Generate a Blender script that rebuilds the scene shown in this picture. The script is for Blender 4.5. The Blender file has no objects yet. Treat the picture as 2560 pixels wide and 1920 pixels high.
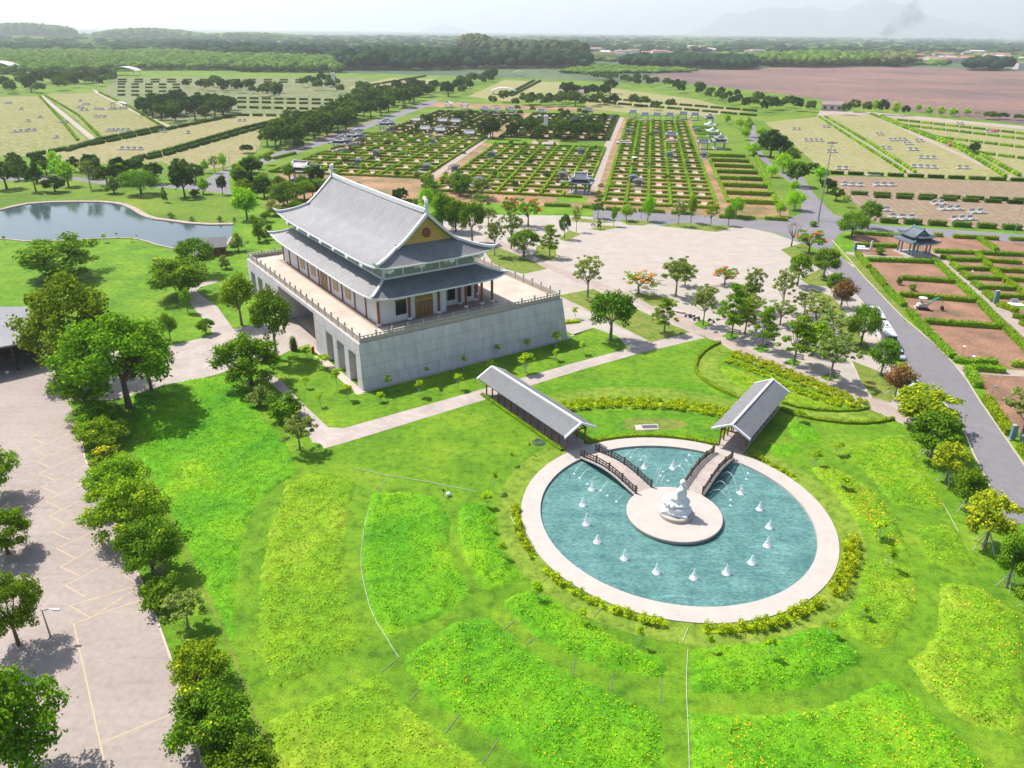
import bpy, bmesh, math, random
import numpy as np
from mathutils import Vector, Matrix, geometry
PI=math.pi; rad=math.radians
# ---------------- camera, world, sun, exposure ----------------
S=bpy.context.scene
COL=S.collection
F,PITCH,ROLL,CAMH=1867.,rad(25.33),rad(0.6),60.0
cam=bpy.data.cameras.new('camera'); co=bpy.data.objects.new('camera',cam); COL.objects.link(co)
cam.sensor_width=36; cam.lens=F/2560*36; cam.clip_start=.5; cam.clip_end=60000
co.matrix_world=Matrix.Translation((0,0,CAMH))@Matrix.Rotation(PI/2-PITCH,4,'X')@Matrix.Rotation(ROLL,4,'Z')
S.camera=co
SUN_AZ,SUN_EL=147.,56.     # azimuth the light comes from (ccw from +X), elevation
W=bpy.data.worlds.new('World'); S.world=W; W.use_nodes=True
nt=W.node_tree; nt.nodes.clear()
sky=nt.nodes.new('ShaderNodeTexSky'); sky.sky_type='NISHITA'; sky.sun_disc=False
sky.sun_elevation=rad(SUN_EL); sky.sun_rotation=rad(90-SUN_AZ); sky.air_density=1.0; sky.dust_density=1.5; sky.ozone_density=1.0; sky.altitude=0
bg=nt.nodes.new('ShaderNodeBackground'); bg.inputs[1].default_value=.095
wo=nt.nodes.new('ShaderNodeOutputWorld'); nt.links.new(sky.outputs[0],bg.inputs[0]); nt.links.new(bg.outputs[0],wo.inputs[0])
sl=bpy.data.lights.new('sun','SUN'); sl.energy=4.3; sl.angle=rad(.6); sl.color=(1,.955,.88)
so=bpy.data.objects.new('sun',sl); COL.objects.link(so)
d=Vector((math.cos(rad(SUN_AZ))*math.cos(rad(SUN_EL)),math.sin(rad(SUN_AZ))*math.cos(rad(SUN_EL)),math.sin(rad(SUN_EL))))
so.rotation_euler=d.to_track_quat('Z','Y').to_euler()
S.view_settings.view_transform='Standard'; S.view_settings.look='None'; S.view_settings.gamma=1; S.view_settings.exposure=1.0
S.render.engine='CYCLES'
S.cycles.max_bounces=6; S.cycles.diffuse_bounces=2; S.cycles.glossy_bounces=2; S.cycles.transmission_bounces=3; S.cycles.transparent_max_bounces=6; S.cycles.volume_bounces=1
S.cycles.use_denoising=True
# ---------------- measured points on the ground ----------------
Z={'O':(0,0,.86406),'A':(0,0,2.572),'B':(850,0,2.572),'C':(1700,0,2.572),'D':(0,500,2.572),'K':(0,1040,1.885),'E':(1240,520,2.304),'F':(1900,560,2.4394),'L':(800,1100,2.0229),'M':(1700,1100,2.0233),'T':(600,400,2.633),'P':(1200,880,2.404),
'H':(2040,80,4.254),'I':(1240,60,4.254),'J':(1200,240,4.424),'N':(800,240,5.267),'Q':(1960,560,3.687),'R':(0,1080,3.95),'S':(1980,920,3.457),'U':(0,200,5.53),'V':(1700,260,11.06),'W':(1560,1170,7.9),'X':(2180,560,9.217)}
def ray(x,y):
    x-=1280;y=960-y
    c,s=math.cos(ROLL),math.sin(ROLL);X=c*x-s*y;Y=s*x+c*y
    cp,sp=math.cos(PITCH),math.sin(PITCH)
    return X,Y*sp+F*cp,Y*cp-F*sp
def G(k,x,y,z=0.):
    a,b,s=Z[k]; d=ray(a+x/s,b+y/s); t=(CAMH-z)/-d[2]; return (d[0]*t,d[1]*t)
def GL(k,pts,z=0.): return [G(k,x,y,z) for x,y in pts]
def hgt(k,bx,by,ty,tx=None):
    b=G(k,bx,by); a_,b_,s=Z[k]; d=ray(a_+(bx if tx is None else tx)/s,b_+ty/s)
    t=(d[0]*b[0]+d[1]*b[1])/(d[0]**2+d[1]**2); return CAMH+d[2]*t
def pxm(k,p):   # metres per crop pixel at ground point p
    dep=p[1]*math.cos(PITCH)+CAMH*math.sin(PITCH); return dep/F/Z[k][2]
# ---------------- object helpers ----------------
ORD=['first','second','third','fourth','fifth','sixth','seventh','eighth','ninth','tenth','eleventh','twelfth','thirteenth','fourteenth','fifteenth','sixteenth','seventeenth','eighteenth','nineteenth','twentieth','twenty-first','twenty-second','twenty-third','twenty-fourth','twenty-fifth','twenty-sixth','twenty-seventh','twenty-eighth','twenty-ninth','thirtieth','thirty-first','thirty-second','thirty-third','thirty-fourth','thirty-fifth','thirty-sixth']
def tag(o,label=None,cat=None,group=None,kind=None):
    if label: o['label']=label
    if cat: o['category']=cat
    if group: o['group']=group
    if kind: o['kind']=kind
    return o
def empty(name,loc=(0,0,0),rz=0.):
    o=bpy.data.objects.new(name,None); COL.objects.link(o); o.location=loc; o.rotation_euler=(0,0,rz); o.empty_display_size=.5; return o
def mesh_np(name,v,f,mat,parent=None,loc=None,smooth=False,uv=None):
    v=np.asarray(v,np.float32); f=np.asarray(f,np.int32); k=f.shape[1]
    me=bpy.data.meshes.new(name); me.vertices.add(len(v)); me.vertices.foreach_set('co',v.ravel())
    me.loops.add(f.size); me.loops.foreach_set('vertex_index',f.ravel()); me.polygons.add(len(f))
    me.polygons.foreach_set('loop_start',np.arange(0,f.size,k,dtype=np.int32)); me.polygons.foreach_set('loop_total',np.full(len(f),k,np.int32))
    me.polygons.foreach_set('use_smooth',np.full(len(f),smooth,bool))
    me.update(calc_edges=True)
    if uv is not None:
        l=me.uv_layers.new(name='uv'); l.data.foreach_set('uv',np.asarray(uv,np.float32)[f.ravel()].ravel())
    me.materials.append(mat)
    o=bpy.data.objects.new(name,me); COL.objects.link(o)
    if parent: o.parent=parent
    if loc is not None: o.location=loc
    return o
class MB:
    def __init__(s): s.v=[]; s.f=[]; s.sm=False
    def add(s,v,f):
        n=len(s.v); s.v+=[tuple(p) for p in v]; s.f+=[tuple(n+i for i in q) for q in f]; return s
    def box(s,c,d,rz=0.,M=None):
        x,y,z=d[0]/2,d[1]/2,d[2]/2; cs,sn=math.cos(rz),math.sin(rz); v=[]
        for dz in(-z,z):
            for dx,dy in((-x,-y),(x,-y),(x,y),(-x,y)):
                p=(c[0]+dx*cs-dy*sn,c[1]+dx*sn+dy*cs,c[2]+dz); v.append(p)
        return s.add(v,[(3,2,1,0),(4,5,6,7),(0,1,5,4),(1,2,6,5),(2,3,7,6),(3,0,4,7)])
    def hexa(s,v): return s.add(v,[(3,2,1,0),(4,5,6,7),(0,1,5,4),(1,2,6,5),(2,3,7,6),(3,0,4,7)])
    def tube(s,pts,r,n=6,cap=True):
        pts=[Vector(p) for p in pts]; rs=r if isinstance(r,(list,tuple)) else [r]*len(pts); V=[];Fc=[]
        up=None
        for i,p in enumerate(pts):
            t=(pts[min(i+1,len(pts)-1)]-pts[max(i-1,0)]).normalized()
            if up is None: up=Vector((1,0,0)) if abs(t.x)<.8 else Vector((0,1,0))
            a=(up-t*up.dot(t)).normalized(); b=t.cross(a); up=a
            for k in range(n):
                an=2*PI*k/n; V.append(p+(a*math.cos(an)+b*math.sin(an))*rs[i])
        for i in range(len(pts)-1):
            for k in range(n): Fc.append((i*n+k,i*n+(k+1)%n,(i+1)*n+(k+1)%n,(i+1)*n+k))
        if cap: Fc.append(tuple(range(n-1,-1,-1))); Fc.append(tuple((len(pts)-1)*n+k for k in range(n)))
        return s.add(V,Fc)
    def sweep(s,pts,w,h,up=(0,0,1)):   # rectangular section, width w (sideways), height h (up from the path)
        pts=[Vector(p) for p in pts]; V=[];Fc=[]; ws=w if isinstance(w,(list,tuple)) else [w]*len(pts); hs=h if isinstance(h,(list,tuple)) else [h]*len(pts)
        for i,p in enumerate(pts):
            t=(pts[min(i+1,len(pts)-1)]-pts[max(i-1,0)]); t.z=0 if abs(t.z)<abs(t.xy.length)*5 else t.z
            t.normalize(); a=t.cross(Vector(up)).normalized()
            u=Vector(up)
            V+=[p-a*ws[i]/2,p+a*ws[i]/2,p+a*ws[i]/2+u*hs[i],p-a*ws[i]/2+u*hs[i]]
        for i in range(len(pts)-1):
            for k in range(4): Fc.append((i*4+k,i*4+(k+1)%4,(i+1)*4+(k+1)%4,(i+1)*4+k))
        Fc.append((3,2,1,0)); m=(len(pts)-1)*4; Fc.append((m,m+1,m+2,m+3))
        return s.add(V,Fc)
    def lathe(s,prof,c=(0,0,0),n=16):
        V=[];Fc=[]
        for r,z in prof:
            for k in range(n): a=2*PI*k/n; V.append((c[0]+r*math.cos(a),c[1]+r*math.sin(a),c[2]+z))
        for i in range(len(prof)-1):
            for k in range(n): Fc.append((i*n+k,i*n+(k+1)%n,(i+1)*n+(k+1)%n,(i+1)*n+k))
        Fc.append(tuple(range(n-1,-1,-1))); Fc.append(tuple((len(prof)-1)*n+k for k in range(n)))
        return s.add(V,Fc)
    def prism(s,poly,z0,z1):
        n=len(poly)
        if geometry.area_tri is None: pass
        ar=sum(poly[i][0]*poly[(i+1)%n][1]-poly[(i+1)%n][0]*poly[i][1] for i in range(n))
        if ar<0: poly=poly[::-1]
        V=[(x,y,z0) for x,y in poly]+[(x,y,z1) for x,y in poly]
        tr=geometry.tessellate_polygon([[Vector((x,y,0)) for x,y in poly]])
        Fc=[]
        for t in tr:
            a,b,c=[poly[i] for i in t]
            if (b[0]-a[0])*(c[1]-a[1])-(b[1]-a[1])*(c[0]-a[0])<0: t=t[::-1]
            Fc.append(tuple(i+n for i in t)); Fc.append(tuple(t[::-1]))
        Fc+=[(i,(i+1)%n,(i+1)%n+n,i+n) for i in range(n)]
        return s.add(V,Fc)
    def build(s,name,mat,parent=None,loc=None,rz=None,smooth=False):
        me=bpy.data.meshes.new(name); me.from_pydata(s.v,[],s.f); me.materials.append(mat)
        if smooth: me.polygons.foreach_set('use_smooth',[True]*len(me.polygons))
        me.update(); o=bpy.data.objects.new(name,me); COL.objects.link(o)
        if parent: o.parent=parent
        if loc is not None: o.location=loc
        if rz is not None: o.rotation_euler=(0,0,rz)
        return o
def copy_tree(o,parent=None):
    c=o.copy(); COL.objects.link(c); c.parent=parent
    for ch in list(o.children): copy_tree(ch,c)
    return c
def sheet(name,poly,z,mat,kind='structure'):
    n=len(poly); tr=geometry.tessellate_polygon([[Vector((x,y,0)) for x,y in poly]]); Fc=[]
    for t in tr:
        a,b,c=[poly[i] for i in t]
        if (b[0]-a[0])*(c[1]-a[1])-(b[1]-a[1])*(c[0]-a[0])<0: t=t[::-1]
        Fc.append(t)
    o=mesh_np(name,[(x,y,z) for x,y in poly],Fc,mat); 
    if kind: o['kind']=kind
    return o
def sheets(name,polys,z,mat,kind='structure'):
    V=[];Fc=[]
    for poly in polys:
        n0=len(V)
        for t in geometry.tessellate_polygon([[Vector((x,y,0)) for x,y in poly]]):
            a,b,c=[poly[i] for i in t]
            if (b[0]-a[0])*(c[1]-a[1])-(b[1]-a[1])*(c[0]-a[0])<0: t=t[::-1]
            Fc.append(tuple(i+n0 for i in t))
        V+=[(x,y,z) for x,y in poly]
    o=mesh_np(name,V,Fc,mat)
    if kind: o['kind']=kind
    return o
# ---------------- materials ----------------
def newmat(name):
    m=bpy.data.materials.new(name); m.use_nodes=True; t=m.node_tree; t.nodes.clear()
    o=t.nodes.new('ShaderNodeOutputMaterial'); p=t.nodes.new('ShaderNodeBsdfPrincipled'); t.links.new(p.outputs[0],o.inputs[0]); return m,t,p,o
def N(t,ty,**k):
    n=t.nodes.new(ty)
    for a,b in k.items(): setattr(n,a,b)
    return n
def noise(t,vec,scale,detail=3,rough=.6):
    n=N(t,'ShaderNodeTexNoise'); n.inputs['Scale'].default_value=scale; n.inputs['Detail'].default_value=detail; n.inputs['Roughness'].default_value=rough
    if vec is not None: t.links.new(vec,n.inputs['Vector'])
    return n.outputs[0]
def ramp(t,fac,stops):
    r=N(t,'ShaderNodeValToRGB'); e=r.color_ramp.elements
    while len(e)<len(stops): e.new(.5)
    for i,(p,c) in enumerate(stops): e[i].position=p; e[i].color=(c[0],c[1],c[2],1) if not isinstance(c,(int,float)) else (c,c,c,1)
    t.links.new(fac,r.inputs[0]); return r.outputs[0]
def mix(t,fac,a,b,mode='MIX'):
    m=N(t,'ShaderNodeMix',data_type='RGBA',blend_type=mode)
    for s,v in((m.inputs[0],fac),(m.inputs[6],a),(m.inputs[7],b)):
        if isinstance(v,(int,float)): s.default_value=v
        elif isinstance(v,(tuple,list)): s.default_value=(v[0],v[1],v[2],1)
        else: t.links.new(v,s)
    return m.outputs[2]
def bump(t,p,h,strength=.3,dist=.05):
    b=N(t,'ShaderNodeBump'); b.inputs['Strength'].default_value=strength; b.inputs['Distance'].default_value=dist
    t.links.new(h,b.inputs['Height']); t.links.new(b.outputs[0],p.inputs['Normal'])
def mat(name,c,rough=.8,var=.15,scale=.6,bmp=0.,bscale=6.,metal=0.,spec=None,c2=None,fine=.08,coords='pos'):
    """base colour with patchy and fine variation"""
    c=tuple(x*.76 for x in c); c2=tuple(x*.76 for x in c2) if c2 else None
    m,t,p,o=newmat(name)
    g=N(t,'ShaderNodeNewGeometry').outputs['Position'] if coords=='pos' else N(t,'ShaderNodeTexCoord').outputs['Object']
    n1=noise(t,g,scale,4); n2=noise(t,g,scale*14,3)
    d=c2 if c2 else tuple(x*(1-var) for x in c); l=tuple(min(.95,x*(1+var)) for x in c)
    k=ramp(t,n1,[(.3,d),(.7,l)])
    fv=ramp(t,n2,[(.25,1-fine*1.6),(.75,1+fine)])
    k=mix(t,1.,k,fv,'MULTIPLY')
    t.links.new(k,p.inputs['Base Color']); p.inputs['Roughness'].default_value=rough; p.inputs['Metallic'].default_value=metal
    if spec is not None: p.inputs['Specular IOR Level'].default_value=spec
    if bmp: bump(t,p,noise(t,g,bscale,4),bmp,.05)
    return m
M={}
def leafmat(name,stops,trans=.35,hue=.03,val=.25):
    m,t,p,o=newmat(name); t.nodes.remove(p)
    gi=N(t,'ShaderNodeNewGeometry'); oi=N(t,'ShaderNodeObjectInfo')
    stops=[(a,(c[0]*1.62,c[1]*1.5,c[2]*1.0)) for a,c in stops]
    c=ramp(t,gi.outputs['Random Per Island'],stops)
    h=N(t,'ShaderNodeHueSaturation')
    mr=N(t,'ShaderNodeMapRange'); t.links.new(oi.outputs['Random'],mr.inputs[0]); mr.inputs[3].default_value=.5-hue; mr.inputs[4].default_value=.5+hue*.6
    t.links.new(mr.outputs[0],h.inputs[0])
    m2=N(t,'ShaderNodeMath',operation='MULTIPLY_ADD'); t.links.new(oi.outputs['Random'],m2.inputs[0]); m2.inputs[1].default_value=7.31; m2.inputs[2].default_value=0
    m3=N(t,'ShaderNodeMath',operation='FRACT'); t.links.new(m2.outputs[0],m3.inputs[0])
    m4=N(t,'ShaderNodeMapRange'); t.links.new(m3.outputs[0],m4.inputs[0]); m4.inputs[3].default_value=1-val; m4.inputs[4].default_value=1+val
    t.links.new(m4.outputs[0],h.inputs[2]); t.links.new(c,h.inputs[4])
    df=N(t,'ShaderNodeBsdfDiffuse'); tr=N(t,'ShaderNodeBsdfTranslucent'); mx=N(t,'ShaderNodeMixShader'); mx.inputs[0].default_value=trans
    t.links.new(h.outputs[0],df.inputs[0]); t.links.new(h.outputs[0],tr.inputs[0]); t.links.new(df.outputs[0],mx.inputs[1]); t.links.new(tr.outputs[0],mx.inputs[2]); t.links.new(mx.outputs[0],o.inputs[0])
    return m
def grass(name,c1,c2,c3,scale=.12,b=.5,fade=None,bscale=5.):
    c1,c2,c3=[(c[0]*.92,c[1]*.8,c[2]*.8) for c in (c1,c2,c3)]
    m,t,p,o=newmat(name); g=N(t,'ShaderNodeNewGeometry').outputs['Position']
    n1=noise(t,g,scale,5,.65); n2=noise(t,g,.8,5,.72); n3=noise(t,g,bscale,4,.75)
    k=ramp(t,n1,[(.3,c1),(.52,c2),(.72,c3)])
    k=mix(t,1.,k,ramp(t,n2,[(.32,.58),(.5,1.),(.68,1.22)]),'MULTIPLY')
    k=mix(t,1.,k,ramp(t,n3,[(.3,.6),(.7,1.22)]),'MULTIPLY')
    t.links.new(k,p.inputs['Base Color']); p.inputs['Roughness'].default_value=.9; p.inputs['Specular IOR Level'].default_value=.15
    bump(t,p,n3,b,.12)
    return m
M['lawn']=grass('lawn',(.07,.205,.010),(.125,.29,.012),(.20,.355,.022))
M['lawn2']=grass('lawn_far',(.07,.16,.014),(.13,.25,.018),(.20,.29,.03),.03,.4)
M['mown']=grass('mown_grass',(.12,.235,.02),(.17,.30,.028),(.24,.355,.045),.2,.3)
M['meadow']=grass('meadow_grass',(.05,.25,.010),(.115,.355,.009),(.215,.425,.012),.09,.9,bscale=3.)
M['meadowy']=grass('meadow_yellow',(.085,.26,.010),(.17,.355,.012),(.28,.41,.035),.08,.9,bscale=3.)
M['darkgrass']=grass('dark_green_turf',(.06,.20,.008),(.10,.28,.010),(.16,.34,.015),.3,.6)  # darker green grass, its own colour
M['drygrass']=grass('dry_turf',(.105,.205,.03),(.17,.25,.04),(.23,.25,.06),.3,.4)
M['asphalt']=mat('car_park_asphalt',(.39,.32,.285),.9,.10,.10,.3,9,fine=.1)
def stains(m,c=.8,sc=.9,lo=.60,hi=.72):
    t=m.node_tree; p=t.nodes['Principled BSDF']; l=p.inputs['Base Color'].links[0].from_socket; g=N(t,'ShaderNodeNewGeometry').outputs['Position']
    a=mix(t,1.,l,ramp(t,noise(t,g,sc,5,.7),[(lo,1.),(hi,c)]),'MULTIPLY')
    mp=N(t,'ShaderNodeMapping'); mp.inputs['Rotation'].default_value=(0,0,rad(-60)); mp.inputs['Scale'].default_value=(.06,1.1,1); t.links.new(g,mp.inputs[0])
    a=mix(t,1.,a,ramp(t,noise(t,mp.outputs[0],1.,4,.6),[(.5,1.),(.68,.90)]),'MULTIPLY'); t.links.new(a,p.inputs['Base Color'])
stains(M['asphalt'])
M['road']=mat('road_asphalt',(.215,.20,.215),.9,.1,.05,.3,9,fine=.08)
M['paint']=mat('yellow_paint',(.60,.44,.26),.8,.12,2)
M['wpaint']=mat('white_paint',(.60,.60,.52),.8,.1,2)
def brick(name,c1,c2,mort,sc,bw=.5,rh=.25,rot=0.,ms=.012,rough=.85,nv=.2,uv=False,bstr=.25,nscale=.25):
    c1,c2,mort=[tuple(x*.74 for x in c) for c in (c1,c2,mort)]
    m,t,p,o=newmat(name)
    src=N(t,'ShaderNodeUVMap').outputs[0] if uv else N(t,'ShaderNodeNewGeometry').outputs['Position']
    mp=N(t,'ShaderNodeMapping'); mp.inputs['Rotation'].default_value=(0,0,rot); t.links.new(src,mp.inputs[0])
    b=N(t,'ShaderNodeTexBrick'); b.inputs['Scale'].default_value=sc; b.inputs['Brick Width'].default_value=bw; b.inputs['Row Height'].default_value=rh; b.inputs['Mortar Size'].default_value=ms
    b.inputs['Color1'].default_value=(*c1,1); b.inputs['Color2'].default_value=(*c2,1); b.inputs['Mortar'].default_value=(*mort,1)
    t.links.new(mp.outputs[0],b.inputs[0])
    n1=noise(t,N(t,'ShaderNodeNewGeometry').outputs['Position'],nscale,5)
    k=mix(t,1.,b.outputs[0],ramp(t,n1,[(.3,1-nv),(.7,1+nv*.5)]),'MULTIPLY')
    t.links.new(k,p.inputs['Base Color']); p.inputs['Roughness'].default_value=rough
    if bstr: bump(t,p,b.outputs[1],-bstr,.02)
    return m
M['paving']=brick('paving',(.50,.43,.38),(.45,.375,.33),(.36,.31,.27),1.,.6,.3,rad(35),.015)
M['promenade']=brick('pink_paving',(.47,.375,.32),(.43,.33,.28),(.33,.27,.24),1.,.5,.5,rad(-30),.02)
M['plaza']=brick('plaza_paving',(.49,.425,.37),(.455,.395,.34),(.36,.31,.27),.5,1.,.5,rad(-10),.008,nv=.12)
stains(M['plaza'],.86,.5)
M['terrace']=brick('terrace_tiles',(.64,.53,.435),(.60,.49,.395),(.49,.39,.31),1.,.8,.8,rad(34.8),.012)
M['deck']=brick('deck_slabs',(.52,.44,.40),(.46,.38,.34),(.34,.29,.26),1.,1.2,.5,rad(34),.012)
M['stone']=mat('pale_stone',(.53,.465,.42),.6,.06,.5,0,fine=.05)
M['soil']=mat('soil',(.33,.165,.10),.95,.3,.14,.6,2.5,fine=.3,c2=(.19,.11,.065))
M['soilg']=mat('soil_and_dry_grass',(.40,.21,.11),.95,.3,.07,.5,2,fine=.35,c2=(.14,.13,.035))
M['khaki']=None
def fieldmat(name,rot,ca,cb,cs,period,lo=.42):
    ca,cb,cs=[(c[0]*.76,c[1]*.80,c[2]*.78) for c in (ca,cb,cs)]
    m,t,p,o=newmat(name); g=N(t,'ShaderNodeNewGeometry').outputs['Position']
    mp=N(t,'ShaderNodeMapping'); mp.vector_type='POINT'; mp.inputs['Rotation'].default_value=(0,0,rot); t.links.new(g,mp.inputs[0])
    w=N(t,'ShaderNodeTexWave'); w.wave_type='BANDS'; w.bands_direction='Y'; w.inputs['Scale'].default_value=PI*2/20/period*1.; w.inputs['Distortion'].default_value=.25; w.inputs['Detail'].default_value=2; w.inputs['Detail Scale'].default_value=.4
    t.links.new(mp.outputs[0],w.inputs[0])
    # plaques: bricks inside rows
    b=N(t,'ShaderNodeTexBrick'); b.inputs['Scale'].default_value=1; b.inputs['Brick Width'].default_value=2.6; b.inputs['Row Height'].default_value=period; b.inputs['Mortar Size'].default_value=.5; b.offset=0
    b.inputs['Color1'].default_value=(0,0,0,1); b.inputs['Color2'].default_value=(.55,.55,.55,1); b.inputs['Mortar'].default_value=(0,0,0,1); t.links.new(mp.outputs[0],b.inputs[0])
    n=noise(t,g,.02,5,.6); n2=noise(t,g,.35,4,.7); n3=noise(t,g,.09,4,.6)
    k=ramp(t,n,[(.32,ca),(.68,cb)])
    k=mix(t,ramp(t,w.outputs[0],[(.35,.0),(.75,.95)]),k,cs)
    k=mix(t,b.outputs[0],k,(.37,.32,.27))
    k=mix(t,1.,k,ramp(t,n2,[(.3,.78),(.7,1.12)]),'MULTIPLY')
    k=mix(t,ramp(t,n3,[(.62,0.),(.75,.7)]),k,(.17,.26,.03))
    t.links.new(k,p.inputs['Base Color']); p.inputs['Roughness'].default_value=.95; p.inputs['Specular IOR Level'].default_value=.1
    return m
M['khakiL']=fieldmat('grave_field_west',rad(-8),(.27,.27,.075),(.33,.29,.11),(.17,.175,.04),4.5)
M['khakiD']=fieldmat('terraced_field',rad(7),(.13,.18,.05),(.24,.23,.09),(.11,.15,.04),6.0)
M['khakiM']=fieldmat('grave_field_middle',rad(7),(.27,.29,.08),(.37,.33,.15),(.25,.17,.09),3.0)
M['khakiR']=fieldmat('grave_field_east',rad(11),(.33,.30,.10),(.40,.34,.16),(.22,.21,.07),3.2)
M['plotsR']=fieldmat('plot_field',rad(11),(.30,.20,.15),(.34,.23,.16),(.24,.17,.10),1.6)
M['brown']=mat('ploughed_earth',(.25,.135,.10),.95,.2,.006,0,fine=.22,c2=(.125,.08,.078))
M['lake']=None
m,t,p,o=newmat('lake_water'); g=N(t,'ShaderNodeNewGeometry').outputs['Position']
p.inputs['Base Color'].default_value=(.05,.075,.08,1); p.inputs['Roughness'].default_value=.08; p.inputs['IOR'].default_value=1.33; p.inputs['Specular IOR Level'].default_value=.60
bump(t,p,noise(t,g,1.2,4),.25,.03); M['lake']=m
m,t,p,o=newmat('pool_water'); g=N(t,'ShaderNodeNewGeometry').outputs['Position']
mp=N(t,'ShaderNodeMapping'); mp.inputs['Rotation'].default_value=(0,0,rad(-15)); mp.inputs['Scale'].default_value=(1,2.6,1); t.links.new(g,mp.inputs[0])
v=N(t,'ShaderNodeTexVoronoi',feature='SMOOTH_F1'); v.inputs['Scale'].default_value=2.2; t.links.new(mp.outputs[0],v.inputs[0])
k=ramp(t,noise(t,g,.22,6,.65),[(.3,(.055,.14,.135)),(.5,(.085,.19,.178)),(.7,(.12,.245,.22))])
ms_=N(t,'ShaderNodeMapping'); ms_.inputs['Rotation'].default_value=(0,0,rad(42)); ms_.inputs['Scale'].default_value=(.12,1.3,1); t.links.new(g,ms_.inputs[0])
k=mix(t,1.,k,ramp(t,noise(t,ms_.outputs[0],1.,4,.6),[(.35,.9),(.62,1.05),(.72,1.3)]),'MULTIPLY')
k=mix(t,1.,k,ramp(t,noise(t,mp.outputs[0],2.2,5,.7),[(.36,.62),(.5,.97),(.66,1.45)]),'MULTIPLY')
t.links.new(k,p.inputs['Base Color']); p.inputs['Roughness'].default_value=.12; p.inputs['IOR'].default_value=1.33
bump(t,p,noise(t,mp.outputs[0],3.2,4,.65),.55,.05); M['pool']=m
M['foam']=mat('foam',(.85,.88,.9),.6,.05,3); 
m,t,p,o=newmat('water_spray'); p.inputs['Base Color'].default_value=(.92,.94,.96,1); p.inputs['Roughness'].default_value=.5
tr=N(t,'ShaderNodeBsdfTransparent'); mx=N(t,'ShaderNodeMixShader'); g=N(t,'ShaderNodeNewGeometry').outputs['Position']
t.links.new(ramp(t,noise(t,g,9,4,.7),[(.3,.05),(.7,.72)]),mx.inputs[0]); t.links.new(tr.outputs[0],mx.inputs[1]); t.links.new(p.outputs[0],mx.inputs[2]); t.links.new(mx.outputs[0],o.inputs[0]); M['spray']=m
m,t,p,o=newmat('fine_spray'); p.inputs['Base Color'].default_value=(.92,.94,.96,1)
tr=N(t,'ShaderNodeBsdfTransparent'); mx=N(t,'ShaderNodeMixShader'); mx.inputs[0].default_value=.55; t.links.new(tr.outputs[0],mx.inputs[1]); t.links.new(p.outputs[0],mx.inputs[2]); t.links.new(mx.outputs[0],o.inputs[0]); M['mist']=m
M['white']=mat('white_trim',(.90,.89,.89),.6,.05,.8,fine=.04)
M['marble']=mat('white_marble',(.82,.82,.82),.35,.03,2,fine=.02,coords='obj')
M['granite']=brick('granite_blocks',(.42,.43,.435),(.40,.41,.42),(.30,.31,.32),1.,4.2,2.3,0,.035,.8,.07,uv=True,bstr=.6,nscale=.5)
M['graniteplain']=mat('granite',(.44,.44,.44),.8,.06,.6,fine=.05)
M['rendered']=mat('pale_wall',(.84,.80,.78),.8,.05,.5,fine=.04)
M['wood']=mat('orange_timber',(.34,.115,.04),.6,.2,1.5,fine=.15)
M['wood2']=brick('gable_planks',(.80,.50,.12),(.72,.42,.09),(.24,.11,.03),1.,3.,.55,0,.02,.6,.2,uv=True)
M['door']=mat('door_timber',(.30,.16,.06),.55,.12,2)
M['gold']=mat('yellow_lattice',(.58,.42,.05),.6,.1,2)
M['beige']=mat('beige_shutter',(.60,.43,.24),.7,.1,2)
M['darkwood']=mat('dark_railing',(.045,.03,.028),.6,.2,3)
M['glass']=mat('dark_glass',(.02,.022,.028),.12,.1,1,fine=.1)
M['copper']=mat('rust_disc',(.28,.07,.03),.6,.15,2)
M['tile']=brick('grey_roof_tiles',(.30,.285,.295),(.25,.24,.255),(.11,.11,.125),1.,.45,.42,0,.05,.55,.22,uv=True,bstr=.5,nscale=.35)
M['tile'].node_tree.nodes['Principled BSDF'].inputs['Specular IOR Level'].default_value=.6
M['tiled']=mat('blue_grey_tiles',(.09,.11,.145),.5,.12,1,fine=.1)
M['tiler']=mat('tile_ribs',(.34,.335,.345),.6,.1,1,fine=.1)
M['metal']=mat('galvanised_pole',(.42,.43,.44),.45,.08,1,metal=.3)
M['blue']=mat('blue_grey_paint',(.16,.30,.36),.6,.1,1)
M['bark']=mat('bark',(.17,.115,.085),.9,.25,1.2,.6,7,coords='obj',fine=.2)
M['barkg']=mat('grey_bark',(.27,.235,.21),.9,.2,1.2,.6,7,coords='obj',fine=.2)
M['stake']=mat('grey_stakes',(.55,.53,.50),.8,.1,2)
M['black']=mat('black_plastic',(.025,.025,.028),.5,.1,2)
M['red']=mat('red_paint',(.50,.03,.02),.5,.1,2)
M['carw']=mat('white_car_paint',(.70,.72,.75),.3,.03,1,fine=.02)
M['kerb']=mat('kerb_concrete',(.56,.47,.38),.85,.1,.5,fine=.1)
M['slab']=mat('grave_slab',(.58,.48,.42),.8,.15,.4,fine=.1)
M['hedge']=leafmat('hedge_leaves',[(0,(.05,.11,.008)),(.5,(.105,.19,.012)),(1,(.20,.29,.02))],.25,.02,.15)
M['hedgeb']=leafmat('bright_hedge_leaves',[(0,(.05,.125,.012)),(.5,(.10,.20,.018)),(1,(.18,.30,.028))],.25,.015,.12)
M['hedged']=leafmat('dark_hedge_leaves',[(0,(.02,.055,.012)),(.5,(.045,.095,.016)),(1,(.08,.14,.022))],.25,.02,.2)
M['shruby']=leafmat('yellow_shrub_leaves',[(0,(.06,.15,.008)),(.4,(.14,.28,.01)),(.8,(.33,.38,.015)),(1,(.50,.43,.02))],.3,.01,.1)
M['l_dark']=leafmat('dark_green_leaves',[(0,(.03,.085,.010)),(.5,(.07,.16,.014)),(1,(.14,.26,.022))],.38,.02,.2)
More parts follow.
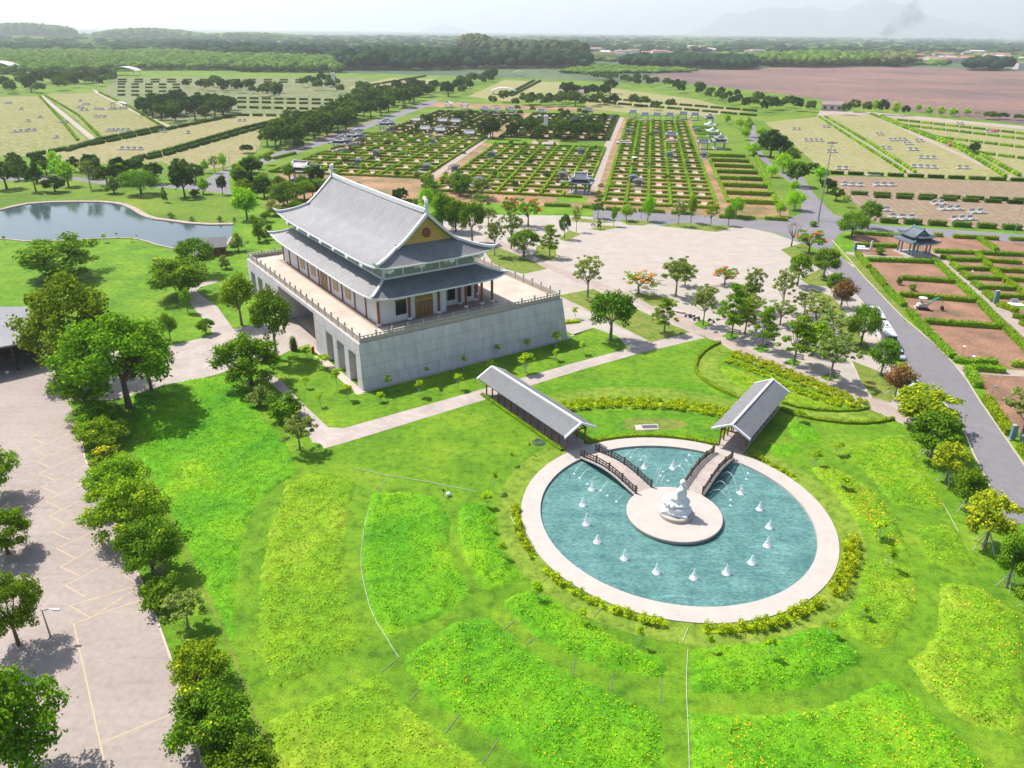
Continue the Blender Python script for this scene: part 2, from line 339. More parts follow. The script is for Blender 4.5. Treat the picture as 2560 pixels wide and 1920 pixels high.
M['l_mid']=leafmat('green_leaves',[(0,(.05,.12,.010)),(.5,(.105,.22,.015)),(1,(.21,.34,.022))],.42,.025,.2)
M['l_lime']=leafmat('lime_leaves',[(0,(.08,.21,.010)),(.5,(.16,.37,.015)),(1,(.30,.52,.025))],.4,.015,.12)
M['l_far']=leafmat('far_tree_leaves',[(0,(.010,.030,.010)),(.5,(.024,.058,.014)),(1,(.055,.10,.022))],.25,.02,.2)
M['l_farm']=leafmat('far_green_leaves',[(0,(.02,.05,.010)),(.5,(.045,.095,.014)),(1,(.09,.15,.025))],.3,.02,.2)
M['l_sap']=leafmat('sapling_leaves',[(0,(.10,.22,.008)),(.5,(.20,.36,.012)),(1,(.34,.48,.03))],.45,.01,.12)
M['l_olive']=leafmat('olive_leaves',[(0,(.06,.10,.012)),(.5,(.12,.17,.02)),(1,(.22,.26,.03))],.35,.02,.2)
M['l_grey']=leafmat('grey_green_leaves',[(0,(.08,.13,.03)),(.5,(.14,.21,.06)),(1,(.24,.31,.11))],.35,.02,.15)
M['l_rust']=leafmat('rusty_leaves',[(0,(.07,.07,.02)),(.4,(.15,.085,.04)),(1,(.23,.12,.07))],.3,.01,.15)
M['l_yel']=leafmat('yellow_green_leaves',[(0,(.07,.14,.012)),(.5,(.18,.26,.015)),(1,(.40,.40,.03))],.35,.015,.15)
M['f_red']=leafmat('red_blossom',[(0,(.55,.05,.02)),(1,(.80,.16,.07))],.3,.01,.05)
M['f_org']=leafmat('coral_blossom',[(0,(.75,.20,.10)),(1,(.85,.36,.20))],.3,.01,.05)
M['f_yel']=leafmat('yellow_blossom',[(0,(.40,.38,.01)),(1,(.52,.50,.03))],.3,.005,.05)
M['f_pink']=leafmat('pink_blossom',[(0,(.42,.08,.22)),(1,(.60,.22,.42))],.3,.005,.05)
M['flower']=leafmat('meadow_flowers',[(0,(.80,.22,.02)),(.5,(.85,.36,.02)),(1,(.85,.55,.03))],.2,.0,.0)
M['blade']=leafmat('grass_blades',[(0,(.05,.20,.006)),(.5,(.12,.34,.006)),(1,(.24,.44,.01))],.3,.0,.0)
M['bladey']=leafmat('yellow_grass_blades',[(0,(.08,.23,.008)),(.5,(.19,.35,.012)),(1,(.33,.42,.04))],.3,.0,.0)
# ---------------- the ground ----------------
def arc(cx,cy,r,a0,a1,n=48): return [(cx+r*math.cos(rad(a0+(a1-a0)*i/n)),cy+r*math.sin(rad(a0+(a1-a0)*i/n))) for i in range(n+1)]
PC=(22.6,85.5)
def sector(r0,r1,a0,a1,n=48): return arc(*PC,r0,a0,a1,n)+arc(*PC,r1,a1,a0,n)
m,t,p,o=newmat('open_country'); g=N(t,'ShaderNodeNewGeometry').outputs['Position']
mp=N(t,'ShaderNodeMapping'); mp.inputs['Scale'].default_value=(1,.35,1); t.links.new(g,mp.inputs[0])
k=ramp(t,noise(t,mp.outputs[0],.0035,5,.6),[(.3,(.015,.04,.015)),(.45,(.035,.075,.022)),(.6,(.07,.11,.035)),(.75,(.15,.125,.07))])
k=mix(t,1.,k,ramp(t,noise(t,g,.05,4,.7),[(.3,.6),(.7,1.2)]),'MULTIPLY')
t.links.new(k,p.inputs['Base Color']); p.inputs['Roughness'].default_value=.95; M['land']=m

pool_hole=arc(*PC,19.5,0,360,64)[:-1]
def ringsheet(name,outer,hole,z,mat):
    V=[(x,y,z) for x,y in outer+hole]; Fc=[]
    al=outer+hole
    for t in geometry.tessellate_polygon([[Vector((x,y,0)) for x,y in outer],[Vector((x,y,0)) for x,y in hole]]):
        a,b,c=[al[i] for i in t]
        Fc.append(t if (b[0]-a[0])*(c[1]-a[1])-(b[1]-a[1])*(c[0]-a[0])>0 else t[::-1])
    o=mesh_np(name,V,Fc,mat); o['kind']='structure'; return o
ringsheet('ground',[(-14000,-300),(14000,-300),(14000,26000),(-14000,26000)],pool_hole,0,M['land'])
ringsheet('lawn',[(-420,20),(260,20),(260,232),(130,262),(60,262),(-20,300),(-130,330),(-420,330)],pool_hole,.004,M['lawn'])
sheet('terrain',[(-1500,300),(500,255),(520,760),(300,1000),(-200,1200),(-1500,1400)],.002,M['lawn2'])
# lawn areas seen close by: mown rings and radial strips round the pool
sheets('mown_lawn',[sector(21.1,24.3,135,-250 if 0 else -230,80) if 0 else sector(21.1,24.5,128,412-0,96)][:1],.010,M['mown'])
# far fields of graves
sheets('grave_field',[GL('A',[(-900,645),(240,618),(575,915),(180,1005),(-900,1030)]),GL('A',[(290,608),(560,598),(640,590),(1100,828),(660,898)])],.012,M['khakiL'])
sheets('grave_field',[GL('A',[(185,1010),(640,925),(1100,832),(1560,740),(2250,740),(1900,775),(1700,845),(1660,960),(1480,1065),(1240,1110),(1040,1040),(400,1060)])],.013,M['khakiM'])
sheets('grave_field',[GL('A',[(740,500),(2300,500),(2700,560),(2250,738),(1560,738),(1150,815),(660,590)])],.011,M['khakiD'])
sheets('grave_field',[GL('B',[(820,620),(1060,515),(1440,530),(1400,640),(1050,650)]),GL('B',[(60,560),(330,500),(620,510),(500,560),(100,610)]),GL('B',[(1550,640),(1700,560),(2300,640),(2600,720),(2200,760),(1600,700)])],.014,M['khakiR'])
sheets('grave_field',[GL('C',[(545,785),(880,752),(1010,735),(1200,735),(2212,835),(2900,900),(2900,1200),(2212,1163),(955,1118)])],.012,M['khakiR'])
sheets('grave_field',[GL('C',[(940,1128),(2212,1172),(2900,1210),(2900,1520),(2212,1480),(1250,1432)])],.013,M['plotsR'])
sheets('field',[GL('C',[(-30,455),(480,448),(620,432),(900,428),(1500,432),(2212,455),(3400,520),(3400,900),(2212,800),(1030,660),(700,610),(250,560),(-250,500)])],.02,M['brown'])
sheets('soil',[GL('B',[(-500,1330),(-330,980),(-100,870),(310,742),(620,655),(1500,690),(1830,735),(1870,755),(1900,1345),(1150,1318),(400,1290)]),GL('C',[(-310,757),(440,765),(440,880),(470,1000),(600,1120),(690,1300),(700,1400),(-282,1385)])],.012,M['soilg'])
sheets('soil',[GL('F',[(560,65),(1610,85),(2100,110),(2400,900),(1610,900),(1150,800),(870,500),(680,250),(580,140)]),GL('F',[(1330,920),(1900,940),(2400,1250),(1610,1260),(1520,1290),(1400,1080)])],.014,M['soil'])
# roads
LF=[(440,100),(520,190),(640,330),(860,560),(1050,720),(1180,850),(1260,950),(1340,1080),(1500,1310),(1610,1470),(1800,1780)]
sheets('road',[GL('C',[(-560,1336),(540,1415),(690,1405),(775,1378),(785,1280),(730,1190),(560,1060),(470,985),(440,880),(425,780),(470,770),(505,900),(530,985),(640,1105),(790,1128),(830,1200),(900,1290),(990,1378),(1180,1438),(2212,1508),(3000,1560),(3000,1650),(2212,1562),(1100,1485),(1040,1495),(990,1545),(980,1600)])+
   GL('F',LF[2:])+GL('F',[(1500,1850),(1430,1660),(1380,1560),(1300,1400),(1240,1255),(1130,1100),(960,960),(850,770),(700,560),(600,450),(460,300),(370,270),(380,230),(420,190)])+GL('C',[(860,1590),(760,1560),(620,1500),(380,1457),(0,1458),(-560,1412)])],.018,M['road'])
sheets('road',[GL('A',[(-600,1140),(480,1138),(660,1158),(1130,1190),(1300,1165),(1400,1110),(1480,1075),(1750,990),(2090,885)])+GL('B',[(330,735),(560,650),(640,640),(610,665),(400,745)])+GL('A',[(2090,925),(1760,1035),(1500,1110),(1470,1160),(1490,1250),(1320,1228),(1000,1205),(700,1190),(480,1160),(-600,1165)])],.016,M['road'])
sheets('road',[GL('C',[(900,712),(1040,715),(1250,722),(2212,812),(2212,832),(1230,742),(1000,735),(880,750)])],.026,M['promenade'])
# grave-field paths
sheets('path',[GL('U',[(545,222),(600,220),(1395,862),(1310,882)]),GL('A',[(590,570),(640,590),(1120,822),(1080,832),(620,600)]),
  GL('B',[(510,1180),(960,865),(985,870),(545,1195)]),GL('B',[(1610,1215),(1690,950),(1800,755),(1826,755),(1745,950),(1655,1230)]),
  GL('C',[(1470,1118),(900,752),(925,750),(1500,1112)]),GL('C',[(2130,1155),(1225,738),(1250,738),(2165,1150)]),
  GL('F',[(1040,170),(1110,230),(1400,500),(1610,690),(1900,950),(1900,830),(1610,600),(1300,370),(1130,200),(1060,160)]),
  GL('F',[(1180,852),(1260,870),(1610,895),(1900,905),(1900,950),(1610,930),(1460,925),(1260,905),(1240,930)]),GL('F',[(520,170),(600,172),(650,190),(900,200),(900,215),(640,205),(535,195)]),
  GL('B',[(1210,930),(1250,900),(1390,905),(1430,945),(1250,945)])],.024,M['promenade'])
# car park, driveway, paths
sheets('car_park',[GL('K',[(1100,2000),(985,1720),(910,1500),(860,1330),(800,1130),(740,960),(700,850),(640,720),(590,600),(480,380),(400,200),(370,0)])+GL('D',[(420,1290),(400,1100),(370,980),(0,980),(-1500,1200)])+GL('K',[(-2500,1900)])],.016,M['asphalt'])
TO=(-27.4,123.3); TA=rad(34.8); TU=(math.cos(TA),math.sin(TA)); TV=(-math.sin(TA),math.cos(TA))
def TW(u,v): return (TO[0]+TU[0]*u+TV[0]*v,TO[1]+TU[1]*u+TV[1]*v)
sheets('driveway',[GL('D',[(425,1292),(700,1288),(1000,1228),(1480,1097),(1560,1040),(1700,1030),(1800,1000),(1860,970),(1990,925)])+[TW(-1,22.5),TW(48,22.5),TW(48,43.5),TW(-3,43.5)]+GL('D',[(1650,800),(1500,830),(1400,690),(1280,600),(1265,580),(1290,560),(1400,530),(1400,513),(1290,530),(1230,550),(1180,600),(1250,700),(1340,800),(1370,868),(1130,930),(1000,960),(380,985)])],.020,M['paving'])
LP_=[(743,925)]
sheets('path',[GL('D',[(1740,1120),(1810,1160),(1900,1260),(1990,1350),(2110,1462)])+GL('O',[(743,925)])+GL('E',[(130,985),(460,890),(765,810),(890,775),(1121,716),(1215,746),(870,826),(500,930),(190,1026)])+GL('O',[(743,957),(700,969),(690,958)])+GL('D',[(2010,1560),(1930,1400),(1800,1230),(1700,1140)])],.022,M['deck'])
sheets('path',[[(TW(-1.6,-1.2)),TW(-.0,-1.2),TW(0,20),TW(-1.6,20)]],.021,M['terrace'])
# plaza
sheets('plaza',[GL('E',[(-420,250),(-300,60),(0,40),(430,44),(560,52),(930,78),(1030,84),(1420,108),(1600,146),(1760,205),(1890,330),(2010,300),(2060,330),(2120,620),(2300,900),(2350,1250),(2212,1182),(2060,1120),(1500,900),(1290,776),(1215,746),(1121,716),(890,775),(765,810),(700,740),(560,690),(410,740)])+[TW(50,0),TW(49,60),TW(30,70)]],.016,M['plaza'])
sheets('promenade',[GL('E',[(-60,205),(180,292),(470,432),(760,520),(930,610),(1121,716),(1290,776),(1500,900),(2060,1120),(2212,1182)])+GL('F',[(640,1110),(935,1232),(930,1192),(770,1092),(660,1040)])+GL('E',[(2120,1052),(1750,940),(1500,835),(1240,705),(1050,612),(800,505),(600,430),(290,320),(120,230),(-60,160)])],.022,M['promenade'])
isl=[GL('E',p) for p in ([(0,222),(180,292),(292,350),(160,380),(0,340),(-60,260)],[(238,215),(355,210),(345,240),(350,290),(290,306),(215,272)],[(350,507),(560,465),(700,545),(760,560),(930,640),(1119,716),(890,775),(540,600),(470,560)],
 [(770,490),(900,495),(1060,540),(1020,560),(900,566)],[(930,102),(1060,85),(1380,105),(1272,138)],[(540,120),(620,100),(735,110),(600,131)],[(360,178),(420,128),(492,150),(400,192)],[(700,66),(925,77),(850,102),(760,98)],[(430,52),(690,84),(600,88),(440,78)],
 [(1640,240),(1760,202),(1885,330),(1740,312)],[(1580,1300),(1580,1300),(1580,1300)],[(1210,740-0),(1216,746),(1290,778),(1262,760)])]
isl=[i for k,i in enumerate(isl) if k not in(10,11)]+[GL('F',p) for p in ([(240,335),(380,270),(440,385),(300,372)],[(310,395),(430,440),(515,520),(505,562),(380,515)],[(430,580),(520,570),(700,785),(690,812),(560,780)],[(555,832),(800,930),(835,1010),(800,1092),(680,1062),(610,960)],[(500,175),(560,230),(700,400),(860,560),(900,640),(870,520),(680,260),(560,190)])]
sheets('lawn',isl,.028,M['drygrass'])
sheets('lawn',[GL('A',[(-400,1170),(480,1170),(1480,1255),(1560,1400),(1530,1440),(1220,1430),(1070,1410),(940,1385),(860,1335),(740,1300),(500,1290),(180,1305),(-400,1380)])],.02,M['lawn2'])
# kerbs
def line(k,pts,z=0,w=.15,h=.12): 
    b=MB(); b.sweep([(*G(k,x,y),z) for x,y in pts],w,h); return b
kb=MB()
for k,pts in (('K',[(985,1720),(910,1500),(860,1330),(800,1130),(740,960),(700,850),(640,720),(590,600),(480,380),(400,200),(370,0)]),('F',LF),('F',[(1430,1660),(1380,1560),(1300,1400),(1240,1255),(1130,1100),(960,960),(850,770),(700,560),(600,450),(460,300)]),
  ('E',[(1290,778),(1500,902),(2060,1122),(2212,1184)]),('E',[(350,505),(470,560),(890,775)]),('E',[(560,465),(760,560),(1119,716)]),
  ('F',[(555,832),(610,960),(680,1062),(800,1092)])):
    kb.sweep([(*G(k,x,y),0) for x,y in pts],.22,.12)
tb_=MB(); tb_.sweep([(*G('K',x,y),0) for x,y in ((735,330),(760,400),(880,640),(980,860),(1040,1000),(1100,1130),(1160,1290),(1200,1420),(1290,1570),(1350,1690))],.28,.03); tb_.build('bare_soil_line',M['drygrass'])['kind']='structure'
kb.build('kerb',M['kerb'])['kind']='structure'
# parking bays
bays=[(142,100,325,22,208,130),(155,158,358,70,222,187),(168,215,372,125,238,242),(183,272,385,180,258,303),(197,335,410,235,272,368),(215,403,425,300,293,438),(232,472,440,365,305,507),(247,547,470,440,330,585),(265,625,500,520,348,666),(285,712,530,570,372,752),(307,800,600,645,400,850),(330,895,660,795,425,950)]
mk=MB()
def pl(b,k,x,y,x2,y2,w=.13,z=.024):
    p=Vector(G(k,x,y));q=Vector(G(k,x2,y2));d=(q-p).normalized();n=Vector((-d.y,d.x))*w/2
    b.add([(*(p-n),z),(*(q-n),z),(*(q+n),z),(*(p+n),z)],[(0,1,2,3)])
for i,(a,b_,c,d_,e,f_) in enumerate(bays):
    pl(mk,'K',a,b_,c,d_); pl(mk,'K',a,b_,e,f_,z=.0245)
pl(mk,'K',430,948,665,800); pl(mk,'K',425,950,660,868,z=.0245); pl(mk,'K',348,980,498,1659); pl(mk,'K',345,980,425,952,z=.0245); pl(mk,'K',480,1540,820,1400); pl(mk,'K',0,985,45,1020); pl(mk,'K',45,1020,0,1045,z=.0245); pl(mk,'K',320,22,372,42,z=.0245);pl(mk,'K',365,125,420,150,z=.0245);pl(mk,'K',515,575,590,620,z=.0245);pl(mk,'K',575,745,660,800,z=.0245)
mk.build('painted_markings',M['paint'])['kind']='structure'
# dark stone strips on the plaza
ds=MB()
for a in ((862,408,970,420),(860,432,985,447),(830,460,935,474),(815,476,915,486)): pl(ds,'E',*a,w=.8,z=.025)
ds.build('paving_strips',M['road'])['kind']='structure'
# tree pits in the plaza
pits=[(1190,670),(1355,738),(1530,812),(1710,890),(1920,977)]
sheets('tree_pits',[GL('E',[(x-55,y),(x,y-28),(x+50,y),(x-2,y+24)]) for x,y in pits],.030,M['darkgrass'])
# ---------------- lake ----------------
top=[(-500,1345),(-200,1345),(0,1352),(80,1330),(180,1311),(330,1300),(500,1297),(640,1298),(740,1306),(800,1318),(860,1342),(900,1368),(940,1390),(1000,1408),(1070,1416),(1220,1436),(1350,1444),(1500,1442)]
bot=[(1490,240),(1450,300),(1300,360),(1180,330),(1070,302),(1010,290),(960,272),(900,256),(840,246),(740,246),(630,250),(400,262),(160,266),(80,256),(0,252),(-500,300)]
lk=GL('A',top)+GL('D',bot)
sheet('lake',lk,.03,M['lake'])
M['bank']=mat('stone_bank',(.46,.36,.30),.9,.25,.7,.6,4,fine=.3)
b=MB(); b.sweep([(*p,-.1) for p in GL('A',top)],2.2,.38); b.build('lake_bank',M['bank'])['kind']='structure'
b=MB(); b.sweep([(*p,-.1) for p in GL('D',bot)],.8,.3); b.build('lake_bank',M['bank'])['kind']='structure'
# ---------------- pool ----------------
def annulus(name,r0,r1,z0,z1,mat,parent=None,n=128,c=PC):
    V=[];Fc=[]
    for i in range(n):
        a=2*PI*i/n; cs,sn=math.cos(a),math.sin(a)
        for r,z in((r0,z0),(r0,z1),(r1,z1),(r1,z0)): V.append((c[0]+r*cs,c[1]+r*sn,z))
    for i in range(n):
        j=(i+1)%n
        for k in range(3): Fc.append((i*4+k+1,i*4+k,j*4+k,j*4+k+1))
    return mesh_np(name,V,Fc,mat,parent)
pool=empty('fountain_pool',(0,0,0)); tag(pool,'large round teal fountain pool with a wide pale stone rim','fountain pool')
annulus('rim',18.5,21.15,-.9,.12,M['stone'],pool)
V=[(PC[0]+18.6*math.cos(2*PI*i/96),PC[1]+18.6*math.sin(2*PI*i/96),-.22) for i in range(96)]
me=MB(); me.add(V,[tuple(range(96))]); me.build('water',M['pool'],pool)
me=MB(); me.prism(arc(*PC,18.9,0,360,64)[:-1],-1.1,-.9); me.build('basin_floor',M['stone'],pool)
for a in range(8,360,21):
    if 115<a<133 or 47<a<64: continue
    c=(PC[0]+19.9*math.cos(rad(a)),PC[1]+19.9*math.sin(rad(a)),.128)
    lid=MB()
    for dx,dy,sx,sy in((0,.3,.66,.05),(0,-.3,.66,.05),(.3,0,.05,.6),(-.3,0,.05,.6)):
        q=rad(a); lid.box((c[0]+dx*math.cos(q)-dy*math.sin(q),c[1]+dx*math.sin(q)+dy*math.cos(q),c[2]+(.001 if dx else 0)),(sx,sy,.012),q)
    lid.build('access_cover',M['kerb'],pool)
isl_=empty('island',(22.45,85.2,0)); tag(isl_,'round pale stone island in the pool, carrying the white statue','island')
b=MB(); b.lathe([(6.2,-1),(6.35,-.1),(6.5,.1),(6.5,.34),(6.45,.38),(0.01,.38)],(0,0,0),96); b.build('platform',M['stone'],isl_)
IC=(22.45,85.2)
# bridges
def bridge(az,side,label):
    r0,r1=6.0,18.9; e=empty('footbridge',(PC[0],PC[1],0),rad(az)); tag(e,label,'bridge','arched footbridges to the island')
    n=24; hz=lambda x: .30+.85*math.sin(PI*max(0,min(1,(x-r0)/(r1-r0))))**1.3
    xs=[r0+(r1-r0)*i/n for i in range(n+1)]
    V=[];Fc=[]
    for x in xs: V+=[(x,-1.65,hz(x)-.28),(x,1.65,hz(x)-.28),(x,1.65,hz(x)+.02),(x,-1.65,hz(x)+.02)]
    for i in range(n):
        for k in range(4): Fc.append((i*4+k,i*4+(k+1)%4,i*4+4+(k+1)%4,i*4+4+k))
    Fc+= [(3,2,1,0),(n*4,n*4+1,n*4+2,n*4+3)]
    b=MB(); b.add(V,[f[::-1] for f in Fc]); b.build('deck',M['deck'],e)
    for s in(-1,1):
        y=1.5*s; b=MB()
        for h0,t in((.97,.14),(.60,.10),(.22,.10)): b.sweep([(x,y,hz(x)+h0) for x in xs],t,t)
        m_=17
        for i in range(m_+1):
            x=r0+.3+(r1-r0-.5)*i/m_
            if i%4: b.box((x,y,hz(x)+.5),(.09,.09,.98))
            if i<m_:
                xx=x+(r1-r0-.5)/m_/2; b.box((xx,y,hz(xx)+.43),(.07,.06,.34))
        rl=b.build('railing',M['darkwood'],e)
        for i in range(0,m_+1,4):
            x=r0+.3+(r1-r0-.5)*min(i,m_)/m_
            q=MB(); q.box((x,y,hz(x)+.62),(.17,.17,1.26)); q.box((x,y,hz(x)+1.3),(.22,.22,.1)); q.build('post',M['darkwood'],rl)
    b=MB(); b.sweep([(x,-1.72,hz(x)-.2) for x in xs],.1,.24); b.sweep([(x,1.72,hz(x)-.2) for x in xs],.1,.24); b.build('edge_beam',M['stone'],e)
bridge(124.3,-1,'arched footbridge with dark railings leading to the long left walkway')
bridge(55.7,1,'arched footbridge with dark railings leading to the shorter right walkway')
# statue: a seated robed figure on a rough block and a round plinth
st=empty('statue',(22.6,84.9,.38),rad(148)); tag(st,'white marble seated robed figure on a stepped base on the island','statue'); st.scale=(1.03,1.03,1.12)
b=MB(); b.lathe([(2.25,0),(2.25,.42),(2.18,.48),(.01,.48)],(0,0,0),48); b.build('plinth',M['stone'],st)
def blobmesh(name,parts,mat,parent,res=.07,sm=6,boxes=()):
    bm=bmesh.new()
    for c,r,ry,rz_ in parts:
        mt=Matrix.Translation(c)@Matrix.Rotation(rz_,4,'Z')@Matrix.Rotation(ry,4,'Y')@Matrix.Diagonal((*r,1))
        bmesh.ops.create_icosphere(bm,subdivisions=3,radius=1,matrix=mt)
    for c,d,rz_ in boxes:
        bmesh.ops.create_cube(bm,size=1,matrix=Matrix.Translation(c)@Matrix.Rotation(rz_,4,'Z')@Matrix.Diagonal((*d,1)))
    me=bpy.data.meshes.new(name); bm.to_mesh(me); bm.free(); me.materials.append(mat)
    o=bpy.data.objects.new(name,me); COL.objects.link(o); o.parent=parent
    r=o.modifiers.new('r','REMESH'); r.mode='VOXEL'; r.voxel_size=res; r.use_smooth_shade=True
    s=o.modifiers.new('s','SMOOTH'); s.iterations=sm; s.factor=.6
    return o
blobmesh('rock_base',[((0,0,.75),(1.95,1.7,.55),0,0),((.7,.5,.9),(1.2,1.1,.5),0,.4),((-.6,-.4,.9),(1.3,1.1,.5),0,.2),((.5,-.7,1.2),(1.2,.8,.5),.1,0),((-.3,.6,1.25),(1.4,.9,.45),0,.3)],M['marble'],st,.09,3,[((0,0,.62),(3.5,3.0,.5),.15)])
fold=[]
for i in range(9):
    a=PI*(-.55+1.1*i/8); fold.append(((.35+1.15*math.cos(a),1.15*math.sin(a),1.75+.04*i%.1),(.55,.34,.30),.1,a))
o=blobmesh('robed_body',[((.15,0,1.75),(1.55,1.4,.42),0,0),((.95,.55,2.05),(.85,.42,.36),.12,.35),((.95,-.55,2.05),(.85,.42,.36),.12,-.35),((.75,0,2.0),(.6,.9,.3),0,0),
 ((-.45,0,2.35),(.80,.98,.75),0,0),((-.5,0,3.15),(.62,.86,.85),0,0),((-.48,0,3.8),(.5,.82,.42),0,0),((-.5,0,4.2),(.24,.26,.32),0,0),
 ((-.3,.78,3.2),(.28,.26,.72),.25,0),((-.3,-.78,3.2),(.28,.26,.72),.25,0),((.2,.7,2.55),(.62,.24,.26),.15,-.35),((.2,-.7,2.55),(.62,.24,.26),.15,.35),
 ((-1.05,0,1.95),(.6,1.15,.5),0,0),((.55,.12,2.42),(.24,.2,.12),0,.5),((.58,-.14,2.46),(.24,.2,.12),0,-.5)]+fold,M['marble'],st,.055,3)
o['label']='white draped robe with folded legs'
blobmesh('head',[((-.42,0,4.68),(.36,.33,.42),0,0),((-.46,0,4.96),(.24,.24,.2),0,0),((-.5,0,4.78),(.34,.36,.32),0,0),((-.06,0,4.66),(.06,.05,.09),0,0),((-.42,.35,4.62),(.06,.05,.15),0,0),((-.42,-.35,4.62),(.06,.05,.15),0,0),((-.1,.12,4.74),(.05,.07,.03),0,0),((-.1,-.12,4.74),(.05,.07,.03),0,0),((-.1,0,4.5),(.06,.1,.035),0,0),((-.4,0,4.35),(.22,.22,.25),0,0)],M['marble'],st,.035,2)
# fountain jets
jets=[(672,825),(618,920),(638,1035),(705,1142),(867,1242),(1060,1325),(1283,1358),(1480,1330),(1633,1268),(1725,1165),(1738,1055),(1680,945),(1568,848),(988,695),(1158,697)]
jl=['beside the left bridge','just left of centre-left','low on the left','lower left','bottom left','bottom, left of centre','bottom centre','bottom, right of centre','bottom right','lower right','low on the right','right','beside the right bridge','left one between the bridges','right one between the bridges']
jets_label=['vertical white water jet nearest the left bridge','second white jet down the left side from the bridge','third white jet down the left side, the tallest there','fourth white jet down the left side of the pool','fifth white jet down the left side, short, towards the near rim','white jet left of the one straight below the statue','white jet nearest the near rim, below the statue','white jet just right of the one below the statue','white jet at lower right, fifth down the right side from the bridge','fourth white jet down the right side of the pool','third white jet down the right side, level with the island','second white jet down the right side from the bridge','vertical white water jet nearest the right bridge','left white jet in the back basin between the bridges','right white jet in the back basin between the bridges']
rg=random.Random(5)
for i,(x,y) in enumerate(jets):
    p=G('P',x,y,-.22); h=rg.uniform(1.1,1.5)*(1.25 if i in(2,5,6) else 1)
    e=empty('water_jet',(p[0],p[1],-.22)); tag(e,jets_label[i],'fountain jet','white water jets in the pool')
    b=MB(); pr=[(.42,0),(.30,.12),(.24,.3)]
    for q in range(1,7): pr.append((.22*(1-q/7.5)+rg.uniform(-.02,.03),.3+(h-.3)*q/6))
    b.lathe([(r_*1.35,z_) for r_,z_ in pr],(0,0,0),10)
    for q in range(26):
        a=rg.uniform(0,6.28); r=rg.uniform(.1,.5)**1; zz=rg.uniform(.05,h*.9*(1-r)); b.box((r*math.cos(a)*(1-zz/h*.5),r*math.sin(a)*(1-zz/h*.5),zz),(.05,.05,.07),a)
    b.build('jet',M['spray'],e,smooth=False)
    b=MB(); b.lathe([(.45,.01),(.36,.04),(.25,.10)],(0,0,0),14); b.build('foam',M['mist'],e)
# thin arching jets
def arcjet(a,b_,h,label):
    p=Vector((*a,.1));q=Vector((*b_,-.21)); o_=empty('arching_jet',p); o_['label']=label; o_['category']='fountain jet'; o_['group']='thin arching jets by the bridges'
    pts=[]
    for i in range(15):
        t_=i/14; v=p.lerp(q,t_)-p; v.z+=4*h*t_*(1-t_); pts.append(v)
    b=MB(); b.tube(pts,.028,4); b.build('stream',M['spray'],o_)
    b=MB(); b.lathe([(.2,.0),(.14,.03),(.06,.14)],q-p,10); b.build('splash',M['spray'],o_)
AJ=[((960,620),(850,660),1.2),((975,640),(905,640),1.6),((1010,690),(965,655),1.3),((1050,760),(1085,750),1.4),((1085,800),(1130,780),1.2),((1060,790),(1100,725),1.5),
 ((1240,780),(1160,715),1.5),((1260,720),(1200,690),1.6),((1290,690),(1240,660),1.4),((1320,640),(1255,625),1.5),
 ((1370,860),(1505,930),1.6),((1400,810),(1505,895),1.8),((1450,750),(1545,850),1.8),((1490,700),(1600,770),1.8),((1530,665),(1610,735),1.6),
 ((640,680),(565,738),.8),((680,720),(600,765),.8),((740,770),(645,800),.8),((800,800),(725,838),.8),((860,850),(765,870),.8),((905,880),(820,905),.8)]
for i,(a,b_,h) in enumerate(AJ):
    w='from the left bridge into the back basin' if i<6 else 'from the right bridge into the back basin' if i<10 else 'off the right side of the right bridge' if i<15 else 'off the near side of the left bridge'
    k=i if i<6 else i-6 if i<10 else i-10 if i<15 else i-15
    arcjet(G('P',*a,-.1),G('P',*b_,-.4),h,f'{ORD[k]} thin water arc {w}')
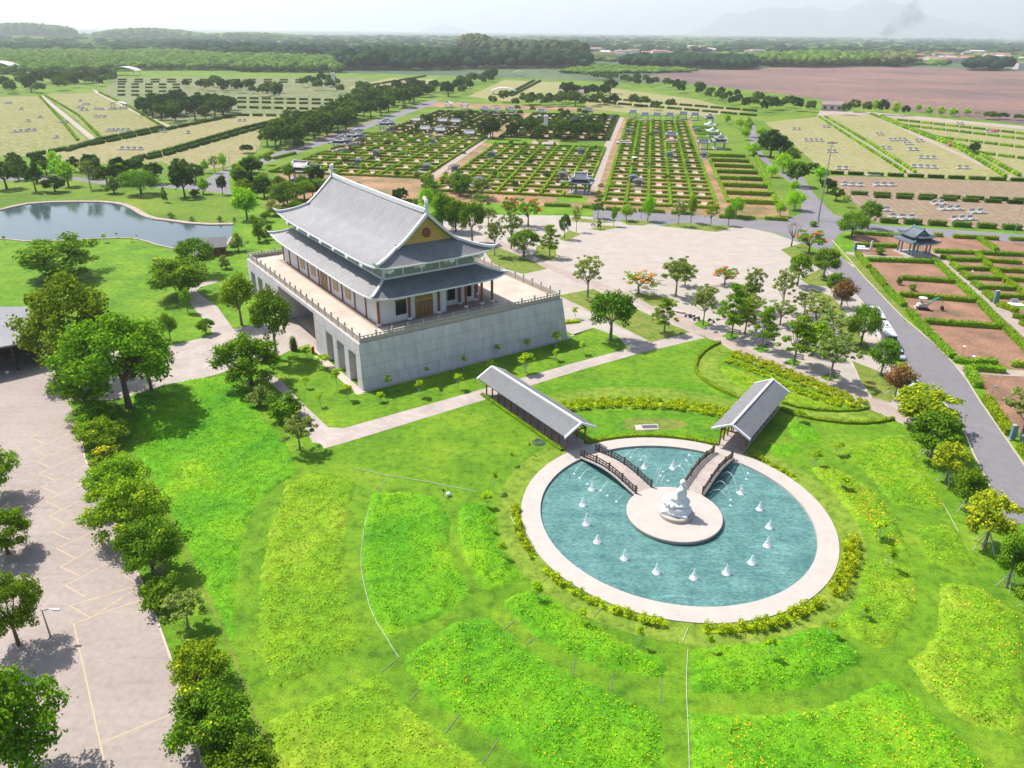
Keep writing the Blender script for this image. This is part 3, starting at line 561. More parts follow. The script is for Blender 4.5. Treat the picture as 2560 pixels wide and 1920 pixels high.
# ---------------- covered walkways ----------------
def walkway(az,r0,r1,nb,label):
    e=empty('covered_walkway',(*PC,0),rad(az)); tag(e,label,'covered walkway','covered walkways by the pool')
    b=MB(); b.box(((r0+r1)/2,0,.04),(r1-r0+.6,4.4,.16)); b.build('floor',M['deck'],e)
    for i in range(nb+1):
        x=r0+.5+(r1-r0-1.)*i/nb
        for s in(-1,1):
            b=MB(); b.box((x,1.85*s,1.55),(.2,.2,3.0)); b.build('post',M['wood'],e)
    b=MB()
    for s in(-1,1): b.box(((r0+r1)/2,1.85*s,3.0),(r1-r0-.4,.16,.24)); b.box(((r0+r1)/2,1.85*s,2.55),(r1-r0-.4,.10,.14))
    for i in range(nb+1):
        x=r0+.5+(r1-r0-1.)*i/nb; b.box((x,0,2.98),(.14,3.6,.2)); b.box((x,0,3.8),(.12,.14,1.5))
        for s in(-1,1): b.sweep([(x,s*2.6,2.95),(x,0,4.45)],.12,.16)
    b.build('roof_frame',M['wood'],e)
    # roof slopes
    V=[];Fc=[];zz=lambda y:4.62-(abs(y)/3.05)**1.08*1.52
    ys=[-3.05,-2.2,-1.2,0,1.2,2.2,3.05]
    for x in(r0-.5,r1+.5):
        for y in ys: V.append((x,y,zz(y)+.1)); 
        for y in ys: V.append((x,y,zz(y)-.06))
    n=len(ys)
    for i in range(n-1): Fc.append((i,2*n+i,2*n+i+1,i+1)); Fc.append((n+i,n+i+1,3*n+i+1,3*n+i)); Fc.append((i,i+1,n+i+1,n+i)); Fc.append((2*n+i,3*n+i,3*n+i+1,2*n+i+1))
    Fc+=[(0,n,3*n,2*n),(n-1,3*n-1,4*n-1,2*n-1)]
    b=MB(); b.add(V,Fc); rf=b.build('roof',M['tiled'],e)
    b=MB(); k=int((r1-r0+.6)/.34)
    for i in range(k+1):
        x=r0-.3+(r1-r0+.6)*i/k
        for s in(-1,1): b.tube([(x,s*y,zz(y)+.12) for y in(.15,1.2,2.2,3.08)],.085,5)
    b.build('tile_ribs',M['tiler'],rf)
    b=MB(); b.sweep([(r0-.55,0,4.68),(r1+.55,0,4.68)],.34,.28)
    for x in(r0-.6,r1+.6):
        for s in(-1,1): b.sweep([(x,s*3.15,zz(3.1)-.12),(x,s*2.2,zz(2.2)-.08),(x,s*1.2,zz(1.2)-.06),(x,0,zz(0)-.02)],.3,.34)
    b.build('ridge_and_gable_trim',M['white'],rf)
walkway(124.35,21.4,46.0,12,'long covered walkway with red posts and ribbed grey roof, left of the pool')
walkway(55.55,21.4,40.8,10,'shorter covered walkway with red posts and dark slate roof, right of the pool')
# ---------------- temple ----------------
def gmat(name,c1,c2,mort,bw,rh,ms):   # masonry on vertical faces, object space
    m,t,p,o=newmat(name); g=N(t,'ShaderNodeTexCoord').outputs['Object']; sx=N(t,'ShaderNodeSeparateXYZ'); t.links.new(g,sx.inputs[0])
    a=N(t,'ShaderNodeMath',operation='ADD'); t.links.new(sx.outputs[0],a.inputs[0]); t.links.new(sx.outputs[1],a.inputs[1])
    cb=N(t,'ShaderNodeCombineXYZ'); t.links.new(a.outputs[0],cb.inputs[0]); t.links.new(sx.outputs[2],cb.inputs[1])
    b=N(t,'ShaderNodeTexBrick'); b.inputs['Scale'].default_value=1; b.inputs['Brick Width'].default_value=bw; b.inputs['Row Height'].default_value=rh; b.inputs['Mortar Size'].default_value=ms; b.offset=.4
    for i,c in(('Color1',c1),('Color2',c2),('Mortar',mort)): b.inputs[i].default_value=(*c,1)
    t.links.new(cb.outputs[0],b.inputs[0]); st_=N(t,'ShaderNodeMapping'); st_.inputs['Scale'].default_value=(1,.25,1); t.links.new(cb.outputs[0],st_.inputs[0])
    k=mix(t,1.,b.outputs[0],ramp(t,noise(t,st_.outputs[0],.7,5,.65),[(.3,.78),(.7,1.06)]),'MULTIPLY'); k=mix(t,1.,k,ramp(t,noise(t,g,9,3),[(.3,.93),(.7,1.05)]),'MULTIPLY')
    t.links.new(k,p.inputs['Base Color']); p.inputs['Roughness'].default_value=.8; return m
M['podium']=gmat('podium_granite',(.62,.56,.60),(.585,.53,.57),(.36,.33,.345),4.3,2.3,.045)
T_=empty('temple',(*TO,0),TA); tag(T_,'grey-roofed two-tiered temple hall on a high granite podium with stone balustrade','temple')
PW,PD,PH=46.,66.,9.1
nich=[(1.9,5.3),(7.25,10.75),(12.8,16.2)]; nich2=[(66-b,66-a) for a,b in nich[::-1]]
b=MB()
def core(v0,v1,f0=0.,f1=0.): b.hexa([(2,v0-f0,0),(PW+1.6,v0-f0,0),(PW+1.6,v1+f1,0),(2,v1+f1,0),(2,v0,8.3),(PW+.15,v0,8.3),(PW+.15,v1,8.3),(2,v1,8.3)])
core(0,22.3,.4); core(43.7,PD,0,.4)
b.hexa([(0,0,8.3),(PW+.15,0,8.3),(PW+.15,PD,8.3),(0,PD,8.3),(0,.03,PH),(PW,.03,PH),(PW,PD-.03,PH),(0,PD-.03,PH)])
cuts=[0]+[x for n_ in nich for x in n_]+[22.3]
def wallpieces(cuts,fr):
    for i in range(0,len(cuts)-1,2):
        v0,v1=cuts[i],cuts[i+1]; f=.4 if (v0==0) else 0; f2=.4 if v1==PD else 0
        b.hexa([(-.05,v0-f,0),(2,v0-f,0),(2,v1+f2,0),(-.05,v1+f2,0),(0,v0-f*.3,6.5),(2,v0-f*.3,6.5),(2,v1+f2*.3,6.5),(0,v1+f2*.3,6.5)])
wallpieces(cuts,1); wallpieces([43.7]+[x for n_ in nich2 for x in n_]+[PD],1)
for v0,v1 in((0,22.3),(43.7,PD)):
    f=.12 if v0==0 else 0;f2=.12 if v1==PD else 0
    b.hexa([(0,v0-f,6.5),(2,v0-f,6.5),(2,v1+f2,6.5),(0,v1+f2,6.5),(0,v0,8.3),(2,v0,8.3),(2,v1,8.3),(0,v1,8.3)])
pod=b.build('podium',M['podium'],T_)
b=MB(); b.box((23,33,.06),(40,21.3,.1)); b.build('passage_floor',M['terrace'],pod)
# base strip
b=MB(); b.sweep([(-.35,24,0),(-.35,-.8,0),(48,-.8,0),(48,44,0)],.5,.12); b.build('base_kerb',M['stone'],pod)
b=MB(); b.box((PW/2,PD/2,PH+.03),(PW-.2,PD-.2,.06)); ter=b.build('terrace_floor',M['terrace'],T_)
b=MB(); b.box((19.8,32.8,PH+.10),(27.6,54.8,.10)); b.build('plinth_paving',mat('rose_paving',(.40,.27,.21),.8,.1,.5),T_)
# balustrade
b=MB(); posts=[]
def bal(p,q,n):
    p=Vector(p);q=Vector(q);d=q-p
    for i in range(n):
        a=p.lerp(q,i/n);c=p.lerp(q,(i+1)/n); m_=(a+c)/2; L=(c-a).length; rz=math.atan2(d.y,d.x)
        b.box((m_.x,m_.y,PH+1.27),(L,.22,.16),rz); b.box((m_.x,m_.y,PH+.45),(L,.12,.62),rz); b.box((m_.x,m_.y,PH+.12),(L-.01,.2,.1),rz); b.box((m_.x,m_.y,PH+.82),(L-.02,.17,.12),rz)
        for f in(.25,.5,.75):
            w=a.lerp(c,f); b.box((w.x,w.y,PH+1.03),(.22,.13,.36),rz)
        posts.append((a.x,a.y))
e0=.45
bal((e0,e0,0),(PW-e0,e0,0),14); bal((PW-e0,e0,0),(PW-e0,PD-e0,0),20); bal((PW-e0,PD-e0,0),(e0,PD-e0,0),14); bal((e0,PD-e0,0),(e0,e0,0),20)
M['balu']=mat('balustrade_stone',(.56,.49,.43),.8,.1,.5,fine=.08)
B_=b.build('balustrade',M['balu'],T_)
q=MB(); q.box((0,0,.85),(.26,.26,1.7)); q.lathe([(.13,1.7),(.17,1.78),(.15,1.95),(.05,2.05)],(0,0,0),8); p0=q.build('post',M['balu'],B_,loc=(posts[0][0],posts[0][1],PH))
for x,y in posts[1:]: c=p0.copy(); COL.objects.link(c); c.location=(x,y,PH)
# walls
WZ0=PH+.06; WZ1=15.2
b=MB()
def wl(x0,y0,x1,y1,z0=WZ0,z1=WZ1): b.box(((x0+x1)/2,(y0+y1)/2,(z0+z1)/2),(abs(x1-x0),abs(y1-y0),z1-z0))
wl(7.05,6.45,7.45,59.1); wl(7.45,6.45,21.7,6.85); wl(21.3,6.85,21.7,9.0); wl(21.3,9.0,29.9,9.4); wl(29.5,9.4,29.9,59.1); wl(7.45,58.7,29.5,59.1)
b.build('hall_walls',M['rendered'],T_)
b=MB(); b.box((19.8,32.8,17.8),(20.2,47.8,5.2)); uw=b.build('upper_wall',mat('grey_panel',(.40,.40,.41),.8,.05,.6),T_)
b=MB()
for v in [8.86+47.9*i/10 for i in range(11)]:
    for u in(9.66,29.94): b.box((u,min(56.6,max(9.0,v)),18.2),(.22,.3,2.6))
for u in [9.8+20*i/5 for i in range(6)]:
    for v in(8.85,56.75): b.box((u,v,18.2),(.26,.2,2.6))
for v in(8.82,56.78): b.box((19.8,v,17.25),(20.5,.3,.3)); b.box((19.8,v,19.3),(20.5,.28,.3))
for u in(9.62,29.98): b.box((u,32.8,17.25),(.3,48.2,.3)); b.box((u,32.8,19.3),(.28,48.2,.3))
b.build('frame_mouldings',M['white'],uw)
# columns
def col(u,v,r=.27,mt='wood'):
    b=MB(); b.lathe([(r+.16,0),(r+.16,.18),(r+.02,.4),(r,.42),(r,5.0)],(0,0,0),12); c=b.build('column',M[mt],T_,loc=(u,v,WZ0),smooth=False)
    b=MB(); b.lathe([(r+.2,0),(r+.24,.12),(r+.08,.5)],(0,0,0),12); b.build('column_base',M['white'],c); b=MB(); b.box((0,0,5.15),(.9,.9,.35)); b.box((0,0,5.45),(1.5,.4,.3)); b.box((0,0,5.46),(.4,1.5,.28)); b.build('capital',M['white'],c)
for u,v in((7.0,6.35),(13.5,6.3),(20.0,6.3),(26.2,6.3),(30.0,6.3),(32.5,6.3),(26.2,8.75),(30.2,9.2),(32.5,12.2),(32.5,18.4),(32.5,24.6),(32.5,30.8),(32.5,37.),(32.5,43.2),(32.5,49.4),(32.5,59.2)): col(u,v)
M['pil']=mat('pilaster_timber',(.30,.13,.08),.6,.15,2)
for v in(11.9,17.2,23.5,29.8,36.3,42.7,49.0,54.7,59.0):
    b=MB(); b.box((7.0,v,WZ0+2.9),(.3,.3,5.8)); b.build('pilaster',M['pil'],T_)
b=MB(); b.box((7.0,32.8,14.55),(.2,52,.25)); b.box((20,6.35,14.75),(26,.2,.3)); b.build('eave_beam',M['wood'],T_)
# openings
def win(u0,u1,z0,z1,v,mt,out,axis='u',name='window'):
    b=MB(); w=u1-u0; c=(u0+u1)/2
    sz=(w,.16,z1-z0) if axis=='u' else (.16,w,z1-z0); pos=(c,v+out*.02,(z0+z1)/2) if axis=='u' else (v+out*.02,c,(z0+z1)/2)
    b.box(pos,sz); o=b.build(name,M[mt],T_)
    b=MB(); z=(z0+z1)/2
    for a in(u0,u1):
        p=(a,v+out*.05,z) if axis=='u' else (v+out*.05,a,z); b.box(p,(.14,.2,z1-z0+.2) if axis=='u' else (.2,.14,z1-z0+.2))
    for zz in(z0,z1):
        p=(c,v+out*.06,zz) if axis=='u' else (v+out*.06,c,zz); b.box(p,(w+.14,.2,.14) if axis=='u' else (.2,w+.14,.14))
    b.build('frame',M['rendered'] if mt=='glass' else M['beige'],o); return o
win(10.5,13.0,10.45,13.6,6.45,'glass',-1); win(23.3,25.3,10.3,12.9,9.0,'glass',-1); win(27.9,29.2,10.3,12.8,9.0,'glass',-1)
for a,c in((19.4,21.6),(25.8,28.0),(38.5,40.7),(45.0,47.2)): win(a,c,10.6,12.8,7.05,'beige',-1,'v')
d=win(14.85,18.65,WZ0,12.6,6.45,'door',-1,name='door')
b=MB()
for i in range(5): b.box((14.85+3.8*i/4,6.33,(WZ0+12.6)/2),(.1,.08,3.4))
b.build('door_stile',M['copper'],d)
b=MB()
for i in range(4):
    u=15.33+.95*i; b.box((u,6.32,13.05),(.86,.1,.10)); b.box((u,6.32,13.5),(.86,.1,.1)); b.box((u-.4,6.31,13.1),(.1,.1,.9)); b.box((u+.4,6.31,13.1),(.1,.1,.9)); b.box((u,6.31,12.72),(.86,.1,.14)); b.box((u,6.31,13.2),(.1,.1,.6))
b.build('lattice',M['gold'],d)
b=MB(); b.box((16.75,6.40,13.1),(3.7,.06,.9)); b.build('transom_panel',M['door'],d)
d2=win(31.6,35.0,WZ0,12.6,7.05,'beige',-1,'v',name='door')
b=MB()
for i in range(5): b.box((6.9,31.6+3.4*i/4,(WZ0+12.6)/2),(.08,.1,3.4))
b.build('door_stile',M['wood'],d2)
# roofs
RC=(19.8,32.8)
def grid(V,Fc,U,fn,ns,nt,uvf):
    n0=len(V)
    for i in range(ns+1):
        for j in range(nt+1):
            s,t_=i/ns,j/nt; V.append(fn(s,t_)); U.append(uvf(s,t_))
    for i in range(ns):
        for j in range(nt): a=n0+i*(nt+1)+j; Fc.append((a,a+nt+1,a+nt+2,a+1))
def thick(o,t=.3):
    m_=o.modifiers.new('s','SOLIDIFY'); m_.thickness=t; m_.offset=-1
def ringroof(c,eo,ti,z0,z1,lift,mt,parent,name,p=1.12):
    (a,b_),(ai,bi)=eo,ti; V=[];Fc=[];U=[]
    for k in range(4):
        if k%2==0: E,Ti,D,Di=b_,bi,a,ai
        else: E,Ti,D,Di=a,ai,b_,bi
        rot=k*PI/2
        def fn(s,t_,E=E,Ti=Ti,D=D,Di=Di,rot=rot,k=k):
            w=E+(Ti-E)*t_; dd=D+(Di-D)*t_; x=(2*s-1)*w; y=-dd
            z=z0+(z1-z0)*t_**p+lift*abs(2*s-1)**7*(1-t_)**1.5
            cs,sn=round(math.cos(rot)),round(math.sin(rot)); return (c[0]+x*cs-y*sn,c[1]+x*sn+y*cs,z)
        sl=math.hypot(D-Di,z1-z0)
        grid(V,Fc,U,fn,24,6,lambda s,t_,E=E,sl=sl,Ti=Ti:((2*s-1)*(E+(Ti-E)*t_),t_*sl))
    o=mesh_np(name,V,Fc,mt,parent,uv=U); return o
# note: a = half depth (front/back distance), b = half width
low=ringroof(RC,(28.5,14.7),(23.9,10.1),14.75,17.2,.9,M['tile'],T_,'lower_roof'); thick(low,.28)
b=MB()
for sx in(-1,1):
    for sy in(-1,1):
        P=[]
        for i in range(9):
            t_=1-i/8; P.append((RC[0]+sx*(14.7+(10.1-14.7)*t_),RC[1]+sy*(28.5+(23.9-28.5)*t_),14.75+2.45*t_**1.12+.9*(1-t_)**1.5+.02))
        P.append((P[-1][0]+sx*.5,P[-1][1]+sy*.5,P[-1][2]+.35)); b.sweep(P,.42,[.38]*9+[.15])
b.box((RC[0],RC[1]-23.95,17.25),(20.4,.35,.35)); b.box((RC[0],RC[1]+23.95,17.25),(20.4,.35,.35)); b.box((RC[0]-10.15,RC[1],17.25),(.35,48,.35)); b.box((RC[0]+10.15,RC[1],17.25),(.35,48,.35))
b.build('hip_trim',M['white'],low)
# eave fascia of lower roof (thin white edge)
def fascia(A,B_,z,lift,w=.12,h=.3,name='eave_edge',par=None):
    b=MB()
    for k in range(4):
        P=[]
        for i in range(25):
            s=2*i/24-1
            x,y=((s*B_,-A),(B_,s*A),(-s*B_,A),(-A*0-B_,-s*A))[k]
            P.append((RC[0]+x,RC[1]+y,z+lift*abs(s)**7-.28))
        b.sweep(P,w,h)
    b.build(name,M['white'],par)
fascia(28.55,14.75,14.75,.9,par=low)
a_,bb,B0=26.9,12.8,12.8; BR,GA=6.8,23.3; zE,zR=20.0,28.2
zB=22.45
zf=lambda x:zB+(zR-zB)*((BR-x)/BR)**1.13 if x<BR else zE+(zB-zE)*max(0,(B0-x)/(B0-BR))**1.25
def yl(x): return GA if x<=BR else GA+(a_-GA)*((x-BR)/(B0-BR))
lf=lambda s,x:.75*abs(s)**8*max(0,(x-BR)/(B0-BR))**1.5
V=[];Fc=[];U=[]
sl_len=lambda t_:t_*15.5
for sx in(-1,1):
    def fn(s,t_,sx=sx):
        x=B0*(1-t_); y=(2*s-1)*yl(x)*(-sx); return (RC[0]+sx*x,RC[1]-y*-1 if False else RC[1]+y,zf(x)+lf(2*s-1,x))
    # orientation so that normals point up
    grid(V,Fc,U,fn,40,24,lambda s,t_:((2*s-1)*yl(B0*(1-t_)),sl_len(t_)))
for sy in(-1,1):
    def fn(s,t_,sy=sy):
        x=B0+(BR-1.2-B0)*t_; y=yl(max(x,BR)) if x>BR else GA-(BR-x)*.62
        zz=zf(x) if x>BR else zf(BR)+(BR-x)*.42
        w=max(x,BR) if x>BR else BR
        return (RC[0]+(2*s-1)*w*(-sy),RC[1]+sy*y,zz+lf(2*s-1,x))
    grid(V,Fc,U,fn,24,10,lambda s,t_:((2*s-1)*12,t_*7))
up_=mesh_np('upper_roof',V,[f for f in Fc],M['tile'],T_,uv=U)
bm=bmesh.new(); bm.from_mesh(up_.data); bmesh.ops.recalc_face_normals(bm,faces=bm.faces)
for f in bm.faces:
    if f.normal.z<0: f.normal_flip()
bm.to_mesh(up_.data); bm.free()
bm=bmesh.new(); bm.from_mesh(low.data)
for f in bm.faces:
    if f.normal.z<0: f.normal_flip()
bm.to_mesh(low.data); bm.free()
thick(up_,.3)
for sy in(-1,1):
    b=MB()
    for sx in(-1,1):
        P=[(RC[0]+sx*x,RC[1]+sy*(GA+.12),zf(x)-.22) for x in(0,1.2,2.4,3.6,4.8,5.9,BR)]
        b.sweep(P,.55,[.8,.74,.7,.66,.62,.6,.58]); 
        P=[]
        for i in range(10):
            x=BR+(B0-BR)*i/9; P.append((RC[0]+sx*x,RC[1]+sy*yl(x),zf(x)+lf(1,x)))
        P.append((P[-1][0]+sx*.45,P[-1][1]+sy*.45,P[-1][2]+.35)); P.append((P[-1][0]+sx*.3,P[-1][1]+sy*.3,P[-1][2]+.5)); b.sweep(P,.5,[.5]*10+[.4,.15])
    b.build('gable_and_hip_trim',M['white'],up_)
fascia(26.95,12.85,20.0,.75,par=up_)
b=MB(); b.sweep([(RC[0],RC[1]-GA-.3,zR+.35),(RC[0],RC[1]-GA+2,zR+.1),(RC[0],RC[1]-10,zR-.05),(RC[0],RC[1]+10,zR-.05),(RC[0],RC[1]+GA-2,zR+.1),(RC[0],RC[1]+GA+.3,zR+.35)],.5,.85); b.build('ridge',M['white'],up_)
for sy in(-1,1):
    b=MB(); y0=RC[1]+sy*(GA-.1)
    P=[(RC[0],y0-sy*.6,zR+.9),(RC[0],y0,zR+1.5),(RC[0],y0+sy*.1,zR+2.1),(RC[0],y0-sy*.2,zR+2.7),(RC[0],y0-sy*.75,zR+3.0),(RC[0],y0-sy*1.15,zR+2.75),(RC[0],y0-sy*1.1,zR+2.45)]
    b.tube(P,[.42,.4,.36,.34,.3,.22,.1],8); b.tube([(RC[0],y0+sy*.05,zR+1.9),(RC[0],y0+sy*.55,zR+2.5),(RC[0],y0+sy*.5,zR+2.9)],[.2,.16,.05],6); b.lathe([(.5,.5),(.55,.8),(.4,1.2)],(RC[0],y0-sy*.2,zR),8)
    b.build('ridge_finial',M['white'],up_,smooth=True)
# gable panels
for sy in(-1,1):
    y=RC[1]+sy*(GA-.5); xs=[-6.4+12.8*i/24 for i in range(25)]
    V=[];U=[]
    for x in xs: V+= [(RC[0]+x,y,22.0),(RC[0]+x,y,max(22.05,zf(abs(x))-.25))]; U+=[(x,22.0),(x,max(22.05,zf(abs(x))-.25))]
    Fc=[(2*i,2*i+2,2*i+3,2*i+1) for i in range(24)]
    gp=mesh_np('gable_panel',V,Fc,M['wood2'],T_,uv=U)
    b=MB(); b.box((RC[0],y+sy*.15,22.3),(13.2,.3,.2)); b.build('sill_trim',M['white'],gp)
    b=MB(); n=24; b.add([(RC[0]+.95*math.cos(2*PI*i/n),y+sy*.12,24.6+.95*math.sin(2*PI*i/n)) for i in range(n)]+[(RC[0]+.95*math.cos(2*PI*i/n),y,24.6+.95*math.sin(2*PI*i/n)) for i in range(n)],[tuple(range(n)),tuple(range(2*n-1,n-1,-1))]+[(i,(i+1)%n,(i+1)%n+n,i+n) for i in range(n)]); b.build('round_vent',M['copper'],gp)
# brackets under the upper eaves
def bracket(u,v,dx,dy):
    e=MB(); px_,py_=-dy,dx
    for k,(o_,z,w) in enumerate(((.3,18.55,.9),(.9,18.95,1.3),(1.6,19.35,1.7),(2.3,19.62,1.9))):
        sx=abs(dx)*.35+abs(px_)*w; sy=abs(dy)*.35+abs(py_)*w; e.box((u+dx*o_,v+dy*o_,z),(sx,sy,.3))
        for s in(-1,0,1): e.box((u+dx*o_+px_*s*w*.4,v+dy*o_+py_*s*w*.4,z+.2),(.26,.26,.16))
    e.box((u+dx*1.3,v+dy*1.3,19.0),(abs(dx)*2.6+.26,abs(dy)*2.6+.26,.26)); e.box((u+dx*2.75,v+dy*2.75,19.45),(.3+abs(px_)*1.0,.3+abs(py_)*1.0,.5)); e.build('bracket',M['white'],T_)
for u in(9.9,16.5,23.1,29.7): bracket(u,8.9,0,-1); bracket(u,56.7,0,1)
for v in(12.5,19.3,26.1,32.9,39.7,46.5,53.2): bracket(9.7,v,-1,0); bracket(29.9,v,1,0)
# ---------------- other buildings of the same family ----------------
def roofgen(parent,mt,a,b_,gx,z0,z1,lift,name='roof',ribs=True,thk=.2,gable_mat='white'):
    """hip-and-gable roof, ridge along local X; a half length, b half depth, gx gable half length, z0 eave, z1 ridge"""
    br=b_*.55; V=[];Fc=[];U=[]
    zf=lambda y:z0+(z1-z0)*max(0,1-y/b_)**1.45
    xl=lambda y:gx if y<=br else gx+(a-gx)*(y-br)/(b_-br)
    lf=lambda s,y:lift*abs(s)**4*max(0,(y-br)/(b_-br))**1.5
    for sg in(-1,1):
        grid(V,Fc,U,lambda s,t_,sg=sg:((2*s-1)*xl(b_*(1-t_))*sg,-sg*b_*(1-t_)*1.,zf(b_*(1-t_))+lf(2*s-1,b_*(1-t_))),10,8,lambda s,t_:((2*s-1)*a,t_*b_*1.2))
        grid(V,Fc,U,lambda s,t_,sg=sg:(sg*(xl(b_+(br-b_)*t_)),(2*s-1)*(b_+(br-b_)*t_)*sg,zf(b_+(br-b_)*t_)+lf(2*s-1,b_+(br-b_)*t_)),8,4,lambda s,t_:((2*s-1)*b_,t_*2))
    r=mesh_np(name,V,Fc,mt,parent,uv=U); bm=bmesh.new(); bm.from_mesh(r.data)
    for f in bm.faces:
        if f.normal.z<0: f.normal_flip()
    bm.to_mesh(r.data); bm.free(); thick(r,thk)
    tb=MB(); k=max(.14,a*.055)
    for sx in(-1,1):
        for sy in(-1,1):
            P=[(sx*gx,sy*br*i/4,zf(br*i/4)) for i in range(5)]+[(sx*xl(br+(b_-br)*i/5),sy*(br+(b_-br)*i/5),zf(br+(b_-br)*i/5)+lf(1,br+(b_-br)*i/5)) for i in range(1,6)]
            L=P[-1]; P.append((L[0]+sx*k*1.5,L[1]+sy*k*1.5,L[2]+k*2)); tb.sweep(P,k,[k*1.2]*10+[k*.5])
        tb.add([(sx*(gx-.15),-br,zf(br)),(sx*(gx-.15),br,zf(br)),(sx*(gx-.15),0,z1)],[(0,1,2)])
    tb.sweep([(-gx,0,z1+k*1.2),(-gx*.7,0,z1),(gx*.7,0,z1),(gx,0,z1+k*1.2)],k*1.2,k*1.6)
    tb.build('roof_trim',M[gable_mat],r); return r
def pavilion(name,loc,rz,w,d,h,tiers,label,cat,group,trim='white',mt='tile',body='graniteplain',ncol=4):
    e=empty(name,(loc[0],loc[1],0),rz); tag(e,label,cat,group)
    b=MB(); b.box((0,0,.2),(w*1.05,d*1.05,.4)); b.build('platform',M['stone'],e)
    cx,cy=w*.40,d*.40
    for x in ([-cx,-cx*.55,cx*.55,cx] if ncol==4 else [-cx,cx]):
        for y in([-cy,cy]):
            q=MB(); q.lathe([(.3,0),(.22,.3),(.2,h)],(x,y,.4),8); q.build('column',M[body],e)
    if tiers==2:
        r=ringroof((0,0),(d*.62,w*.62),(d*.30,w*.34),h+.3,h+1.5,.55,M[mt],e,'lower_roof',1.2)
        bm=bmesh.new(); bm.from_mesh(r.data)
        for f in bm.faces:
            if f.normal.z<0: f.normal_flip()
        bm.to_mesh(r.data); bm.free(); thick(r,.18)
        t_=MB(); 
        for sx in(-1,1):
            for sy in(-1,1):
                P=[(sx*w*(.34+.28*i/5),sy*d*(.30+.32*i/5),h+1.5-1.2*(i/5)**.9+.55*(i/5)**4) for i in range(6)]; L=P[-1]; P.append((L[0]+sx*.4,L[1]+sy*.4,L[2]+.5)); t_.sweep(P,.3,[.3]*6+[.15])
        t_.build('hip_trim',M[trim],r)
        q=MB(); q.box((0,0,h+1.6),(w*.66,d*.58,1.6)); q.build('upper_wall',M[body],e)
        roofgen(e,M[mt],w*.5,d*.48,w*.30,h+1.9,h+4.0,.5,'upper_roof',gable_mat=trim)
    else:
        roofgen(e,M[mt],w*.58,d*.62,w*.46,h+.2,h+1.9,.35,'roof',gable_mat=trim)
        q=MB(); q.box((0,0,h+.3),(w*.82,d*.82,.3)); q.build('beam',M[body],e)
    return e
G2=lambda k,x,y:G(k,x,y)
pavilion('pavilion',G('X',930,700),rad(100),8.2,7.0,4.0,2,'blue-grey two-tiered pavilion with curled eaves among brown hedged plots on the right','pavilion','two-tiered garden pavilions','blue',mt='tiled',body='blue')
pavilion('pavilion',G('B',1545,1240),rad(-10),8.6,6.6,4.0,2,'two-tiered dark-roofed pavilion beside the right-hand cemetery path, nearest the road','pavilion','two-tiered garden pavilions','white',mt='tiled',body='blue')
pavilion('pavilion',G('A',1945,1155),rad(-10),11,7,3.8,2,'two-tiered pavilion seen just beyond the far end of the temple roof','pavilion','two-tiered garden pavilions',mt='tile')
for k,x,y,w,lab in (('N',290,720,10,'nearer of two overlapping two-tiered pavilions at the left edge of the hedged plots'),('N',460,640,10,'farther of two overlapping two-tiered pavilions at the left edge of the hedged plots'),('N',880,470,10,'two-tiered pavilion standing alone by the distant road, left of the plots'),('V',1080,1240,8.5,'two-tiered white-trimmed pavilion, nearest of the cluster at right edge of plots'),('V',800,570,7.5,'two-tiered white-trimmed pavilion, farthest of the cluster at right edge of plots')):
    pavilion('pavilion',G(k,x,y),rad(80),w,w*.8,3.8,2,lab,'pavilion','two-tiered garden pavilions')
sh=[('J',60,200,'leftmost of three small roofed shelters at the back of the plots'),('J',190,212,'middle of three small roofed shelters at the back of the plots'),('J',345,205,'rightmost of three small roofed shelters at the back of the plots'),('J',680,225,'small roofed shelter just left of the tall white pillar'),('J',1205,215,'lone small roofed shelter left of the right-hand path, at the back'),
('J',1690,240,'first shelter right of the path in the back row of five'),('J',1820,268,'second shelter right of the path in the back row of five'),('J',1955,270,'third shelter right of the path in the back row of five'),('J',2095,270,'fourth shelter right of the path in the back row of five'),('V',80,420,'fifth shelter from the path in the back row of five'),('V',400,450,'shelter with plain blue-grey roof beside the farthest white-trimmed pavilion'),('V',630,1250,'small shelter with blue-grey roof left of the nearest white-trimmed pavilion'),
('N',1270,390,'small shelter with pale roof right of the lone roadside pavilion'),('N',1620,400,'left one of a pair of pale-roofed shelters in mid plots'),('N',1790,410,'right one of a pair of pale-roofed shelters in mid plots'),('N',1390,510,'left one of the nearer pair of pale-roofed shelters'),('N',1590,530,'right one of the nearer pair of pale-roofed shelters'),('N',1970,570,'pale-roofed shelter beside the left-hand cemetery path'),('N',1905,175,'small shelter at the far left of the back row'),('J',2110,500,'dark teal-roofed shelter deep among the right-hand plots')]
for k,x,y,lab in sh:
    pavilion('shelter',G(k,x,y),rad(-10),6.2,4.2,3.4,1,lab,'shelter','small roofed shelters over family plots',ncol=2,mt='tiled' if k in'JV' else 'tile')
for k,x,y,lab in (('N',1690,150,'small white pyramid-roofed kiosk at the far end of the distant road'),('V',820,720,'upper of two white pyramid-roofed kiosks at the right edge of the plots'),('V',885,900,'lower of two white pyramid-roofed kiosks at the right edge of the plots')):
    pavilion('kiosk',G(k,x,y),rad(80),6,6,3.2,1,lab,'kiosk','white pyramid-roofed kiosks',ncol=2,mt='white')
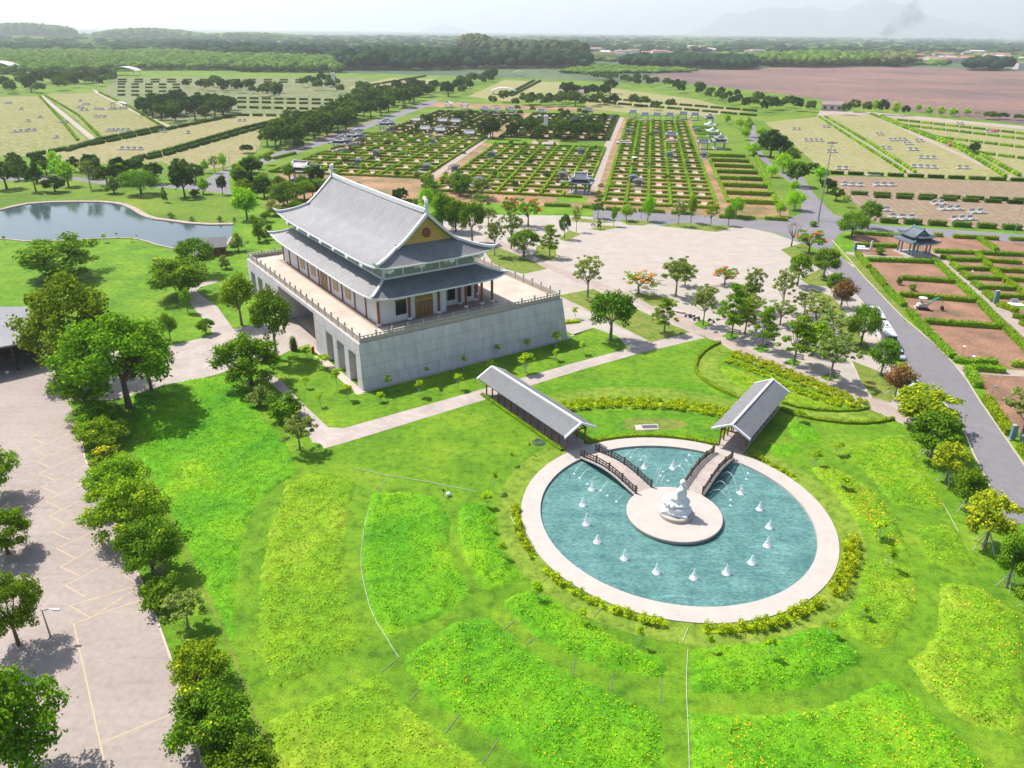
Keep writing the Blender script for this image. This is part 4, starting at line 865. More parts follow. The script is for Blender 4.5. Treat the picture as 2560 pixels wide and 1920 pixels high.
# plain houses and halls
def house(name,loc,rz,w,d,h,rh,label,wall,roof,group=None,win=True):
    e=empty(name,(loc[0],loc[1],0),rz); tag(e,label,'house',group)
    b=MB(); b.box((0,0,h/2),(w,d,h)); b.add([(-w/2+.01,-d/2+.01,h),(-w/2+.01,d/2-.01,h),(-w/2+.01,0,h+rh-.1),(w/2-.01,-d/2+.01,h),(w/2-.01,d/2-.01,h),(w/2-.01,0,h+rh-.1)],[(0,1,2),(3,5,4)]); b.build('wall',wall,e)
    ov=.5; b=MB()
    for s in(-1,1): b.hexa([(-w/2-ov,0,h+rh),(w/2+ov,0,h+rh),(w/2+ov,s*(d/2+ov),h-.2),(-w/2-ov,s*(d/2+ov),h-.2),(-w/2-ov,0,h+rh+.2),(w/2+ov,0,h+rh+.2),(w/2+ov,s*(d/2+ov),h),(-w/2-ov,s*(d/2+ov),h)])
    b.build('roof',roof,e)
    if win:
        for i in range(3):
            x=-w/2+w*(i+.5)/3; b=MB(); b.box((x,-d/2-.02,h*.5),(w*.14,.1,h*.45)); b.build('window' if i!=1 else 'door',M['glass'],e)
    return e
M['rooft']=mat('brown_roof',(.30,.22,.20),.7,.15,.4); M['roofr']=mat('red_roof',(.42,.20,.13),.7,.2,.4); M['roofw']=mat('pale_sheet_roof',(.62,.60,.58),.6,.15,.3); M['wallc']=mat('cream_wall',(.62,.56,.50),.8,.1,.3)
house('guard_house',G('I',795,800),rad(-8),24,10,6,3,'white house with brown tiled roof in front of dark trees beyond the plots',M['wallc'],M['rooft'])
house('guard_house',G('H',170,835),rad(-25),17,9,5,2.5,'small white house with a brown roof at the corner of the brown field',M['wallc'],M['rooft'])
house('lake_house',(G('D',1385,345)),rad(20),6.2,5.4,2.6,2.0,'small hip-roofed brick pump house by the lake behind a dark tree',M['copper'],M['tile'])
# workshop hall at left: broad curved roof over a dark open bay
e=empty('hall',(0,0,0)); tag(e,'low open hall with a broad grey curved roof at the left edge','hall')
c=[G('D',250,690,6),G('D',262,905,5.2),G('D',-700,1110,5.2),G('D',-700,640,6)]
V=[];Fc=[];U=[]
P00=Vector((*G('D',175,685,6.3),6.3));P10=Vector((*G('D',268,905,5.2),5.2));P01=Vector((*G('D',-800,760,6.3),6.3));P11=Vector((*G('D',-800,1130,5.2),5.2))
def fn(s,t_):
    a=P00.lerp(P01,s);b_=P10.lerp(P11,s); v=a.lerp(b_,t_); v.z+=.9*math.sin(PI*t_)*.5+ .5*math.sin(PI*min(1,s*1.6)); return tuple(v)
grid(V,Fc,U,fn,16,10,lambda s,t_:(s*30,t_*14)); 
r=mesh_np('roof',V,Fc,M['tile'],e,uv=U); bm=bmesh.new(); bm.from_mesh(r.data)
for f in bm.faces:
    if f.normal.z<0: f.normal_flip()
bm.to_mesh(r.data); bm.free(); thick(r,.35)
for s in(.03,.2,.4,.6,.8):
    for t_ in (.05,.95):
        p=fn(s,t_); b=MB(); b.box((p[0],p[1],p[2]/2-.3),(.4,.4,p[2]-.5)); b.build('post',M['darkwood'],e)
bk=[fn(0.02,.1),fn(0.98,.1)]; b=MB(); q=fn(.98,.5); p=fn(.04,.5); b.sweep([(p[0],p[1],0),(q[0],q[1],0)],.3,5.6); b.build('added_dark_wall',M['darkwood'],e); b=MB(); p=fn(.02,.97); b.sweep([(bk[0][0],bk[0][1],0),(p[0],p[1],0)],.3,5.0); b.build('added_dark_end',M['darkwood'],e)  # dark walls added under the roof so the open bay goes black
# ---------------- foliage builders ----------------
def quads(rng,cen,nrm,size,asp=.6):
    n=len(cen); a=rng.normal(size=(n,3)); a-=nrm*(a*nrm).sum(1)[:,None]; a/=np.linalg.norm(a,axis=1)[:,None]+1e-9; b=np.cross(nrm,a)
    s=size*(rng.uniform(.6,1.25,n))[:,None]
    v=np.stack([cen-a*s,cen+b*s*asp,cen+a*s,cen-b*s*asp],1).reshape(-1,3)   # diamond leaf
    f=np.arange(4*n).reshape(-1,4); return v,f
def cloud(rng,blobs,n,size,up=.35):
    """leaves spread in a set of ellipsoid blobs"""
    c=np.array([b[0] for b in blobs]);r=np.array([b[1] for b in blobs]); w=(r[:,0]*r[:,1]); w=w/w.sum(); k=rng.choice(len(blobs),n,p=w)
    d=rng.normal(size=(n,3)); d/=np.linalg.norm(d,axis=1)[:,None]; q=rng.uniform(0,1,n)**.33
    q=q*.75+.3*rng.uniform(0,1,n)+(rng.uniform(0,1,n)<.12)*rng.uniform(0,.55,n)
    p=c[k]+d*r[k]*q[:,None]; nr=d+rng.normal(size=(n,3))*.55; nr[:,2]+=up; nr/=np.linalg.norm(nr,axis=1)[:,None]
    return quads(rng,p,nr,size)
def limbs(rng,h0,targets,r0,bend=.0,split=.45,n=6):
    b=MB(); top=np.array([rng.uniform(-.1,.1),rng.uniform(-.1,.1),h0])
    b.tube([(0,0,-.15),(bend*.3,0,h0*.35),(bend*.7+rng.uniform(-.05,.05),0,h0*.7),(bend,0,h0)],[r0*1.25,r0,r0*.85,r0*.7],7)
    for t_ in targets:
        t_=np.array(t_); m_=np.array([bend,0,h0*.9])*.5+t_*.5; m_[2]-=abs(t_[2]-h0)*.12; s0=(bend*.8,0,h0*rng.uniform(.72,.98))
        b.tube([s0,tuple(m_+rng.uniform(-.15,.15,3)),tuple(t_)],[r0*.5,r0*.32,r0*.1],5)
    return b
PROTO={}
def mkproto(key,leaf,bark,H,Wd,seed,style,leaves,lsize,trunk=.25,flower=None,fn_=0,stakes=False):
    rng=np.random.default_rng(seed); R=Wd/2; bl=[]
    if style=='broad':
        nb=56
        for i in range(nb):
            a=rng.uniform(0,6.283); e=rng.uniform(-.62,1.); ce=math.sqrt(max(0,1-e*e)); q=rng.uniform(.55,.95)
            c=(R*q*ce*math.cos(a),R*q*ce*math.sin(a),H*.58+ (H*.40)*e*q); s=R*rng.uniform(.16,.33); bl.append((c,(s,s,s*.7)))
    elif style=='dome':
        for i in range(60):
            a=rng.uniform(0,6.283); e=rng.uniform(-.7,1.); ce=math.sqrt(1-e*e); q=rng.uniform(.6,.88)
            s=R*rng.uniform(.2,.34); bl.append(((R*q*ce*math.cos(a),R*q*ce*math.sin(a),H*.58+H*.38*e*q),(s,s,s*.85)))
    elif style=='tier':
        nt=5
        for k in range(nt):
            z=H*(.34+.145*k); rr=R*(1-.14*k)
            for i in range(int(13-k)):
                a=rng.uniform(0,6.283); q=rng.uniform(.15,1.); s=R*rng.uniform(.14,.30); bl.append(((rr*q*math.cos(a),rr*q*math.sin(a),z+rng.uniform(-.3,.3)),(s,s,s*.38)))
    elif style=='sparse':
        for i in range(58):
            a=rng.uniform(0,6.283); e=rng.uniform(-.55,1); ce=math.sqrt(max(0,1-e*e)); q=rng.uniform(.3,1.0); s=R*rng.uniform(.10,.24); bl.append(((R*q*ce*math.cos(a),R*q*ce*math.sin(a),H*.58+H*.40*e*q),(s,s,s*.6)))
    elif style=='full':
        for i in range(70):
            a=rng.uniform(0,6.283); e=rng.uniform(-1,1.); ce=math.sqrt(max(0,1-e*e)); q=rng.uniform(.45,1.); s=R*rng.uniform(.15,.32)
            bl.append(((R*q*ce*math.cos(a),R*q*ce*math.sin(a),H*.52+H*.42*e*q),(s,s,s*.8)))
    elif style=='cone':
        for i in range(50):
            z=rng.uniform(.12,1); rr=R*(1-z)**.6*rng.uniform(.5,.95); a=rng.uniform(0,6.283); s=R*.3*(1.15-z*.7); bl.append(((rr*math.cos(a),rr*math.sin(a),H*(.08+.88*z)),(s,s,s)))
    elif style=='egg':
        for i in range(40):
            a=rng.uniform(0,6.283); e=rng.uniform(-1,1); ce=math.sqrt(1-e*e); q=rng.uniform(.4,.82); s=R*rng.uniform(.25,.42); bl.append(((R*q*ce*math.cos(a),R*q*ce*math.sin(a),H*.60+H*.36*e*q),(s,s,s)))
    elif style=='shrub':
        for i in range(22):
            a=rng.uniform(0,6.283); q=rng.uniform(0,.85); s=R*rng.uniform(.2,.4); bl.append(((R*q*math.cos(a),R*q*math.sin(a),H*rng.uniform(.25,.8)*(1-q*.35)),(s,s,s*.8)))
    elif style=='twig':
        for i in range(7):
            a=rng.uniform(0,6.283); q=rng.uniform(.1,.75); s=R*rng.uniform(.3,.55); bl.append(((R*q*math.cos(a),R*q*math.sin(a),H*rng.uniform(.62,.95)),(s,s,s*.6)))
    e=empty(key); e['proto']=1
    hb=H*(.38 if style in('broad','dome','egg','sparse','tier') else .3)
    if style=='bare':
        b=limbs(rng,H*.4,[(R*rng.uniform(.3,1)*math.cos(a),R*rng.uniform(.3,1)*math.sin(a),H*rng.uniform(.75,1)) for a in rng.uniform(0,6.28,12)],trunk); b.build('trunk',M[bark],e); 
        v,f=cloud(rng,[((R*.5*math.cos(a),R*.5*math.sin(a),H*.85),(R*.4,R*.4,R*.2)) for a in rng.uniform(0,6.28,6)],leaves,lsize); mesh_np('crown',v,f,M[leaf],e)
    else:
        idx=rng.choice(len(bl),min(len(bl),11 if style in('sparse','tier') else 7),replace=False)
        b=limbs(rng,hb,[bl[i][0] for i in idx],trunk,bend=rng.uniform(-.2,.2)*trunk*2); b.build('stem' if style in('shrub','twig') else 'trunk',M[bark],e)
        v,f=cloud(rng,bl,leaves,lsize); mesh_np('crown',v,f,M[leaf],e)
        if flower:
            fb=[bl[i] for i in rng.choice(len(bl),max(3,len(bl)//4),replace=False)]; fb=[((c[0]*1.06,c[1]*1.06,c[2]+r[2]*.5),(r[0]*.8,r[1]*.8,r[2]*.5)) for c,r in fb if c[2]>H*.5] or fb
            v,f=cloud(rng,fb,fn_,lsize*.8); mesh_np('blossom',v,f,M[flower],e)
    if stakes:
        for k in range(4):
            a=k*PI/2+.4; b=MB(); b.tube([(1.5*math.cos(a),1.5*math.sin(a),-.05),(.12*math.cos(a),.12*math.sin(a),1.9)],.05,5); b.build('support_stake',M['stake'],e)
    PROTO[key]=(e,H,Wd); return e
mkproto('bigtree','l_mid','bark',10,11,1,'broad',12500,.21,.30)
mkproto('fulltree','l_mid','bark',9,8,31,'full',9500,.19,.25)
mkproto('fulldark','l_dark','bark',8,7,32,'full',7500,.18,.22)
mkproto('bigdark','l_dark','bark',8,10,2,'dome',9000,.20,.28)
mkproto('bigyellow','l_dark','bark',9,8.5,3,'full',9500,.20,.24,'f_yel',110)
mkproto('roundtree','l_dark','barkg',7,5.5,4,'dome',4600,.17,.2)
mkproto('roundmid','l_mid','barkg',7,5.0,5,'egg',3600,.17,.17)
mkproto('tiertree','l_mid','barkg',8,6.5,6,'tier',4200,.18,.17)
mkproto('tiertree2','l_grey','barkg',8,6.0,7,'sparse',4200,.16,.15)
mkproto('sparse','l_grey','barkg',7.5,4.8,8,'sparse',2600,.15,.14)
mkproto('flame','l_mid','bark',7,6,9,'sparse',2600,.17,.16,'f_red',700)
mkproto('coral','l_mid','barkg',6.5,6,10,'sparse',2000,.16,.16,'f_org',420)
mkproto('rusty','l_rust','barkg',5.5,4.5,11,'egg',2600,.15,.13,stakes=True)
mkproto('staked','l_dark','barkg',6.5,5.5,12,'dome',5200,.17,.17,stakes=True)
mkproto('stakedyel','l_yel','barkg',6.5,5.5,13,'broad',4600,.17,.17,stakes=True)
mkproto('limetree','l_lime','barkg',6,5,14,'egg',3000,.17,.14)
mkproto('conic','l_dark','bark',6,4,15,'cone',3600,.15,.15)
mkproto('willow','l_lime','barkg',8,6,16,'egg',5200,.2,.2)
mkproto('young','l_sap','stake',2.3,1.0,17,'twig',300,.10,.028)
mkproto('youngb','l_sap','stake',2.6,1.2,18,'twig',520,.10,.03)
mkproto('bush','l_dark','bark',3,3.4,19,'shrub',1700,.15,.1)
mkproto('bushgrey','l_grey','bark',3,3.4,20,'shrub',1100,.14,.08)
mkproto('bushyel','l_olive','bark',3,3.4,21,'shrub',1300,.15,.09,'f_yel',90)
mkproto('bare','l_rust','barkg',6.5,4,22,'bare',120,.13,.15)
mkproto('fardark','l_far','bark',9,8,23,'dome',1500,.45,.3)
mkproto('farmid','l_farm','bark',9,8,24,'broad',1500,.45,.3)
mkproto('farolive','l_farm','bark',8,7,25,'dome',1300,.42,.25)
mkproto('farlime','l_lime','bark',6,5,26,'egg',900,.32,.2)
mkproto('redfar','f_pink','bark',3,4,27,'shrub',500,.2,.1)
mkproto('rowtree','l_mid','bark',8.5,8,28,'full',9000,.19,.22,'f_yel',70)
for e,_,_ in PROTO.values():
    for c in [e]+list(e.children): COL.objects.unlink(c)
used={}
RG=random.Random(11); PUTS=[]
def put(key,loc,h,w,name,label,cat='tree',group=None,rz=None,lean=0.):
    if rz is None: rz=RG.uniform(0,6.28)
    PUTS.append((key,loc,h,w,name,label,cat,group,rz,lean))
def put_now(key,loc,h,w,name,label,cat='tree',group=None,rz=None,lean=0.):
    pe,H,Wd=PROTO[key]; e=pe.copy(); 
    if 'proto' in e: del e['proto']
    COL.objects.link(e); e.name=name; e.location=(loc[0],loc[1],0); s=w/Wd; e.scale=(s,s,h/H); e.rotation_euler=(0,lean,RG.uniform(0,6.28) if rz is None else rz)
    for ch in pe.children:
        c=ch.copy(); COL.objects.link(c); c.parent=e
    tag(e,label,cat,group); return e
def T(k,key,bx,by,ty,wpx,label,name='tree',cat='tree',group=None,hs=1.):
    p=G(k,bx,by); wm=max(.5,wpx*pxm(k,p)); h=max(.8,hgt(k,bx,by,ty))*hs; h=max(h*.7,h-wm*.12); return put(key,p,h,wm,name,label,cat,group)
# hero trees
for a in [
('D','fulldark',410,500,150,500,'dense dark round tree on the lawn by the lake shore at far left'),
('D','fulltree',500,1130,400,530,'big leafy tree with yellow blossom beside the curved hall roof'),
('D','bigtree',830,1335,640,690,'tall spreading tree with a bare brown trunk at the foot of the driveway'),
('D','bigdark',975,1225,800,330,'darker tree just behind the tall spreading tree on the driveway'),
('D','bigyellow',1170,620,290,370,'broad yellow-flowered tree at the head of the curved garden path'),
('D','roundtree',1275,480,200,230,'dark tree in front of the small brick pump house'),
('D','bushgrey',1455,440,320,120,'grey-green bush between the pump house and the temple podium','bush'),
('D','roundmid',1210,725,545,85,'slim tree where the garden path bends'),
('D','roundmid',1555,805,420,230,'light green tree on the lawn left of the podium openings'),
('D','roundtree',1780,1020,500,250,'upright dark green tree in front of the podium passage'),
('D','roundmid',1098,905,700,115,'slender young tree on the lawn left of the garden path'),
('D','roundtree',1328,862,745,115,'small round tree between the garden path and driveway'),
('D','fulltree',1620,1190,800,400,'leafy tree with arching branches on the edge of the driveway, left of the podium'),
('D','bushgrey',1670,1330,1150,230,'greyish twiggy shrub beside the narrow path left of the podium lawn','bush'),
('D','bush',1820,1400,1180,250,'dark shrub on the left edge of the podium lawn','bush'),
('D','tiertree2',1930,1610,1330,240,'open greyish tree where the long path turns, left end'),
('D','bushgrey',1535,330,170,150,'grey-green tree at the right end of the lake','bush'),
('D','conic',1665,270,105,100,'dark upright tree behind the back-left corner of the podium'),
('A','willow',1590,1410,1160,190,'bright lime green tree at the right end of the lake lawn'),
('A','bigdark',1850,1330,1130,230,'large dark tree immediately left of the temple roof'),
('A','bushgrey',1770,1385,1240,170,'round grey-green tree left of the upturned roof corner'),
('A','fardark',1700,1270,1120,130,'dark tree right of the bright lime tree'),
('A','roundmid',1960,1290,1130,170,'mid green tree touching the rear roof slope'),
('A','farlime',1560,1190,1105,140,'small leafy tree behind the bright lime tree'),
('A','roundtree',2050,1260,1120,160,'tree behind the rear end of the temple ridge'),
('A','roundmid',1900,1360,1270,110,'low green tree under the upturned roof corner'),
('E','roundtree',660,765,425,250,'dark rounded tree at the crossing of paths right of the podium'),
('E','sparse',528,515,220,175,'tall airy tree on the lawn at the near-left edge of the plaza'),
('E','coral',820,492,330,230,'half bare tree with coral blossom on its left side'),
('E','tiertree2',1035,505,230,210,'tall airy tree with a little red blossom at the plaza edge'),
('E','flame',1315,445,320,160,'small tree with thin red blossom at the plaza edge'),
('E','tiertree',968,716,490,155,'layered tree at the right tip of the triangular lawn'),
('E','tiertree2',1192,675,420,160,'tree with a pale trunk beside the parked motorbikes'),
('E','tiertree',1355,745,400,195,'tall light tree in the second pit of the promenade row'),
('E','sparse',1470,592,290,125,'thin-crowned tree with a bare top behind the promenade row'),
('E','sparse',1645,600,290,145,'thin-crowned tree left of the dark tree at the plaza side'),
('E','tiertree',1530,815,540,165,'layered dark tree in the third pit of the promenade row'),
('E','tiertree',1715,902,580,235,'wide layered tree in the fourth pit, beside a bench'),
('E','sparse',1830,705,460,200,'bare-topped tree with low leafy boughs behind the fourth pit'),
('E','tiertree2',1922,992,640,270,'feathery pale green tree in the last pit of the promenade row'),
('E','bigdark',2100,790,520,190,'dense olive-topped tree hiding the side of the parked bus'),
('E','staked',1885,402,200,175,'staked round tree on the verge above the rusty tree'),
('E','roundtree',1735,450,230,145,'dark green tree at the right edge of the plaza'),
('E','flame',1800,262,95,200,'brilliant red-flowering tree near the roundabout'),
('E','bare',1700,222,60,120,'leafless brownish tree left of the red-flowering tree'),
('E','staked',1945,512,350,115,'small green staked tree directly beside the rusty-leaved one'),
('E','rusty',1985,572,370,150,'rust-coloured staked tree by the right-hand road'),
('C','bigdark',1100,1525,1330,190,'broad dark tree at the road junction, left of the brown plots'),
('F','staked',735,922,660,175,'bright green staked tree in front of the parked bus'),
('F','rusty',820,1060,795,190,'rusty green staked tree above the small white van'),
('F','stakedyel',1000,1235,950,385,'wide yellow-topped tree at the end of the promenade'),
('F','staked',1035,1425,1095,325,'largest dark tree on the meadow edge by the road'),
('F','stakedyel',1130,1575,1290,215,'smaller staked tree with one yellow side by the road'),
('M','staked',1435,362,100,165,'slim-crowned staked tree between road and meadow, below the yellow-sided one'),
('M','stakedyel',1535,545,210,250,'large golden-topped staked tree beside the road'),
('M','staked',1650,745,420,175,'staked tree cut by the right edge of the view, upper one'),
('M','staked',1760,860,660,170,'staked tree at the right edge of the view, lower one'),
('F','sparse',1590,1300,930,280,'open branching tree in the hedged plot right of the road'),
('B','bigyellow',745,1490,1220,170,'yellow-dotted tree behind the front gable of the temple'),
('B','roundmid',660,1480,1200,150,'leafy green tree just behind the temple gable'),
('B','roundtree',850,1560,1260,165,'twin-trunked tree right of the temple gable'),
('B','roundmid',620,1490,1330,120,'dark bushy tree peeping over the temple ridge'),
('B','limetree',560,1370,1180,115,'light green tree beside the ridge finial'),
('B','tiertree2',995,1645,1370,125,'slender tree on the lawn strip right of the gable'),
('B','sparse',1100,1600,1310,145,'airy tree left of the dark tree behind the podium corner'),
('B','roundtree',1182,1650,1440,205,'dark round tree on the lawn behind the podium corner'),
('B','flame',1210,1452,1240,190,'red and green flowering tree with a stout trunk, left part of the plaza'),
('B','flame',1095,1440,1240,130,'red-flowering tree left of the stout-trunked one'),
('B','tiertree',1348,1652,1420,150,'stout-trunked tree on the small lawn at left of the plaza'),
('B','roundtree',1443,1537,1355,75,'slim upright tree on the plaza left of centre'),
('B','sparse',1520,1490,1290,65,'thin pale tree on the plaza edge by the road'),
('B','tiertree',1658,1405,1210,95,'two-stemmed tree beside the dark pavilion'),
('B','conic',1665,1475,1395,38,'small upright shrub-like tree below the two-stemmed tree'),
('B','roundmid',1760,1455,1310,52,'thin tree on the road edge, first right of the pavilion'),
('B','limetree',1840,1420,1290,95,'bright green tree on the road edge right of the pavilion'),
('B','limetree',1978,1422,1230,95,'bright upright tree on the road edge, far right of the pavilion'),
('B','tiertree2',2175,1452,1250,90,'thin reddish-stemmed tree beyond the bright upright one'),
('C','limetree',735,1352,1195,135,'bright lime tree on the corner by the junction, left side'),
('C','limetree',640,1392,1270,90,'green tree left of the bright lime corner tree'),
('C','limetree',360,1402,1240,95,'bright tree in front of the short hedge rows'),
('C','roundmid',310,1452,1300,80,'darker tree on the plaza side of the road'),
('C','coral',195,1462,1270,110,'thin red-tinted tree on the verge'),
('C','roundmid',68,1432,1230,80,'green tree on the verge left of the red-tinted tree'),
('C','roundtree',1205,1472,1255,140,'dark tree between the striped plots and the junction'),
('C','bush',865,1455,1400,70,'clipped green bush on the roundabout island','bush'),
('B','bush',570,1185,1095,115,'grey palm-like bush at the foot of the left cemetery path','bush'),
('B','bushyel',665,1180,1115,70,'yellow bush beside the left cemetery path','bush'),
('B','bushgrey',480,1325,1260,60,'tufted grey bush behind the temple ridge','bush'),
('B','bushyel',110,1200,1155,80,'yellowish bush by the rear ridge end','bush'),
('B','fardark',390,1300,1190,110,'tree behind the middle of the temple ridge'),
('X','bush',200,700,430,260,'dark spreading bush beside the blue-grey pavilion','bush'),
('X','bush',940,1530,1300,200,'cut green bush on the second brown plot','bush'),
('X','bush',600,1400,1130,160,'uprooted dark shrub on the second brown plot','bush'),
]:
    k,key,bx,by,ty,w,lab=a[:7]; nm='bush' if len(a)>7 else 'tree'; T(k,key,bx,by,ty,w,lab,nm,nm)
def row(k,items,label,group,name='tree'):
    """items sorted left to right or near to far: (key,bx,by,ty,w)"""
    for i,(key,bx,by,ty,w) in enumerate(items):
        T(k,key,bx,by,ty,w,label.format(ORD[i]),name,name,group)
# car park edge (from the driveway down to the bottom of the view)
row('K',[('fulltree',410,-20,-330,250),('fulltree',450,40,-90,210),('rowtree',480,140,-10,240),('bushyel',510,230,110,210),('rowtree',590,400,160,290),('rowtree',620,570,270,330),('bigyellow',725,740,410,280),('bush',780,880,700,220),('tiertree2',890,1000,790,210),('rowtree',940,1260,1060,270),('bigyellow',1010,1540,1240,380),('fulldark',1150,1740,1520,360)],'{} tree along the car park edge, counting down from the driveway','trees between car park and meadow')
row('K',[('fulltree',-20,390,60,260),('fulltree',40,650,380,250),('bigtree',90,1080,690,300),('fulltree',150,1680,1080,440)],'{} leafy tree at the left edge of the car park, counting downwards','trees at the left edge of the car park')
row('K',[('bare',770,800,640,140),('bare',880,1120,1000,60)],'{} leafless grey sapling among the car park trees','bare saplings')
# lake side
row('A',[('farmid',45,1215,1005,170),('farolive',130,1130,985,110),('farmid',232,1232,1010,115),('fardark',355,1235,1115,145),('farlime',442,1200,1010,130),('sparse',585,1215,985,115),('farmid',690,1190,1040,120),('conic',735,1245,1112,120),('farlime',790,1180,1030,110),('bigdark',910,1252,1055,235),('fardark',1000,1180,1020,130),('conic',1062,1302,1190,48),('fardark',1190,1268,1030,155),('bush',1262,1262,1190,75),('farlime',1310,1247,1125,82),('farolive',1433,1252,1108,62)],'{} tree from the left along the lawn above the lake','trees along the far lake shore')
row('A',[('bushgrey',1105,1402,1345,72),('bushgrey',1240,1425,1375,62),('bushgrey',1410,1425,1370,58),('bushgrey',1510,1425,1385,42)],'{} grey bush from the left on the stone lake bank','bushes on the lake bank','bush')
row('A',[('farlime',1325,1112,1010,60),('sparse',1385,1112,975,70),('limetree',1436,1092,962,65),('fardark',1588,985,915,90),('limetree',1594,1110,988,112),('limetree',1668,1090,1030,60),('roundmid',1722,1062,970,72),('fardark',1930,960,890,70)],'{} tree from the left along the road left of the temple','trees on the diagonal road')
row('D',[('youngb',670,275,205,40),('young',755,245,200,22),('youngb',845,270,235,28),('young',880,255,215,20),('young',35,280,220,30)],'{} sapling on the lake lawn','saplings on the lake lawn','sapling')
# saplings
row('T',[('youngb',445,1310,1220,62),('youngb',540,1370,1262,110),('youngb',640,1510,1350,88),('young',432,1500,1412,62),('youngb',712,1580,1460,78),('young',530,1620,1520,60),('youngb',930,1590,1520,66),('youngb',985,1522,1400,55),('youngb',1180,1560,1430,70),('young',1228,1432,1350,42),('youngb',1435,1510,1388,70),('young',1470,1382,1272,40),('youngb',1660,1385,1310,75),('young',1690,1300,1200,40),('youngb',1885,1400,1245,100),('young',1895,1255,1162,60),('youngb',2082,1320,1232,50),('young',2080,1235,1105,95)],'{} sapling from the left on the lawn under the podium wall','saplings on the podium lawn','sapling')
row('L',[('young',1060,72,0,18),('young',965,125,50,36),('young',878,262,142,48),('youngb',848,340,252,62),('young',862,460,385,40),('young',915,600,505,58),('youngb',1100,815,703,70),('young',1325,925,838,64),('young',1610,1040,925,50)],'{} staked sapling round the left side of the pool, counting towards the viewer','saplings round the pool','sapling')
row('M',[('young',140,1080,972,50),('young',450,1115,972,62),('young',760,985,895,58),('youngb',918,905,810,55),('youngb',1045,655,512,66),('young',1005,500,385,80),('young',815,250,165,80),('young',680,130,30,60),('young',790,75,0,50)],'{} sapling round the right side of the pool, counting away from the viewer','saplings in the flower meadow','sapling')
row('E',[('young',345,880,800,40),('youngb',455,640,560,42),('young',500,840,750,52),('young',165,950,815,90),('youngb',1735,1230,1140,65),('young',1830,1490,1385,50),('young',1975,1420,1330,50)],'{} young staked tree near the paths, from left','saplings by the paths','sapling')
# groves far off
def grove(k,poly,n,keys,h,label,group,seed,w=1.,mind=5):
    rg=random.Random(seed); P=[G(k,x,y) for x,y in poly]; xs=[p[0] for p in P];ys=[p[1] for p in P]; got=[];tries=0
    while len(got)<n and tries<6000:
        tries+=1; x,y=rg.uniform(min(xs),max(xs)),rg.uniform(min(ys),max(ys)); ins=False; j=len(P)-1
        for i in range(len(P)):
            if (P[i][1]>y)!=(P[j][1]>y) and x<(P[j][0]-P[i][0])*(y-P[i][1])/(P[j][1]-P[i][1])+P[i][0]: ins=not ins
            j=i
        if not ins or any((x-a)**2+(y-b_)**2<mind*mind for a,b_ in got): continue
        got.append((x,y))
    got.sort(key=lambda p:p[0]/p[1])
    for i,(x,y) in enumerate(got):
        hh=h*rg.uniform(.75,1.2); put(rg.choice(keys),(x,y),hh,hh*rg.uniform(.8,1.1)*w,'tree',(ORD[i]+' from the left, ' if i<len(got)/2 else ORD[len(got)-1-i]+' from the right, ')+label,'tree',group)
FD=['fardark','farmid','farolive']
grove('B',[(20,1180),(500,1190),(960,870),(300,860),(-60,960)],26,['bushgrey','bush','farlime','bush'],3.6,'bush scattered among the left hedged plots','bushes among the plots',31,mind=7)
grove('B',[(560,1180),(1580,1230),(1690,950),(1010,930)],26,['bushgrey','bush','farlime','bush'],3.4,'bush scattered among the middle hedged plots','bushes among the plots',32,mind=7)
grove('B',[(1700,1230),(2300,1240),(2250,760),(1860,760)],24,['bushgrey','bush','farlime'],3.2,'bush scattered among the right hedged plots','bushes among the plots',33,mind=8)
grove('B',[(400,760),(1000,700),(1750,740),(1700,900),(1000,860),(500,860)],44,['bush','fardark','farmid'],5,'small tree in the rear hedged plots','bushes among the plots',34,mind=7)
# dense planting behind the temple
grove('A',[(1480,1300),(1500,1130),(1700,1100),(2100,1110),(2100,1230),(1950,1330),(1800,1400),(1640,1340)],16,['fulldark','roundtree','roundmid','fardark','fulltree'],8,'dark tree beside and behind the temple roof','dense trees left of the temple roof',21,mind=4.5)
grove('A',[(1300,1200),(-60,1180),(-60,1060),(500,1085),(1000,1120),(1300,1140)],20,['farmid','fardark','farolive','farlime'],8,'tree of the back row above the lake','back row of trees above the lake',22,mind=7)
grove('A',[(1700,1560),(1600,1480),(1620,1380),(1720,1420),(1760,1540)],7,['roundmid','bushgrey','bush'],3.5,'bush behind the back-left podium corner','bushes behind the podium',23,mind=3)
grove('B',[(520,1480),(560,1230),(900,1230),(1060,1280),(1050,1420),(860,1500),(700,1500)],10,['roundmid','tiertree2','fulldark','roundtree'],8,'tree right of the temple gable','trees right of the temple gable',24,mind=5)
grove('E',[(1050,430),(1600,560),(1900,640),(2000,760),(1900,900),(1500,760),(1250,640)],9,['tiertree2','tiertree','roundmid','sparse'],7,'tree standing among the tree pits of the promenade','extra trees of the promenade',25,mind=6)
grove('A',[(880,720),(1000,690),(1500,690),(1520,745),(1130,800),(960,760)],34,['fardark','farolive','fardark'],13,'dense dark grove beyond the pale grave fields','dark grove beyond the grave fields',1,mind=7)
grove('A',[(1700,960),(1780,880),(2200,750),(2300,760),(2250,830),(1950,930),(1850,970)],36,['farmid','farolive'],12.5,'olive tree belt left of the diagonal road','tree belt left of the diagonal road',2,mind=8)
grove('B',[(-50,800),(100,700),(150,620),(500,600),(560,640),(330,730),(150,780)],36,['farolive','farmid','fardark'],14,'wood along the upper diagonal road','wood along the upper diagonal road',3,mind=10)
grove('B',[(560,640),(480,600),(760,540),(1000,490),(1010,520),(850,570),(800,610)],30,['fardark','fardark','farolive'],12,'dark tree in the wood beyond the hedged plots','wood beyond the hedged plots',4,mind=13)
